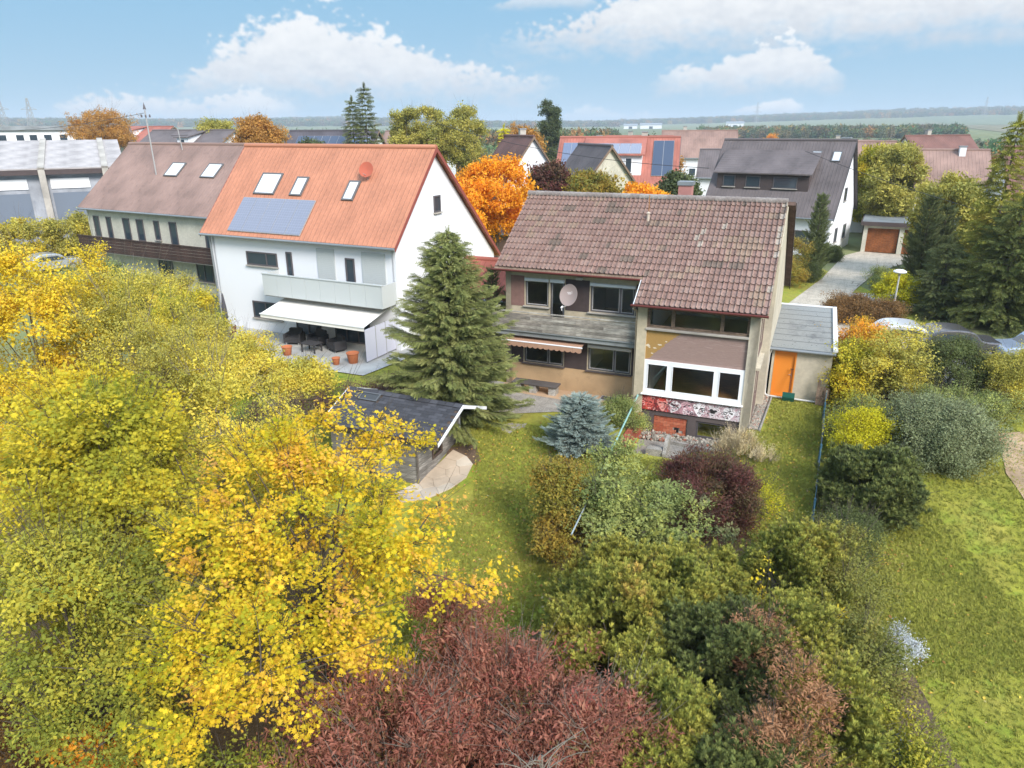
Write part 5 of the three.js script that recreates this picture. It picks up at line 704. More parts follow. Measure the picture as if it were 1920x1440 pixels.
// ------------------------------------------------------------------ vegetation
const leafM = new THREE.MeshPhysicalMaterial({ color: 0xffffff, roughness: 0.75, transmission: 0.42, thickness: 0, side: THREE.DoubleSide, specularIntensity: 0.3 });
const needleM = new THREE.MeshStandardMaterial({ color: 0xffffff, roughness: 0.85, side: THREE.DoubleSide });
function geoOf(tris) { const g = new THREE.BufferGeometry(); g.setAttribute('position', new THREE.Float32BufferAttribute(tris, 3)); g.computeVertexNormals(); return g; }
const fan = (c, pts) => { const o = []; for (let i = 0; i < pts.length; i++) o.push(c, pts[i], pts[(i + 1) % pts.length]); return o; };
const LEAF = {
  maple: fan([0, 0.12, -0.05], [[0, -0.35, 0], [0.3, -0.3, -0.03], [0.66, -0.26, -0.14], [0.4, 0.0, -0.02], [0.86, 0.3, -0.18], [0.44, 0.3, -0.02], [0.4, 0.68, -0.1], [0.17, 0.5, -0.01], [0, 1, -0.2], [-0.17, 0.5, -0.01], [-0.4, 0.68, -0.1], [-0.44, 0.3, -0.02], [-0.86, 0.3, -0.18], [-0.4, 0.0, -0.02], [-0.66, -0.26, -0.14], [-0.3, -0.3, -0.03]]),
  oval: [[0, -0.5, 0], [0.36, 0, 0.1], [0, 0.12, 0], [0, 0.12, 0], [0.36, 0, 0.1], [0, 0.62, -0.1], [0, -0.5, 0], [0, 0.12, 0], [-0.36, 0, 0.1], [-0.36, 0, 0.1], [0, 0.12, 0], [0, 0.62, -0.1]],
  long: [[0, -0.6, 0], [0.22, 0, 0.1], [0, 0.1, 0], [0, 0.1, 0], [0.22, 0, 0.1], [0, 0.8, -0.22], [0, -0.6, 0], [0, 0.1, 0], [-0.22, 0, 0.1], [-0.22, 0, 0.1], [0, 0.1, 0], [0, 0.8, -0.22]],
};
function spray(leaf, n, R, size, tilt, seed, droop = 0, flat = 0.5) { // y is up/out of the spray
  const r = mulberry(seed), o = [], m = new THREE.Matrix4(), q = new THREE.Quaternion(), e = new THREE.Euler(), v = V(0, 0, 0);
  for (let i = 0; i < n; i++) {
    const a = r() * 6.283, d = R * Math.sqrt(r()), s = size * (0.5 + r() * 0.95);
    e.set(-Math.PI / 2 + (r() - 0.5) * tilt - droop * (0.4 + r() * 0.8) * -1, (r() - 0.5) * tilt * 0.8, 0, 'YXZ'); q.setFromEuler(e);
    const spin = new THREE.Quaternion().setFromAxisAngle(V(0, 1, 0), -a - Math.PI / 2 + (r() - 0.5) * 1.4);
    m.compose(V(Math.cos(a) * d, (r() - 0.5) * R * 2 * flat, Math.sin(a) * d), spin.multiply(q), V(s, s, s));
    for (const p of leaf) { v.set(...p).applyMatrix4(m); o.push(v.x, v.y, v.z); }
  }
  return geoOf(o);
}
const SP = {
  maple: [1, 2, 3].map(s => spray(LEAF.maple, 13, 0.21, 0.051, 1.9, s, 0.5, 0.6)),
  oval: [4, 5].map(s => spray(LEAF.oval, 15, 0.21, 0.062, 2.2, s, 0.5, 0.6)),
  small: [6, 7].map(s => spray(LEAF.oval, 22, 0.18, 0.044, 2.8, s, 0.2, 0.8)),
  tiny: [8, 9].map(s => spray(LEAF.oval, 26, 0.15, 0.034, 3.0, s, 0, 0.9)),
  droop: [10, 11].map(s => spray(LEAF.long, 15, 0.18, 0.066, 1.6, s, 1.05, 0.9)),
  hazel: [12, 13].map(s => spray(LEAF.oval, 10, 0.21, 0.1, 1.3, s, 0.5, 0.5)),
  far: [14, 15].map(s => spray(LEAF.oval, 22, 0.5, 0.22, 3.0, s, 0.2, 0.8)),
  fir: [16, 17].map(seed => { const r = mulberry(seed), o = []; // needle twig along +y, flat-ish fan, drooping side shoots
    for (let k = 0; k < 10; k++) { const y0 = k * 0.1, side = k % 2 ? 1 : -1, L = 0.44 * (1 - k * 0.06), a = side * (0.75 + r() * 0.25), dx = Math.sin(a) * L, dy = Math.cos(a) * L, dz = (r() - 0.5) * 0.16 - 0.05, w = 0.045; const tx = dx, ty = y0 + dy;
      o.push(0, y0 - w, 0, tx, ty, dz, 0, y0 + w, 0, 0, y0, w * 1.2, tx, ty, dz, 0, y0, -w * 1.2);
      for (let j = 1; j < 5; j++) { const t = j / 5, px = tx * t, py = y0 + dy * t, pz = dz * t, l = 0.1; for (const s of [-1, 1]) { const ax = Math.cos(a) * s * l + dx * 0.12, ay = -Math.sin(a) * s * l + dy * 0.12; o.push(px - 0.01, py - 0.016, pz, px + ax, py + ay, pz + (r() - 0.5) * 0.05, px + 0.01, py + 0.016, pz); } } }
    o.push(-0.035, 0, 0, 0, 1.12, 0, 0.035, 0, 0, 0, 0, -0.035, 0, 1.12, 0, 0, 0, 0.035); return geoOf(o); }),
  juniper: [18, 19, 20].map(seed => { const r = mulberry(seed), o = []; // plume of scale-leaved shoots pointing up and out
    for (let k = 0; k < 26; k++) { const a = r() * 6.28, sp = 0.15 + r() * 0.75, L = 0.14 + r() * 0.16, bx0 = Math.cos(a) * 0.05 * r(), bz0 = Math.sin(a) * 0.05 * r(), y0 = r() * 0.12, tx = bx0 + Math.cos(a) * Math.sin(sp) * L, tz = bz0 + Math.sin(a) * Math.sin(sp) * L, ty = y0 + Math.cos(sp) * L, w = 0.012 + r() * 0.008; const px = -Math.sin(a) * w, pz = Math.cos(a) * w, mx = (bx0 + tx) / 2, my = (y0 + ty) / 2, mz = (bz0 + tz) / 2;
      o.push(bx0, y0, bz0, mx + px, my, mz + pz, tx, ty, tz, bx0, y0, bz0, tx, ty, tz, mx - px, my, mz - pz); o.push(mx, my, mz, mx + px * 3 + (tx - mx) * 0.6, my + 0.05, mz + pz * 3 + (tz - mz) * 0.6, mx + (tx - mx) * 0.3, my + (ty - my) * 0.3, mz + (tz - mz) * 0.3); o.push(mx, my, mz, mx - px * 3 + (tx - mx) * 0.5, my + 0.05, mz - pz * 3 + (tz - mz) * 0.5, mx + (tx - mx) * 0.3, my + (ty - my) * 0.3, mz + (tz - mz) * 0.3); }
    return geoOf(o); }),
  twig: [21].map(seed => { const r = mulberry(seed), o = []; for (let k = 0; k < 12; k++) { const a = r() * 6.28, s = 0.2 + r() * 0.6, L = 0.25 + r() * 0.3, w = 0.005, tx = Math.cos(a) * Math.sin(s) * L, tz = Math.sin(a) * Math.sin(s) * L, ty = Math.cos(s) * L; o.push(-w, 0, 0, tx, ty, tz, w, 0, 0); for (let j = 0; j < 2; j++) { const t = 0.5 + r() * 0.5, q = 0.022, X = tx * t, Y = ty * t, Z = tz * t; o.push(X, Y, Z, X + q, Y + q * (r() - 0.3), Z + q * (r() - 0.5), X + q * 0.3, Y + q, Z - q); } } return geoOf(o); }),
};
const UPV = V(0, 1, 0), _q = new THREE.Quaternion(), _q2 = new THREE.Quaternion(), _m = new THREE.Matrix4(), _s = V(1, 1, 1);
class Sprays {
  constructor(geos) { this.b = geos.map(g => ({ g, m: [], c: [] })); }
  add(p, n, s, col, r) { const b = this.b[Math.floor(r() * this.b.length)]; _q.setFromUnitVectors(UPV, n); _q2.setFromAxisAngle(UPV, r() * 6.283); _q.multiply(_q2); _s.setScalar(s); _m.compose(p, _q, _s); for (let i = 0; i < 16; i++) b.m.push(_m.elements[i]); b.c.push(col.r, col.g, col.b); }
  build(parent, name, m) { this.b.forEach(b => { const n = b.m.length / 16; if (!n) return; const im = new THREE.InstancedMesh(b.g, m, n); im.instanceMatrix.array.set(b.m); im.instanceColor = new THREE.InstancedBufferAttribute(new Float32Array(b.c), 3); im.name = name; im.castShadow = im.receiveShadow = true; im.userData.kind = 'stuff'; parent.add(im); }); }
}
// palette: weighted sRGB colours; patches of like colour by noise of place, individuals jittered
function palette(list, freq = 0.9, k = 0.78, mixN = 0.55) {
  const cols = list.map(c => alb(...c, k)), off = list.length * 3.7 + list[0][0];
  return (p, r) => { let t = (fbm(p.x * freq + off, p.y * freq, p.z * freq, 2) * 1.5 + 0.5) * mixN + r() * (1 - mixN); t = Math.max(0, Math.min(0.999, t)) * (cols.length - 1); const i = Math.floor(t), c = cols[i].clone().lerp(cols[i + 1] || cols[i], t - i), j = 0.82 + r() * 0.36; return c.multiplyScalar(j); };
}
function limb(a, b, bend, r0, r1, seg, r) { // curved tapering branch
  const mid = a.clone().lerp(b, 0.5).add(V((r() - 0.5) * bend, bend * 0.5, (r() - 0.5) * bend)), gs = []; let p = a, n = 4;
  for (let i = 1; i <= n; i++) { const t = i / n, q = a.clone().multiplyScalar((1 - t) * (1 - t)).addScaledVector(mid, 2 * t * (1 - t)).addScaledVector(b, t * t); gs.push(bar(p, q, lerp(r0, r1, (i - 1) / n), lerp(r0, r1, t), seg)); p = q; } return gs;
}
function plant(o) { // broad-leaved tree or shrub: o.e = [[cx, cy, cz, rx, ry, rz], ...] crown lobes in world space
  const r = mulberry(o.seed), by = o.y ?? G(o.x, o.z), t = thing(o.name, o.label, o.cat || 'shrub', [o.x, by, o.z], 0, o.group), base = V(o.x, by, o.z), sp = new Sprays(o.geo), br = [], pal = o.pal, stems = o.stems || 1, vol = o.e.map(e => e[3] * e[4] * e[5]), tot = vol.reduce((a, b) => a + b);
  const roots = []; for (let i = 0; i < stems; i++) roots.push(V((r() - 0.5) * (o.spread || 0.5), -0.05, (r() - 0.5) * (o.spread || 0.5)));
  const top = V(o.e[0][0], o.e[0][1] + o.e[0][4] * 0.3, o.e[0][2]).sub(base); if (stems === 1) roots[0].set(0, -0.05, 0);
  const tr = o.tr || 0.12, trunk = []; roots.forEach(q => trunk.push(...limb(q, top.clone().multiplyScalar(stems > 1 ? 0.55 : 0.9).add(q.clone().multiplyScalar(1.5)), o.bend || 0.5, tr, tr * 0.35, 7, r)));
  const seen = [];
  o.e.forEach((e, k) => { const n = Math.max(3, Math.round(o.clumps * vol[k] / tot));
    for (let i = 0; i < n; i++) {
      let d, f, c, tries = 0; do { d = V(r() * 2 - 1, r() * 2 - 1, r() * 2 - 1); f = o.shell ?? 0.5; const l = d.length(); if (l > 1 || l < 0.05) { d.set(2, 0, 0); } else d.multiplyScalar((f + (1 - f) * Math.sqrt(r())) / l); c = V(e[0] + d.x * e[3], e[1] + d.y * e[4], e[2] + d.z * e[5]); tries++; } while (tries < 30 && (d.x > 1 || c.y < by + 0.15 || fbm(c.x * (o.gf || 0.6) + o.seed, c.y * (o.gf || 0.6), c.z * (o.gf || 0.6), 2) < (o.gap ?? -0.12)));
      if (d.x > 1) continue; const cen = V(e[0], e[1], e[2]), out = c.clone().sub(cen).normalize();
      const loc = c.clone().sub(base), root = roots[Math.floor(r() * roots.length)], at = root.clone().lerp(top.clone().add(root), Math.min(0.92, Math.max(0.15, loc.y / Math.max(0.5, top.y) * (0.35 + r() * 0.35))));
      if (seen.length > 5 && r() < 0.8) { let bd = 1e9, bp = null; for (const q of seen) { const dd = q.distanceTo(loc) + (q.y > loc.y + 0.3 ? 1 : 0); if (dd < bd && dd > 0.05) { bd = dd; bp = q; } } if (bp && bd < at.distanceTo(loc)) at.copy(bp); }
      seen.push(loc.clone());
      br.push(...limb(at, loc, loc.distanceTo(at) * 0.18, Math.min(tr * 0.4, 0.012 + loc.distanceTo(at) * 0.008) * (o.bk || 1), 0.005, 4, r));
      for (let j = 0; j < (o.tw ?? 4); j++) { const d2 = out.clone().multiplyScalar(0.8).add(V(r() - 0.5, r() * 0.9 - 0.1, r() - 0.5)).multiplyScalar(o.cr * (1.2 + r() * 1.2)); br.push(bar(loc, loc.clone().add(d2), 0.006 * (o.bk || 1), 0.002, 3)); }
      const cr = o.cr * (0.6 + r() * 0.8), per = Math.round(o.per * (0.6 + r() * 0.8)), cpal = r();
      for (let j = 0; j < per; j++) {
        const g = V((r() + r() + r() - 1.5), (r() + r() + r() - 1.5) * (o.flat ?? 0.6), (r() + r() + r() - 1.5)).multiplyScalar(cr * 1.25); const p = c.clone().add(g); if (p.y < by + 0.03) continue;
        const nrm = V(0, o.up ?? 0.7, 0).addScaledVector(out, o.outw ?? 0.5).add(V(r() - 0.5, r() - 0.5, r() - 0.5).multiplyScalar(o.jit ?? 0.9)).normalize();
        sp.add(p.sub(base), nrm, lerp(o.s[0], o.s[1], r()) * (r() < 0.2 ? 1.3 : 1) * (r() < 0.2 ? 0.7 : 1), pal(c.clone().lerp(p.clone().add(base), 0.6), r), r);
      }
    } });
  P(t, 'trunk', trunk, o.bark || MT.bark); P(t, 'branches', br, o.bark2 || o.bark || MT.bark); sp.build(t, 'crown', o.m || leafM);
  return t;
}
function spruce(o) { // whorled conifer
  const r = mulberry(o.seed), by = o.y ?? G(o.x, o.z), t = thing(o.name, o.label, 'conifer', [o.x, by, o.z], 0, o.group), sp = new Sprays(SP.fir), br = [], H0 = o.h;
  P(t, 'trunk', bar(V(0, -0.1, 0), V(0, H0, 0), o.tr || 0.14, 0.015, 9), MT.bark);
  const n = Math.round(H0 / (o.step || 0.24));
  for (let i = 0; i < n; i++) {
    const f = (i + 0.5) / n, y = lerp(o.low ?? 0.15, H0, f), R = o.R * Math.pow(1 - f, o.pow || 0.85) * (0.85 + 0.3 * r()) + 0.08, m = Math.max(4, Math.round((o.den || 9) * (0.45 + 0.65 * (1 - f))));
    for (let k = 0; k < m; k++) {
      const a = k / m * 6.283 + i * 2.4 + (r() - 0.5) * 0.6, L = R * (0.58 + 0.62 * r()), dr = (o.droop ?? 0.25) * (1 - f * 0.9) , d = V(Math.cos(a), 0, Math.sin(a));
      const pt = s => d.clone().multiplyScalar(L * s).add(V(0, y + L * (0.12 * s - dr * s * s + (o.tip ?? 0.12) * s * s * s), 0)); br.push(bar(V(0, y, 0), pt(0.5), 0.022 * (0.4 + 0.6 * (1 - f)), 0.012, 4), bar(pt(0.5), pt(1), 0.012, 0.004, 4));
      const nt = Math.max(3, Math.round(L / (o.gapT || 0.13)));
      for (let j = 0; j < nt; j++) { const s = 0.22 + 0.78 * (j + r() * 0.6) / nt, p = pt(s), side = j % 2 ? 1 : -1, ax = d.clone().multiplyScalar(0.7).add(V(-d.z, 0, d.x).multiplyScalar(side * (0.75 - 0.5 * s) * (0.6 + r() * 0.5))).add(V(0, (o.lift ?? -0.28) + (r() - 0.5) * 0.4 + s * 0.25, 0)).normalize(); sp.add(p, ax, (o.s || 0.42) * (0.65 + 0.5 * r()) * (1.1 - 0.35 * s), o.pal(p.clone().add(V(o.x, by, o.z)), r), r); }
    }
  }
  for (let k = 0; k < 6; k++) sp.add(V(0, H0 - 0.25 + k * 0.05, 0), V((r() - 0.5) * 0.5, 1, (r() - 0.5) * 0.5).normalize(), (o.s || 0.42) * 0.7, o.pal(V(o.x, by, o.z), r), r);
  P(t, 'branches', br, MT.bark); sp.build(t, 'crown', needleM); return t;
}
// palettes
const PAL = {
  hedge: palette([[110, 116, 56], [132, 134, 64], [154, 150, 70], [150, 128, 72]], 0.8, 0.95),
  maple: palette([[134, 142, 34], [170, 168, 38], [204, 188, 42], [226, 200, 48], [234, 198, 54], [230, 184, 74], [200, 148, 92]], 1.1, 1.02, 0.5),
  gold: palette([[170, 164, 44], [206, 188, 50], [228, 204, 56], [234, 200, 54], [220, 180, 62]], 0.8, 1.0),
  olive: palette([[134, 134, 62], [164, 158, 74], [188, 178, 84], [212, 194, 72], [228, 202, 70]], 0.9, 1.05),
  paleY: palette([[140, 142, 64], [178, 172, 78], [208, 194, 80], [228, 206, 74], [234, 210, 104]], 0.9, 1.05),
  lime: palette([[122, 132, 42], [156, 156, 48], [188, 178, 52], [214, 194, 52], [232, 204, 58]], 0.8, 1.05),
  green: palette([[104, 118, 44], [132, 140, 52], [160, 158, 58], [188, 176, 62], [216, 198, 66]], 0.9, 1.05),
  red: palette([[116, 112, 58], [122, 106, 60], [142, 96, 72], [158, 100, 82], [166, 106, 86], [180, 128, 102], [166, 80, 72], [134, 114, 62]], 1.5, 1.0, 0.5),
  juniper: palette([[110, 118, 46], [132, 136, 52], [152, 150, 60], [168, 160, 64], [182, 148, 72]], 0.8, 0.95),
  juniperDark: palette([[84, 94, 46], [102, 110, 52], [122, 126, 60]], 0.8, 0.95),
  rust: palette([[140, 124, 66], [178, 132, 92], [192, 144, 106], [172, 120, 84], [140, 130, 70]], 0.9, 0.95),
  hazel: palette([[104, 120, 62], [136, 148, 82], [160, 168, 102], [182, 184, 96], [208, 202, 108]], 0.8, 1.0),
  yelbush: palette([[104, 114, 50], [136, 134, 56], [160, 148, 60], [188, 152, 60], [150, 140, 70]], 0.9, 0.92),
  burgundy: palette([[106, 104, 56], [110, 92, 60], [118, 80, 66], [126, 66, 66], [128, 108, 72]], 1.1, 0.88),
  orange: palette([[196, 168, 50], [236, 186, 50], [242, 160, 50], [244, 140, 62]], 0.7, 0.95),
  farOrange: palette([[214, 156, 40], [240, 172, 36], [250, 182, 46], [236, 150, 40]], 0.5, 0.95),
  farBrown: palette([[176, 134, 66], [196, 148, 74], [210, 158, 80]], 0.5, 0.95),
  farYG: palette([[144, 146, 74], [172, 168, 84], [198, 186, 90], [206, 194, 104]], 0.5, 0.95),
  farGreen: palette([[84, 96, 62], [100, 112, 70], [118, 126, 78]], 0.5, 0.92),
  spruce: palette([[104, 114, 62], [126, 134, 74], [146, 150, 88], [166, 166, 104]], 1.2, 0.95),
  spruceDark: palette([[82, 90, 54], [98, 106, 62], [118, 124, 72]], 1.0, 0.95),
  blue: palette([[112, 128, 118], [138, 154, 146], [162, 176, 168], [128, 140, 112]], 1.5, 0.95),
  grey: palette([[120, 130, 86], [142, 150, 106], [158, 164, 122], [110, 120, 74]], 0.7, 0.95),
  box: palette([[88, 98, 56], [106, 116, 64], [124, 132, 74]], 0.9, 0.95),
  limeYel: palette([[176, 174, 40], [208, 200, 38], [226, 212, 40]], 0.7, 0.95),
  dry: palette([[178, 160, 120], [196, 178, 140], [206, 180, 104]], 0.9, 0.95),
  brownHedge: palette([[122, 100, 60], [146, 112, 68], [160, 122, 76], [110, 110, 58]], 0.9, 0.95),
};
// --- foreground trees on the left
plant({ name: 'maple_tree', label: 'bright yellow maple in front of the garden shed', cat: 'tree', x: -3.9, z: -12.2, seed: 101, geo: SP.maple, pal: PAL.maple, clumps: 215, per: 14, cr: 0.34, s: [0.8, 1.15], tr: 0.11, flat: 0.45, up: 0.9, outw: 0.35, gap: -0.02, gf: 1.0, shell: 0.25, tw: 6,
  e: [[-4.3, 4.2, -12.9, 2.0, 1.5, 1.7], [-4.4, 2.9, -10.5, 2.1, 1.5, 1.5], [-2.4, 3.8, -12.1, 1.5, 1.2, 1.3], [-5.5, 2.2, -9.6, 1.1, 1.0, 0.9], [-2.5, 2.6, -11.3, 1.2, 1.0, 1.0], [-4.1, 4.7, -14.6, 1.5, 1.1, 1.0], [-2.6, 4.7, -14.6, 0.7, 0.6, 0.9], [-1.1, 3.0, -12.0, 0.6, 0.3, 0.5], [-5.6, 3.6, -11.8, 1.3, 1.1, 1.3]] });
plant({ name: 'birch_tree', label: 'golden orange leafed tree at the left edge of the garden', cat: 'tree', x: -13.4, z: -19.5, seed: 102, geo: SP.oval, pal: PAL.gold, clumps: 150, per: 36, cr: 0.48, s: [0.9, 1.3], tr: 0.12, bark: MT.barkPale, e: [[-13.6, 5.6, -19.6, 2.0, 2.5, 2.0], [-13.0, 3.8, -18.4, 2.1, 2.0, 1.7], [-12.0, 3.0, -17.2, 1.6, 1.6, 1.3]] });
plant({ name: 'birch_tree', label: 'tall olive and yellow tree beside the golden orange tree', cat: 'tree', x: -10.9, z: -20.0, seed: 103, geo: SP.small, pal: PAL.olive, clumps: 130, per: 34, cr: 0.5, s: [0.9, 1.3], tr: 0.13, bark: MT.barkPale, e: [[-11.2, 5.3, -20.0, 2.0, 2.1, 1.9], [-9.6, 4.5, -19.6, 1.7, 1.6, 1.6], [-10.4, 3.2, -18.6, 2.0, 1.6, 1.5]] });
plant({ name: 'cherry_tree', label: 'pale yellow thinly leafed tree with bare grey twigs left of the shed', cat: 'tree', x: -8.0, z: -18.2, seed: 104, geo: SP.oval, pal: PAL.paleY, clumps: 125, per: 22, cr: 0.5, s: [0.8, 1.15], tr: 0.12, bark: MT.barkPale, bk: 1.3, gap: -0.1, e: [[-8.2, 3.7, -18.3, 2.1, 1.7, 2.0], [-6.4, 2.6, -18.0, 1.3, 1.2, 1.3], [-8.8, 2.4, -16.8, 1.8, 1.4, 1.4], [-7.2, 2.3, -16.6, 1.4, 1.2, 1.3]] });
plant({ name: 'maple_tree', label: 'yellow-green maple spreading behind the bright yellow one', cat: 'tree', x: -9.0, z: -14.2, seed: 105, geo: SP.maple, pal: PAL.lime, clumps: 150, per: 30, cr: 0.52, s: [0.9, 1.2], tr: 0.15, gap: -0.14, e: [[-9.4, 4.2, -14.6, 2.1, 1.8, 1.8], [-10.6, 4.2, -16.4, 1.8, 1.6, 1.5], [-7.8, 3.0, -14.0, 1.5, 1.2, 1.3], [-9.4, 2.8, -12.9, 1.7, 1.4, 1.2]] });
plant({ name: 'hornbeam_tree', label: 'dark green small-leaved tree below the yellow-green maple', cat: 'tree', x: -8.4, z: -11.0, seed: 106, geo: SP.oval, pal: PAL.green, clumps: 140, per: 30, cr: 0.45, s: [0.85, 1.15], tr: 0.12, e: [[-8.4, 2.6, -11.3, 1.9, 1.6, 1.3], [-6.7, 2.2, -11.2, 1.2, 1.4, 1.0], [-7.4, 0.9, -10.0, 1.4, 1.3, 0.9], [-6.2, 0.7, -9.2, 1.0, 1.1, 0.8]] });
plant({ name: 'hornbeam_tree', label: 'green and yellow bushy tree between the maples', cat: 'tree', x: -7.0, z: -13.4, seed: 107, geo: SP.oval, pal: PAL.green, clumps: 80, per: 26, cr: 0.45, s: [0.85, 1.15], tr: 0.1, e: [[-7.0, 2.2, -13.4, 1.4, 1.5, 1.3], [-6.2, 1.4, -14.8, 1.3, 1.3, 1.2]] });
plant({ name: 'golden_sapling', label: 'slender yellow sapling standing above the olive tree', cat: 'tree', x: -12.6, z: -21.4, seed: 130, geo: SP.oval, pal: PAL.gold, clumps: 16, per: 18, cr: 0.3, s: [0.8, 1.1], tr: 0.06, e: [[-12.6, 6.6, -21.4, 0.45, 1.5, 0.45]] });
plant({ name: 'clipped_hedge', label: 'low brownish small-leaved hedge at the lower left', cat: 'hedge', x: -9.6, z: -10.6, seed: 108, geo: SP.tiny, pal: palette([[84, 66, 30], [112, 84, 36], [134, 96, 40], [92, 88, 36]], 0.8, 0.85), clumps: 90, per: 34, cr: 0.32, s: [0.9, 1.3], tr: 0.04, stems: 5, spread: 2.5, shell: 0.6, e: [[-9.8, -0.5, -11.4, 2.2, 0.75, 1.1], [-8.2, -0.5, -9.6, 1.6, 0.7, 0.8]] });
plant({ name: 'orange_sapling', label: 'small orange-leafed maple sapling beside the low brown hedge', cat: 'sapling', x: -7.3, z: -9.6, seed: 131, geo: SP.maple, pal: PAL.orange, clumps: 12, per: 9, cr: 0.25, s: [0.8, 1.1], tr: 0.03, e: [[-7.4, 1.0, -9.7, 0.6, 0.5, 0.5]] });
plant({ name: 'snowberry_shrub', label: 'low green and yellow shrub under the bright yellow maple', x: -4.6, z: -8.7, seed: 132, geo: SP.oval, pal: PAL.green, clumps: 60, per: 22, cr: 0.36, s: [0.8, 1.1], tr: 0.025, stems: 5, spread: 1.2, e: [[-4.6, 0.3, -8.9, 1.3, 1.1, 0.9], [-5.6, 0.1, -7.9, 1.0, 1.0, 0.8], [-3.8, 0.0, -7.6, 1.2, 0.9, 0.7]] });
// --- red dogwoods
plant({ name: 'dogwood_shrub', label: 'large dark red dogwood with drooping leaves at the lower centre of the garden', x: -0.4, z: -11.0, seed: 111, geo: SP.droop, pal: PAL.red, clumps: 220, per: 22, cr: 0.32, s: [0.75, 1.15], tr: 0.03, tw: 5, gf: 1.4, stems: 9, spread: 1.6, bark: MT.barkPale, up: 0.9, shell: 0.3, gap: 0.0, e: [[-0.3, 0.6, -11.0, 2.0, 1.6, 1.5], [0.9, 0.4, -10.2, 1.5, 1.4, 1.3], [-1.4, 0.6, -9.8, 1.5, 1.4, 1.2]] });
plant({ name: 'dogwood_shrub', label: 'reddish brown dogwood with bare twigs beside the olive junipers', x: 1.7, z: -10.0, seed: 112, geo: SP.droop, pal: PAL.red, clumps: 90, per: 26, cr: 0.34, s: [0.75, 1.1], tr: 0.03, stems: 7, spread: 1.2, bark: MT.barkPale, up: 0.9, shell: 0.5, e: [[1.7, 0.5, -9.9, 1.1, 1.4, 1.0], [0.6, 0.0, -8.7, 1.3, 1.1, 0.8]] });
plant({ name: 'dogwood_shrub', label: 'purplish red dogwood under the yellow maple', x: -2.6, z: -9.8, seed: 113, geo: SP.droop, pal: PAL.red, clumps: 140, per: 26, cr: 0.34, s: [0.8, 1.15], tr: 0.03, stems: 7, spread: 1.2, bark: MT.barkPale, up: 0.9, shell: 0.5, e: [[-2.6, 0.9, -9.9, 1.4, 1.5, 1.0], [-1.6, 1.0, -12.6, 1.0, 1.2, 0.9], [-3.6, 0.3, -8.8, 1.2, 1.2, 0.9], [-2.0, 0.4, -8.4, 1.3, 1.2, 0.9]] });
{ const t = thing('bare_sapling', 'bare grey branching sapling in front of the dark red dogwood', 'sapling', [0.4, -1.0, -8.6]), r = mulberry(5), br = []; const root = V(0, 0, 0); P(t, 'trunk', limb(root, V(0.05, 2.9, -0.1), 0.3, 0.03, 0.016, 7, r), MT.barkPale); for (let i = 0; i < 15; i++) { const y = 1.5 + r() * 1.4, a = r() * 6.3, L = 0.5 + r() * 0.8, s = V(0.03, y, -0.05), e = V(Math.cos(a) * L * 0.8, y + L * 0.7, Math.sin(a) * L * 0.6); br.push(...limb(s, e, 0.25, 0.013, 0.004, 5, r)); for (let k = 0; k < 3; k++) { const m = s.clone().lerp(e, 0.4 + 0.2 * k); br.push(bar(m, m.clone().add(V((r() - 0.5) * 0.4, 0.25 * r(), (r() - 0.5) * 0.4)), 0.005, 0.002, 4)); } } P(t, 'branches', br, MT.barkPale); }
// --- olive junipers
const JG = 'olive junipers massed below the lawn';
[[2.5, -15.0, 1.3, 1.2, 1.2], [4.6, -15.3, 1.35, 1.2, 1.2], [3.5, -13.8, 1.3, 1.55, 1.2], [2.2, -12.9, 1.3, 1.6, 1.2], [6.9, -15.0, 1.2, 1.5, 1.2], [4.4, -12.2, 1.4, 1.5, 1.3], [2.7, -10.4, 1.1, 1.3, 1.1], [5.9, -12.6, 1.1, 1.4, 1.1], [5.8, -10.4, 1.1, 1.4, 1.1], [3.9, -9.3, 1.1, 1.2, 1.0]].forEach(([x, z, rx, ry, rz], i) => plant({ name: 'juniper_shrub', label: 'olive green feathery juniper in the mass below the lawn', group: JG, x, z, seed: 140 + i, geo: SP.juniper, m: needleM, pal: i === 5 || i === 9 ? PAL.juniperDark : PAL.juniper, clumps: 70, per: 150, cr: 0.24, s: [0.26, 0.48], tr: 0.05, stems: 3, spread: 0.7, shell: 0.7, flat: 1.15, up: 1.0, outw: 0.5, jit: 0.6, gap: -0.16, gf: 1.4, e: [[x, -1 + ry * 0.85, z, rx, ry, rz], [x + 0.2, -1 + ry * 1.45, z + 0.1, rx * 0.55, ry * 0.6, rz * 0.55]] }));
[[5.0, -11.9, 1.3, 0.55, 0.8], [5.2, -10.3, 1.5, 0.55, 1.0], [4.5, -9.3, 1.0, 0.8, 0.8]].forEach(([x, z, y, rx, ry], i) => plant({ name: 'rust_shrub', label: ['rust-brown withered shrub rising out of the olive junipers', 'tall pinkish brown withered shrub among the junipers', 'spreading brown withered shrub below the taller ones'][i], x, z, seed: 160 + i, geo: SP.droop, pal: PAL.rust, clumps: 40, per: 11, cr: 0.22, s: [0.55, 0.85], gap: -0.02, gf: 1.8, tr: 0.02, stems: 4, spread: 0.4, up: 0.8, e: [[x, y, z, rx, ry, rx]] }));
plant({ name: 'yellow_sprig', label: 'single upright sprig of yellow leaves above the junipers', cat: 'sapling', x: 5.8, z: -13.9, seed: 165, geo: SP.hazel, pal: PAL.gold, clumps: 9, per: 2, cr: 0.1, s: [0.5, 0.8], tr: 0.012, e: [[5.8, 1.5, -13.9, 0.15, 0.75, 0.15]] });
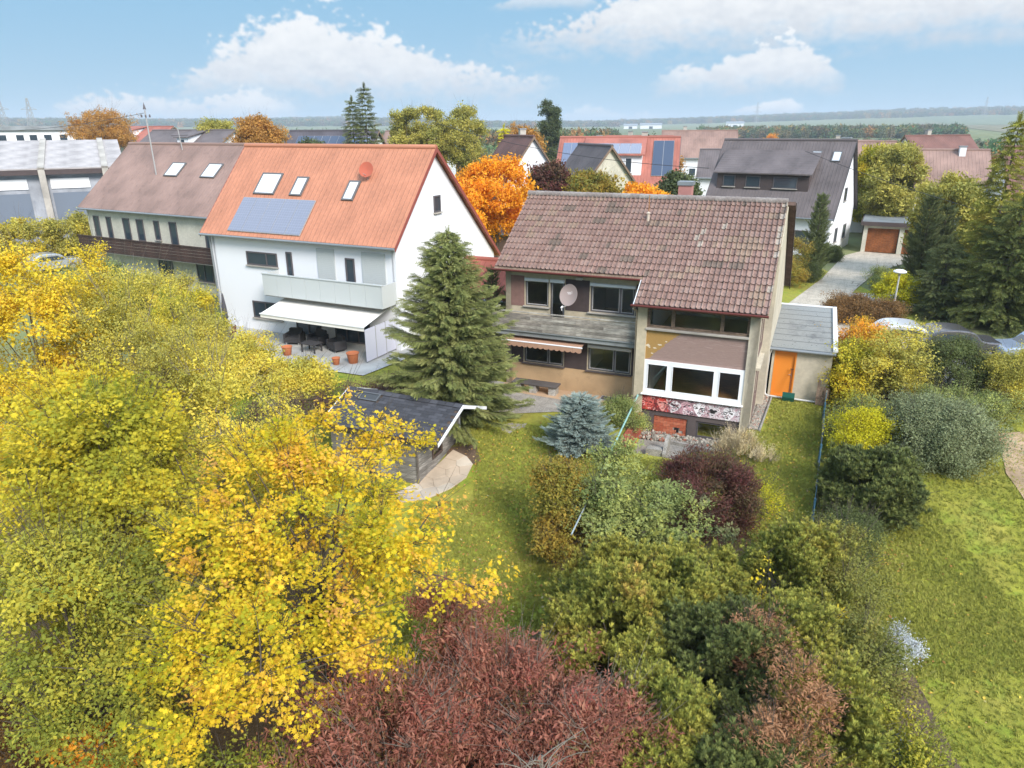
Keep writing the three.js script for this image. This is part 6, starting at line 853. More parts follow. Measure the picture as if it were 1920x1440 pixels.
plant({ name: 'yellow_sprig', label: 'spray of yellow leaves lying over the juniper by the fence', cat: 'sapling', x: 6.8, z: -13.2, seed: 166, geo: SP.hazel, pal: PAL.gold, clumps: 10, per: 2, cr: 0.12, s: [0.5, 0.8], tr: 0.012, e: [[6.9, 1.0, -13.2, 0.7, 0.12, 0.2]] });
// --- shrubs in the middle of the garden
plant({ name: 'hazel_shrub', label: 'pale green broad-leaved hazel in front of the cellar pit', x: 3.7, z: -19.4, seed: 170, geo: SP.hazel, pal: PAL.hazel, clumps: 120, per: 22, cr: 0.34, s: [0.75, 1.05], tr: 0.03, stems: 7, spread: 1.2, up: 0.9, shell: 0.5, e: [[3.6, 0.5, -19.5, 1.5, 1.5, 1.3], [3.3, 1.5, -19.8, 0.9, 0.8, 0.8], [2.9, 0.4, -18.6, 1.1, 1.2, 0.9], [4.6, 0.4, -18.2, 1.0, 1.2, 0.8]] });
plant({ name: 'hazel_shrub', label: 'tall green and orange-yellow shrub at the edge of the lawn', x: 1.5, z: -19.2, seed: 171, geo: SP.oval, pal: PAL.yelbush, clumps: 80, per: 24, cr: 0.3, s: [0.85, 1.15], tr: 0.03, stems: 6, spread: 0.8, shell: 0.45, e: [[1.5, 0.4, -19.2, 0.85, 1.5, 0.8], [1.3, 1.3, -19.4, 0.6, 0.9, 0.6], [1.2, -0.4, -18.4, 0.8, 0.7, 0.6]] });
plant({ name: 'spindle_shrub', label: 'burgundy and green shrub between hazel and lawn strip', x: 6.4, z: -19.6, seed: 172, geo: SP.droop, pal: PAL.burgundy, clumps: 110, per: 24, cr: 0.28, s: [0.65, 1.0], tr: 0.03, stems: 7, spread: 1.0, up: 0.8, shell: 0.4, gap: -0.06, gf: 1.3, e: [[6.2, 0.5, -19.6, 1.3, 1.4, 1.0], [6.9, 0.3, -19.4, 0.6, 1.1, 0.7], [5.6, 1.1, -20.2, 0.8, 0.8, 0.7]] });
plant({ name: 'fuchsia_stem', label: 'large-leaved green stems in front of the burgundy shrub', x: 5.4, z: -17.4, seed: 173, geo: SP.hazel, pal: palette([[120, 128, 74], [150, 156, 100], [164, 140, 110]], 0.9, 0.9), clumps: 14, per: 5, cr: 0.16, s: [0.7, 0.95], tr: 0.014, stems: 3, spread: 0.7, e: [[5.2, 1.2, -17.4, 0.3, 0.6, 0.3], [5.9, 0.9, -17.2, 0.3, 0.6, 0.3]] });
plant({ name: 'dry_shrub', label: 'dry straw-coloured twiggy shrub in front of the cellar window', x: 8.0, z: -24.0, seed: 174, geo: SP.twig, m: needleM, pal: PAL.dry, clumps: 44, per: 8, cr: 0.26, s: [0.7, 1.1], tr: 0.012, stems: 8, spread: 0.7, bark: MT.barkPale, up: 1.2, shell: 0.3, e: [[8.25, -0.05, -23.9, 0.62, 0.65, 0.55], [8.9, -0.2, -23.2, 0.4, 0.45, 0.4]] });
plant({ name: 'rose_shrub', label: 'small green shrub at the corner of the terrace below the extension', x: 4.5, z: -26.3, seed: 175, geo: SP.small, pal: PAL.hazel, clumps: 40, per: 22, cr: 0.24, s: [0.8, 1.1], tr: 0.015, stems: 5, spread: 0.5, e: [[4.3, 0.45, -26.6, 0.7, 0.6, 0.5], [4.9, 0.2, -26.1, 0.35, 0.35, 0.35]] });
plant({ name: 'yellow_shrub', label: 'thin pale yellow shrub on the lawn strip beside the burgundy shrub', x: 8.3, z: -20.4, seed: 176, geo: SP.small, pal: PAL.limeYel, clumps: 22, per: 5, cr: 0.22, s: [0.6, 0.9], tr: 0.012, stems: 4, spread: 0.4, e: [[8.1, 0.1, -20.3, 0.45, 0.6, 0.45]] });
plant({ name: 'thyme_patch', label: 'low rusty ground shrub in front of the cellar pit', x: 6.6, z: -23.0, seed: 177, geo: SP.tiny, pal: palette([[110, 60, 66], [140, 90, 50], [150, 110, 60], [96, 90, 50]], 0.9, 0.88), clumps: 44, per: 24, cr: 0.26, s: [0.9, 1.2], tr: 0.012, stems: 5, spread: 1.0, e: [[6.3, -0.25, -22.4, 1.0, 0.5, 0.5], [7.4, -0.2, -22.4, 0.7, 0.5, 0.45]] });
// --- conifers by the house
spruce({ name: 'spruce_tree', label: 'tall green spruce between the two houses', x: -2.45, z: -27.6, h: 7.7, R: 2.85, seed: 201, pal: PAL.spruce, den: 16, s: 0.42, gapT: 0.075, step: 0.19, pow: 0.62, droop: 0.42, tip: 0.3, lift: -0.3 });
spruce({ name: 'blue_spruce', label: 'small round blue spruce on the lawn in front of the terrace', x: 2.55, z: -24.7, h: 2.15, R: 1.22, seed: 202, pal: PAL.blue, den: 20, s: 0.24, gapT: 0.065, step: 0.085, pow: 0.42, droop: 0.1, tip: 0.15, lift: 0.05, low: 0.05, tr: 0.05 });
spruce({ name: 'yew_tree', label: 'slim dark conifer behind the balcony corner', x: -0.9, z: -33.4, h: 5.0, R: 0.75, seed: 203, pal: PAL.spruceDark, den: 10, s: 0.36, gapT: 0.12, step: 0.17, pow: 0.5, droop: -0.5, tip: 0, lift: 0.6 });
spruce({ name: 'yew_tree', label: 'second slim dark conifer behind the balcony corner, lower than its neighbour', x: -0.1, z: -33.2, h: 3.9, R: 0.75, seed: 204, pal: PAL.spruceDark, den: 10, s: 0.36, gapT: 0.12, step: 0.17, pow: 0.5, droop: -0.5, tip: 0, lift: 0.6 });
plant({ name: 'barberry_hedge', label: 'dark red-brown shrub hedge behind the shed along the neighbouring lawn', cat: 'hedge', x: -5.6, z: -27.9, seed: 205, geo: SP.tiny, pal: palette([[78, 62, 50], [104, 76, 66], [126, 92, 84], [90, 84, 52]], 0.8, 0.85), clumps: 90, per: 24, cr: 0.4, s: [1.1, 1.6], tr: 0.03, stems: 6, spread: 3, e: [[-4.6, 0.5, -29.4, 1.2, 0.9, 1.0], [-6.6, 0.3, -28.2, 1.6, 0.9, 0.9], [-8.4, 0.1, -27.2, 1.4, 0.8, 0.8], [-9.8, 0.2, -25.6, 1.2, 1.0, 0.9]] });
// --- along the right boundary
plant({ name: 'forsythia_shrub', label: 'orange and yellow shrub beside the garage roof', x: 15.4, z: -31.4, seed: 210, geo: SP.oval, pal: PAL.orange, clumps: 60, per: 26, cr: 0.38, s: [1, 1.4], tr: 0.04, stems: 4, spread: 0.8, e: [[15.4, 2.0, -31.6, 1.0, 1.1, 1.0], [16.2, 1.6, -31.0, 1.0, 1.2, 1.0], [17.0, 1.6, -32.6, 1.0, 1.3, 1.0]] });
plant({ name: 'forsythia_shrub', label: 'green and yellow shrub next to the garage wall', x: 14.4, z: -28.8, seed: 211, geo: SP.oval, pal: PAL.lime, clumps: 70, per: 26, cr: 0.38, s: [1, 1.3], tr: 0.04, stems: 4, spread: 0.8, e: [[14.5, 1.2, -29.0, 1.0, 1.4, 1.1], [14.2, 0.4, -28.0, 0.7, 0.7, 0.7]] });
plant({ name: 'forsythia_shrub', label: 'tall olive yellow shrub between garage and street', x: 16.0, z: -28.4, seed: 212, geo: SP.oval, pal: PAL.olive, clumps: 90, per: 26, cr: 0.42, s: [1, 1.4], tr: 0.05, stems: 5, spread: 1, e: [[15.9, 1.7, -28.5, 1.4, 1.6, 1.3], [17.2, 1.5, -29.6, 1.2, 1.6, 1.1], [18.3, 1.2, -31.2, 1.0, 1.3, 1.0]] });
plant({ name: 'golden_privet', label: 'bright lime yellow shrub over the blue fence', x: 12.2, z: -22.9, seed: 213, geo: SP.small, pal: PAL.limeYel, clumps: 60, per: 20, cr: 0.34, s: [0.9, 1.3], tr: 0.03, stems: 4, spread: 0.8, e: [[12.7, 1.2, -23.4, 0.95, 0.5, 0.7], [12.0, 0.8, -22.9, 0.5, 0.45, 0.5]] });
plant({ name: 'olive_shrub', label: 'large rounded grey-green shrub on the right lawn', x: 15.0, z: -23.0, seed: 214, geo: SP.small, pal: PAL.grey, clumps: 130, per: 40, cr: 0.4, s: [1, 1.4], tr: 0.06, stems: 4, spread: 0.8, shell: 0.7, gap: -0.4, e: [[15.0, 1.0, -23.0, 1.6, 1.2, 1.45]] });
plant({ name: 'yew_shrub', label: 'dark green spreading juniper beside the blue fence', x: 11.1, z: -19.9, seed: 215, geo: SP.juniper, m: needleM, pal: PAL.juniperDark, clumps: 90, per: 110, cr: 0.3, s: [0.4, 0.7], tr: 0.05, stems: 4, spread: 1, shell: 0.6, up: 1.2, e: [[11.4, 0.45, -20.1, 1.2, 1.2, 1.2], [11.1, 0.3, -20.9, 0.7, 0.9, 0.8]] });
plant({ name: 'box_shrub', label: 'small round box bush in front of the dark juniper', x: 9.75, z: -18.5, seed: 216, geo: SP.tiny, pal: PAL.box, clumps: 60, per: 30, cr: 0.24, s: [0.9, 1.2], tr: 0.03, stems: 2, spread: 0.3, shell: 0.7, gap: -0.4, e: [[10.0, -0.1, -18.3, 0.72, 0.7, 0.7]] });
plant({ name: 'ball_shrub', label: 'dark rounded shrub standing by the street in front of the grey car', x: 19.4, z: -29.6, seed: 217, geo: SP.small, pal: PAL.box, clumps: 80, per: 34, cr: 0.4, s: [1, 1.4], tr: 0.06, stems: 3, spread: 0.6, shell: 0.7, gap: -0.4, e: [[19.4, 1.1, -29.8, 1.35, 1.2, 1.3]] });
plant({ name: 'ball_shrub', label: 'rounded yellow-green shrub at the right edge by the silver car', x: 21.4, z: -28.6, seed: 218, geo: SP.small, pal: PAL.olive, clumps: 80, per: 34, cr: 0.4, s: [1, 1.4], tr: 0.06, stems: 3, spread: 0.6, shell: 0.7, gap: -0.4, e: [[21.5, 1.0, -28.6, 1.4, 1.2, 1.3]] });
plant({ name: 'ball_shrub', label: 'low mixed green shrubs behind the grey-green bush', x: 17.4, z: -26.6, seed: 219, geo: SP.small, pal: PAL.hazel, clumps: 80, per: 26, cr: 0.38, s: [0.9, 1.3], tr: 0.04, stems: 5, spread: 2, e: [[16.4, 0.6, -26.6, 1.2, 0.8, 0.9], [18.4, 0.5, -26.9, 1.3, 0.7, 0.9], [13.6, 0.5, -25.4, 1.0, 0.8, 0.8], [20.4, 0.4, -27.0, 1.0, 0.5, 0.7]] });
plant({ name: 'mixed_hedge', label: 'tall green hedge between the two gardens, nearest the olive junipers', cat: 'hedge', x: 8.4, z: -15.4, seed: 220, geo: SP.small, pal: PAL.hedge, clumps: 130, per: 30, cr: 0.38, s: [1, 1.35], tr: 0.04, stems: 6, spread: 1.6, e: [[8.4, 0.3, -15.9, 1.0, 1.2, 1.2], [7.7, 0.2, -14.0, 0.9, 1.1, 1.2], [7.2, 0.2, -12.2, 0.9, 1.1, 1.2]] });
plant({ name: 'mixed_hedge', label: 'lower green hedge with yellow patches at the foot of the right lawn', cat: 'hedge', x: 7.0, z: -10.2, seed: 221, geo: SP.small, pal: PAL.green, clumps: 80, per: 30, cr: 0.36, s: [1, 1.3], tr: 0.04, stems: 5, spread: 1.4, e: [[7.0, 0.0, -10.4, 0.9, 1.0, 1.2], [6.4, -0.1, -8.8, 1.0, 1.0, 1.0]] });
plant({ name: 'white_aster', label: 'small silvery white flowering bush at the edge of the right lawn', x: 9.15, z: -13.7, seed: 222, geo: SP.tiny, pal: palette([[214, 218, 222], [232, 234, 238], [170, 176, 160]], 1.2, 0.9), clumps: 18, per: 16, cr: 0.14, s: [0.7, 1.0], tr: 0.01, stems: 3, spread: 0.2, e: [[9.15, -0.25, -13.7, 0.45, 0.5, 0.42]] });
plant({ name: 'white_aster', label: 'silvery white bush at the bottom edge of the right lawn', x: 7.6, z: -10.6, seed: 223, geo: SP.tiny, pal: palette([[200, 204, 208], [222, 224, 228], [160, 166, 150]], 1.2, 0.9), clumps: 22, per: 18, cr: 0.16, s: [0.8, 1.1], tr: 0.01, stems: 3, spread: 0.2, e: [[7.7, -0.5, -10.7, 0.6, 0.4, 0.5]] });
plant({ name: 'flower_clump', label: 'reddish perennial clump on the right lawn by the sandy path', x: 17.4, z: -24.6, seed: 224, geo: SP.tiny, pal: PAL.rust, clumps: 26, per: 16, cr: 0.25, s: [0.8, 1.1], tr: 0.01, stems: 4, spread: 0.8, e: [[17.5, 0.2, -24.6, 0.9, 0.4, 0.5]] });
plant({ name: 'brown_hedge', label: 'clipped copper-brown hedge beside the driveway', cat: 'hedge', x: 20.6, z: -41.6, seed: 225, geo: SP.small, pal: PAL.brownHedge, clumps: 120, per: 36, cr: 0.35, s: [1.1, 1.5], tr: 0.03, stems: 6, spread: 2, shell: 0.6, gap: -0.4, e: [[20.0, 0.75, -42.3, 0.75, 0.8, 0.7], [20.9, 0.75, -42.0, 0.75, 0.8, 0.7], [21.8, 0.7, -41.7, 0.75, 0.75, 0.7], [22.5, 0.6, -41.2, 0.6, 0.7, 0.6]] });
// --- gardens along the driveway
spruce({ name: 'columnar_yew', label: 'columnar dark yew in front of the grey-roofed house', x: 24.4, z: -57.4, h: 6.0, R: 1.0, seed: 230, pal: PAL.box, den: 12, s: 0.55, gapT: 0.16, step: 0.25, pow: 0.42, droop: -0.5, tip: 0, lift: 0.7 });
spruce({ name: 'cypress_tree', label: 'dark pointed cypress beside the wooden garage doors', x: 28.0, z: -48.6, h: 6.7, R: 1.35, seed: 231, pal: PAL.spruceDark, den: 12, s: 0.6, gapT: 0.17, step: 0.28, pow: 0.6, droop: -0.4, tip: 0, lift: 0.6 });
spruce({ name: 'cypress_tree', label: 'second pointed cypress behind the first beside the garage doors', x: 29.6, z: -49.4, h: 6.0, R: 1.4, seed: 232, pal: PAL.spruceDark, den: 12, s: 0.6, gapT: 0.17, step: 0.28, pow: 0.6, droop: -0.4, tip: 0, lift: 0.6 });
for (const [x, z, s, lb] of [[23.0, -54.4, 0.65, 'round clipped ball bush at the lawn before the columnar yew'], [28.2, -62.9, 0.7, 'round clipped ball bush near the white gable by the driveway end']]) plant({ name: 'ball_bush', label: lb, x, z, seed: 233 + Math.round(x), geo: SP.small, pal: PAL.box, clumps: 40, per: 34, cr: 0.28, s: [1, 1.4], tr: 0.03, shell: 0.7, gap: -0.5, e: [[x, s * 0.95, z, s, s, s]] });
plant({ name: 'rockery_plants', label: 'low rockery plants with a copper ball bush beside the driveway', x: 26.4, z: -52.2, seed: 236, geo: SP.small, pal: PAL.hazel, clumps: 70, per: 20, cr: 0.35, s: [0.9, 1.3], tr: 0.02, stems: 5, spread: 2, e: [[27.6, 0.2, -52.0, 1.0, 0.4, 0.7], [29.2, 0.3, -52.6, 1.2, 0.5, 0.9], [28.4, 0.4, -54.6, 0.7, 0.5, 0.5]] });
plant({ name: 'yellow_shrub', label: 'bright yellow-green shrub behind the street lamp', x: 25.0, z: -45.2, seed: 237, geo: SP.oval, pal: PAL.limeYel, clumps: 40, per: 22, cr: 0.36, s: [1, 1.4], tr: 0.03, stems: 4, spread: 0.6, e: [[25.0, 1.2, -45.2, 1.3, 1.2, 1.1]] });
plant({ name: 'yellow_shrub', label: 'lime and rust shrubs between the beige gable and the driveway', x: 20.2, z: -53, seed: 238, geo: SP.oval, pal: PAL.yelbush, clumps: 50, per: 24, cr: 0.4, s: [1, 1.4], tr: 0.03, stems: 4, spread: 1, e: [[20.8, 1.4, -52.4, 1.0, 1.1, 1.0], [21.6, 2.0, -54.6, 1.0, 1.2, 1.0]] });
// --- big conifers on the right
spruce({ name: 'fir_tree', label: 'tallest dark conifer rising above the horizon on the right', x: 29.0, z: -43.2, h: 11.5, R: 2.8, seed: 240, pal: PAL.juniper, den: 8, s: 0.8, gapT: 0.24, step: 0.34, pow: 0.95, droop: 0.3, tip: 0.25 });
spruce({ name: 'cedar_tree', label: 'broad dark conifer in front of the tallest one', x: 28.8, z: -41.0, h: 7.2, R: 3.1, seed: 241, pal: PAL.juniperDark, den: 10, s: 0.8, gapT: 0.22, step: 0.32, pow: 0.6, droop: 0.45, tip: 0.2 });
spruce({ name: 'cedar_tree', label: 'low drooping dark conifer right of the street lamp', x: 26.6, z: -43.4, h: 4.6, R: 1.9, seed: 242, pal: PAL.spruceDark, den: 10, s: 0.7, gapT: 0.2, step: 0.3, pow: 0.6, droop: 0.5, tip: 0.2 });
spruce({ name: 'cedar_tree', label: 'dark spreading conifer at the right frame edge', x: 32.6, z: -41.8, h: 8.4, R: 3.8, seed: 243, pal: PAL.juniperDark, den: 10, s: 0.85, gapT: 0.24, step: 0.34, pow: 0.6, droop: 0.45, tip: 0.2 });
for (const [x, z, y, rx, ry, p, lb, s] of [[37.6, -72.5, 5.8, 2.8, 3.7, PAL.farYG, 'tall yellow-green willow behind the double garage', 250], [38.6, -79.0, 5.4, 2.6, 3.8, PAL.lime, 'green tree behind the double garage beside the white gable', 251], [33.0, -54.2, 4.6, 2.6, 3.2, PAL.farYG, 'broad yellow-green tree above the pointed cypresses', 252], [37.5, -53.6, 3.6, 3.0, 3.0, PAL.olive, 'yellow-green tree behind the tallest conifer', 253]]) plant({ name: 'willow_tree', label: lb, cat: 'tree', x, z, seed: s, geo: SP.far, pal: p, clumps: 80, per: 22, cr: 0.6, s: [0.6, 0.95], tr: 0.18, e: [[x, y, z, rx, ry, rx]] });
// --- beside and behind the neighbours
for (const [x, z, y, rx, ry, p, lb, s, nm] of [[-1.1, -55.4, 6.4, 2.5, 2.7, PAL.farOrange, 'glowing orange tree behind the white gable', 260, 'maple_tree'], [-4.0, -52.5, 5.2, 1.8, 2.2, PAL.farOrange, 'lower orange tree beside the white gable', 261, 'maple_tree'], [1.2, -90, 8.4, 2.4, 3.0, PAL.farBrown, 'brownish orange tree behind the maroon roof', 262, 'beech_tree'], [-13.7, -99, 10.2, 2.2, 3.6, PAL.farYG, 'thin yellow-green birch, first of three behind the orange roof', 263, 'birch_tree'], [-10.2, -99.5, 10.2, 2.2, 3.9, PAL.farYG, 'thin yellow-green birch, middle one of three behind the orange roof', 264, 'birch_tree'], [-6.3, -99.8, 10.0, 2.8, 3.8, PAL.farYG, 'broad yellow-green birch, last of three behind the orange roof', 265, 'birch_tree'], [-71, -132, 11, 5.0, 3.2, PAL.farBrown, 'broad brown autumn tree on the left skyline', 266, 'oak_tree'], [-28.8, -86, 10.0, 2.5, 2.2, PAL.farBrown, 'round brown autumn tree behind the brown roof', 267, 'oak_tree'], [-43, -112, 10.2, 3.0, 2.0, PAL.farYG, 'yellowish round tree far behind the brown roof', 268, 'oak_tree'], [8.9, -49.2, 6.0, 1.5, 1.6, PAL.farOrange, 'orange crown showing above the tiled ridge', 269, 'maple_tree'], [12.2, -54, 6.2, 1.5, 1.8, PAL.farGreen, 'dark green tree behind the pink chimney', 270, 'maple_tree'], [3.2, -62, 6.4, 1.6, 2.0, PAL.burgundy, 'brown tree left of the solar-panelled house', 271, 'maple_tree'], [6.6, -60, 5.8, 2.4, 2.2, PAL.yelbush, 'olive tree in front of the solar-panelled house', 272, 'maple_tree'], [17.2, -88, 6.5, 2.5, 3.0, PAL.farBrown, 'rusty tree between solar-panelled and grey-roofed house', 273, 'beech_tree'], [20, -105, 6.5, 3, 3.2, PAL.farGreen, 'green tree beyond the gap between the houses', 274, 'beech_tree'], [-21, -78, 8, 2, 2, PAL.farGreen, 'green tree behind the orange ridge', 275, 'beech_tree']]) plant({ name: nm, label: lb, cat: 'tree', x, z, seed: s, geo: SP.far, pal: p, clumps: 70, per: 18, cr: rx * 0.26, s: [0.55, 0.9], tr: 0.16, gap: nm === 'birch_tree' ? -0.02 : -0.15, e: [[x, y, z, rx, ry, rx]] });
plant({ name: 'poplar_tree', label: 'slim dark green poplar standing above the far tree line', cat: 'tree', x: 7.7, z: -150, seed: 280, geo: SP.far, pal: PAL.farGreen, clumps: 90, per: 20, cr: 0.5, s: [0.7, 1.1], tr: 0.3, e: [[7.4, 9.8, -150, 1.4, 6.4, 1.4], [8.6, 9.4, -150, 1.2, 5.8, 1.2]] });
spruce({ name: 'spruce_tree', label: 'tall dark spruce on the skyline behind the orange roof', x: -16.8, z: -88.4, h: 15.6, R: 2.6, seed: 281, pal: PAL.spruceDark, den: 8, s: 0.9, gapT: 0.3, step: 0.45, pow: 0.7, droop: 0.3 });
spruce({ name: 'spruce_tree', label: 'slightly lower spruce touching the tall skyline spruce', x: -18.3, z: -88.2, h: 14.2, R: 2.3, seed: 282, pal: PAL.spruceDark, den: 8, s: 0.9, gapT: 0.3, step: 0.45, pow: 0.7, droop: 0.3 });
spruce({ name: 'golden_larch', label: 'narrow yellowing conifer before the brownish orange tree', x: -0.7, z: -80, h: 11.2, R: 1.5, seed: 283, pal: PAL.limeYel, den: 7, s: 0.7, gapT: 0.3, step: 0.4, pow: 0.7, droop: 0.1 });
for (const [x, z, y, rx, ry, p, lb, s] of [[-20.2, -40.6, 1.7, 1.8, 2.1, PAL.olive, 'olive shrub in front of the cream house', 290], [-17.2, -36.6, 1.5, 1.8, 2.0, PAL.lime, 'yellow-green shrub at the corner of the white house', 291], [-12.4, -31.6, 0.9, 1.5, 1.5, PAL.paleY, 'pale yellow shrub beside the neighbouring lawn', 292], [-23.4, -41.8, 1.4, 1.8, 1.8, PAL.green, 'green shrub below the dark balcony', 293], [-15.0, -33.4, 1.1, 1.3, 1.4, PAL.olive, 'olive shrub between white house and pale yellow tree', 294], [-27, -46, 1.6, 2.2, 1.9, PAL.hazel, 'grey-green shrub near the white van', 295], [-9.6, -30.6, 0.5, 1.1, 0.8, PAL.paleY, 'low yellow shrub at the patio edge', 296]]) plant({ name: 'garden_shrub', label: lb, x, z, seed: s, geo: SP.oval, pal: p, clumps: 60, per: 24, cr: 0.45, s: [1.1, 1.6], tr: 0.04, stems: 4, spread: 0.8, e: [[x, y, z, rx, ry, rx]] });
plant({ name: 'long_hedge', label: 'long clipped green hedge before the car park on the left', cat: 'hedge', x: -43, z: -63.6, seed: 297, geo: SP.far, pal: PAL.olive, clumps: 120, per: 26, cr: 0.6, s: [0.5, 0.8], tr: 0.06, stems: 6, spread: 5, shell: 0.6, gap: -0.5, e: [0, 1, 2, 3, 4, 5, 6].map(i => [-47.5 + i * 1.7, 2.2, -58.4 - i * 1.15, 1.4, 2.3, 1.2]) });
// ------------------------------------------------------------------ open country: fields, hedgerows, woods
MT.fieldGreen = mat(alb(164, 172, 128, 0.75), { map: again(T.field, 120), roughness: 1 });
MT.fieldBrown = mat(alb(182, 168, 138, 0.75), { map: again(T.field, 150), roughness: 1 });
MT.scrub = mat(alb(140, 142, 112, 0.75), { map: again(T.field, 40), roughness: 1 });
sheet('field', [[40, -560], [260, -520], [700, -1250], [420, -1500], [120, -1300]], MT.fieldGreen, 0.35, 60, 8);
sheet('field', [[330, -420], [760, -520], [1700, -1700], [1000, -1900]], MT.fieldBrown, 0.3, 60, 8);
sheet('field', [[800, -1300], [1500, -1500], [2300, -2400], [1300, -2400]], MT.fieldGreen, 0.5, 90, 8);
sheet('scrubland', [[90, -150], [260, -190], [560, -430], [300, -420], [110, -300]], MT.scrub, 0.2, 40, 8);
const treelet = (() => { const r = mulberry(71), o = []; for (let k = 0; k < 190; k++) { const a = r() * 6.28, h = r() * 2 - 1, q = Math.sqrt(1 - h * h), t = 0.45 + 0.55 * Math.sqrt(r()), c = V(Math.cos(a) * q * t, h * t, Math.sin(a) * q * t).multiplyScalar(0.8 + 0.35 * n3(h * 3, Math.cos(a) * 2, Math.sin(a) * 2)); const e = () => V(r() - 0.5, r() - 0.5, r() - 0.5).multiplyScalar(0.42), A = c.clone().add(e()), B = c.clone().add(e()), C = c.clone().add(e()); o.push(A.x, A.y, A.z, B.x, B.y, B.z, C.x, C.y, C.z); } return geoOf(o); })();
const woodM = mat(new THREE.Color(1, 1, 1), { roughness: 1, side: THREE.DoubleSide });
const woodCol = (g, o) => (r, x, z) => { const k = r(); return k < o ? alb(150 + r() * 40, 122 + r() * 24, 74, 0.75) : alb(82 + r() * 44, 98 + r() * 30, 68 + r() * 16, g); };
const polar = (az, d) => [Math.sin(az / 57.3) * d, -Math.cos(az / 57.3) * d];
scatter('far_forest', 'distant wooded ridge along the horizon', 'forest', treelet, woodM, 14000, r => { const az = -44 + r() * 88, d = (az > 8 ? 2700 : 2300) + r() * 1100, [x, z] = polar(az, d), s = 6 + r() * 7; return [x, G(x, z) + s * 0.5, z, [s, s * (0.8 + r() * 0.5), s], 0.3]; }, woodCol(0.7, 0.12));
scatter('wood', 'belt of dark trees across the middle distance', 'wood', treelet, woodM, 2600, r => { const az = r() < 0.5 ? -16 + r() * 24 : 14 + r() * 17, d = az < 9 ? 330 + r() * 160 : 620 + r() * 160, [x, z] = polar(az, d), s = 2.2 + r() * 2.6; return [x, G(x, z) + s * (az < 9 ? 0.9 : 0.8), z, [s, s * (1 + r() * 0.7), s], 0.4]; }, woodCol(0.78, 0.14));
scatter('hedgerow', 'mixed autumn hedgerows and scattered trees on the open slope', 'hedgerow', treelet, woodM, 2600, r => { const k = r(), az = k < 0.55 ? 16 + r() * 26 : -44 + r() * 34, d = k < 0.55 ? (r() < 0.55 ? 250 + r() * 120 : 420 + r() * 130) : 230 + r() * 260, [x, z] = polar(az, d), s = 0.8 + r() * 1.3; return [x, G(x, z) + s * 0.5, z, [s, s * (0.8 + r() * 0.6), s], 0.4]; }, woodCol(0.85, 0.16));
for (const [az, d, w, h, lb] of [[10.5, 1700, 46, 8, 'long pale warehouse far out on the plain'], [16.5, 1900, 40, 9, 'white farm hall on the distant slope'], [9, 1750, 30, 7, 'small grey hall beside the pale warehouse']]) { const [x, z] = polar(az, d), b = thing('warehouse', lb, 'building', [x, G(x, z), z], -az / 57.3); P(b, 'wall', bx(-w / 2, w / 2, -2, h, -20, 20), MT.whiteWall); P(b, 'roof', wallGeo([[-21, h], [21, h], [0, h + 4]], [], w + 2).rotateY(Math.PI / 2).translate(-w / 2 - 1, 0, 0), MT.zinc); P(b, 'gate', bx(-4, 4, 0, 5, 20, 20.2), MT.farGlass); }
for (const [x, z, s, lb] of [[71, -292, 5, 'small orange tree in the gap before the green field'], [131, -378, 6, 'round orange tree standing before the dark wood'], [118, -215, 4.4, 'upright orange tree on the scrub slope'], [104, -190, 2.6, 'small orange bush behind the brown roofs']]) plant({ name: 'autumn_tree', label: lb, cat: 'tree', x, z, seed: 400 + Math.round(x), geo: SP.far, pal: PAL.farOrange, clumps: 26, per: 20, cr: s * 0.14, s: [1.2, 1.8], tr: 0.2, e: [[x, G(x, z) + s * 0.62, z, s * 0.36, s * 0.45, s * 0.36]] });
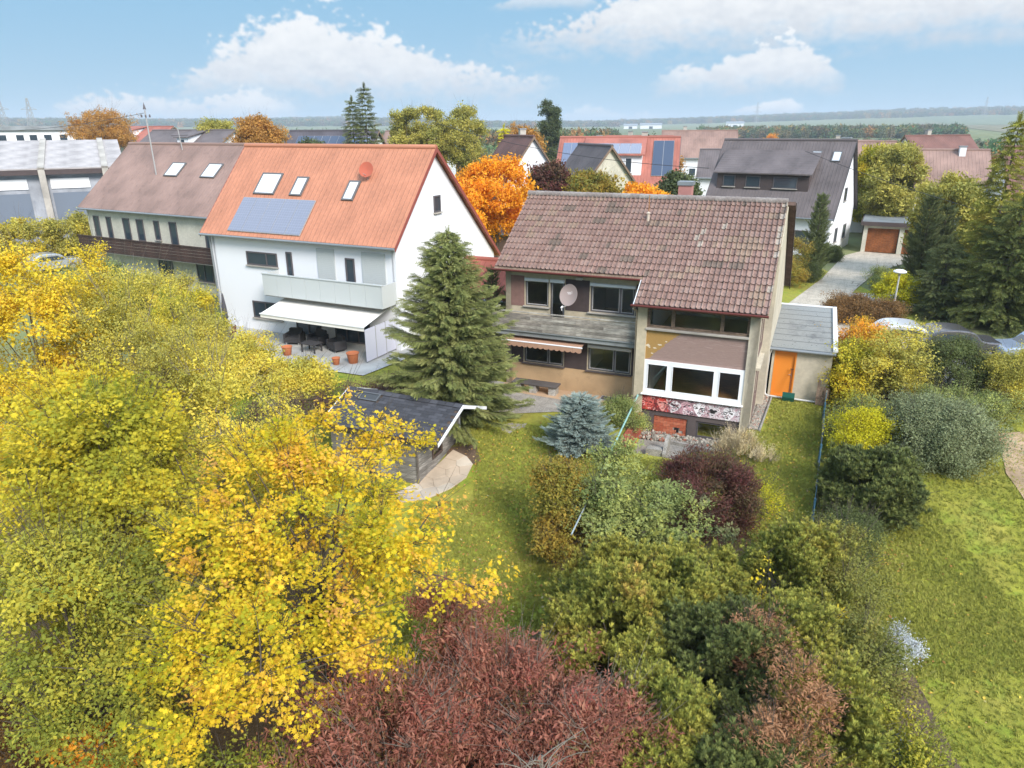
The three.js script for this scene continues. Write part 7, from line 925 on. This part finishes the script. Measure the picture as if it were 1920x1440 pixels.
// ------------------------------------------------------------------ lawn detail: grass tufts and fallen leaves
const tuft = (() => { const r = mulberry(2), o = []; for (let k = 0; k < 9; k++) { const a = r() * 6.28, d = r() * 0.06, h = 0.03 + r() * 0.035, x = Math.cos(a) * d, z = Math.sin(a) * d, w = 0.006, t = r() * 6.28; o.push(x - w * Math.cos(t), 0, z - w * Math.sin(t), x + (r() - 0.5) * 0.05, h, z + (r() - 0.5) * 0.05, x + w * Math.cos(t), 0, z + w * Math.sin(t)); } return geoOf(o); })();
const gpal = palette([[138, 142, 56], [152, 154, 62], [166, 164, 70], [176, 172, 84]], 0.5, 0.86);
const onTerrace = (u, v) => u > -1.8 && u < 6.7 && v > -3.4 && v < 0.7;
scatter('grass_tufts', 'short autumn grass of the garden lawns', 'grass', tuft, needleM, 90000, r => { let x, z, u, v, k = 0; do { if (r() < 0.72) { x = -3.5 + r() * 17; z = -29.5 + r() * 16; } else { x = 8 + r() * 12; z = -27 + r() * 19; } u = uOf(x, z); v = vOf(x, z); k++; } while (k < 40 && (onTerrace(u, v) || (u > -0.2 && u < 11.95 && v > -0.8 && v < 11) || (u > 6.8 && u < 11.6 && v < 0.6 && v > -4.4) || (u > 11 && u < 15 && v > 3.2) || (x < -1.3 && z < -22 && z > -25.4 && x < -1.4))); return [x, GP(x, z), z, 0.8 + r() * 0.9, 0.3]; }, (r, x, z) => gpal(V(x, 0, z), r));
const fleaf = geoOf(LEAF.oval.flat().map(v => v * 0.09));
fleaf.rotateX(-Math.PI / 2);
const flpal = palette([[206, 170, 60], [226, 190, 70], [190, 130, 60], [160, 110, 60], [214, 206, 150]], 3, 0.85, 0.2);
scatter('fallen_leaves', 'fallen yellow and brown leaves strewn over the lawn', 'leaves', fleaf, needleM, 3600, r => { const k = r(); let x, z; if (k < 0.55) { x = -2.5 + r() * 5.5; z = -26 + r() * 14; } else if (k < 0.8) { x = 7.2 + r() * 4.5; z = -26 + r() * 8.5; } else { x = -3 + r() * 16; z = -28 + r() * 16; } return [x, GP(x, z) + 0.03, z, 0.5 + r() * 0.7, 0.7]; }, (r, x, z) => flpal(V(x, 0, z), r));
scatter('village_trees', 'garden trees and bushes filling the gaps between the distant houses', 'trees', treelet, woodM, 420, r => { const az = -40 + r() * 80, d = 125 + r() * 170, [x, z] = polar(az, d), s = 1.6 + r() * 2.2; return [x, s * 0.8, z, [s, s * (0.9 + r() * 0.9), s], 0.4]; }, woodCol(0.9, 0.22));
scene.fog = new THREE.FogExp2(new THREE.Color(0.72, 0.82, 0.92), 0.00026);
renderer.render(scene, camera);
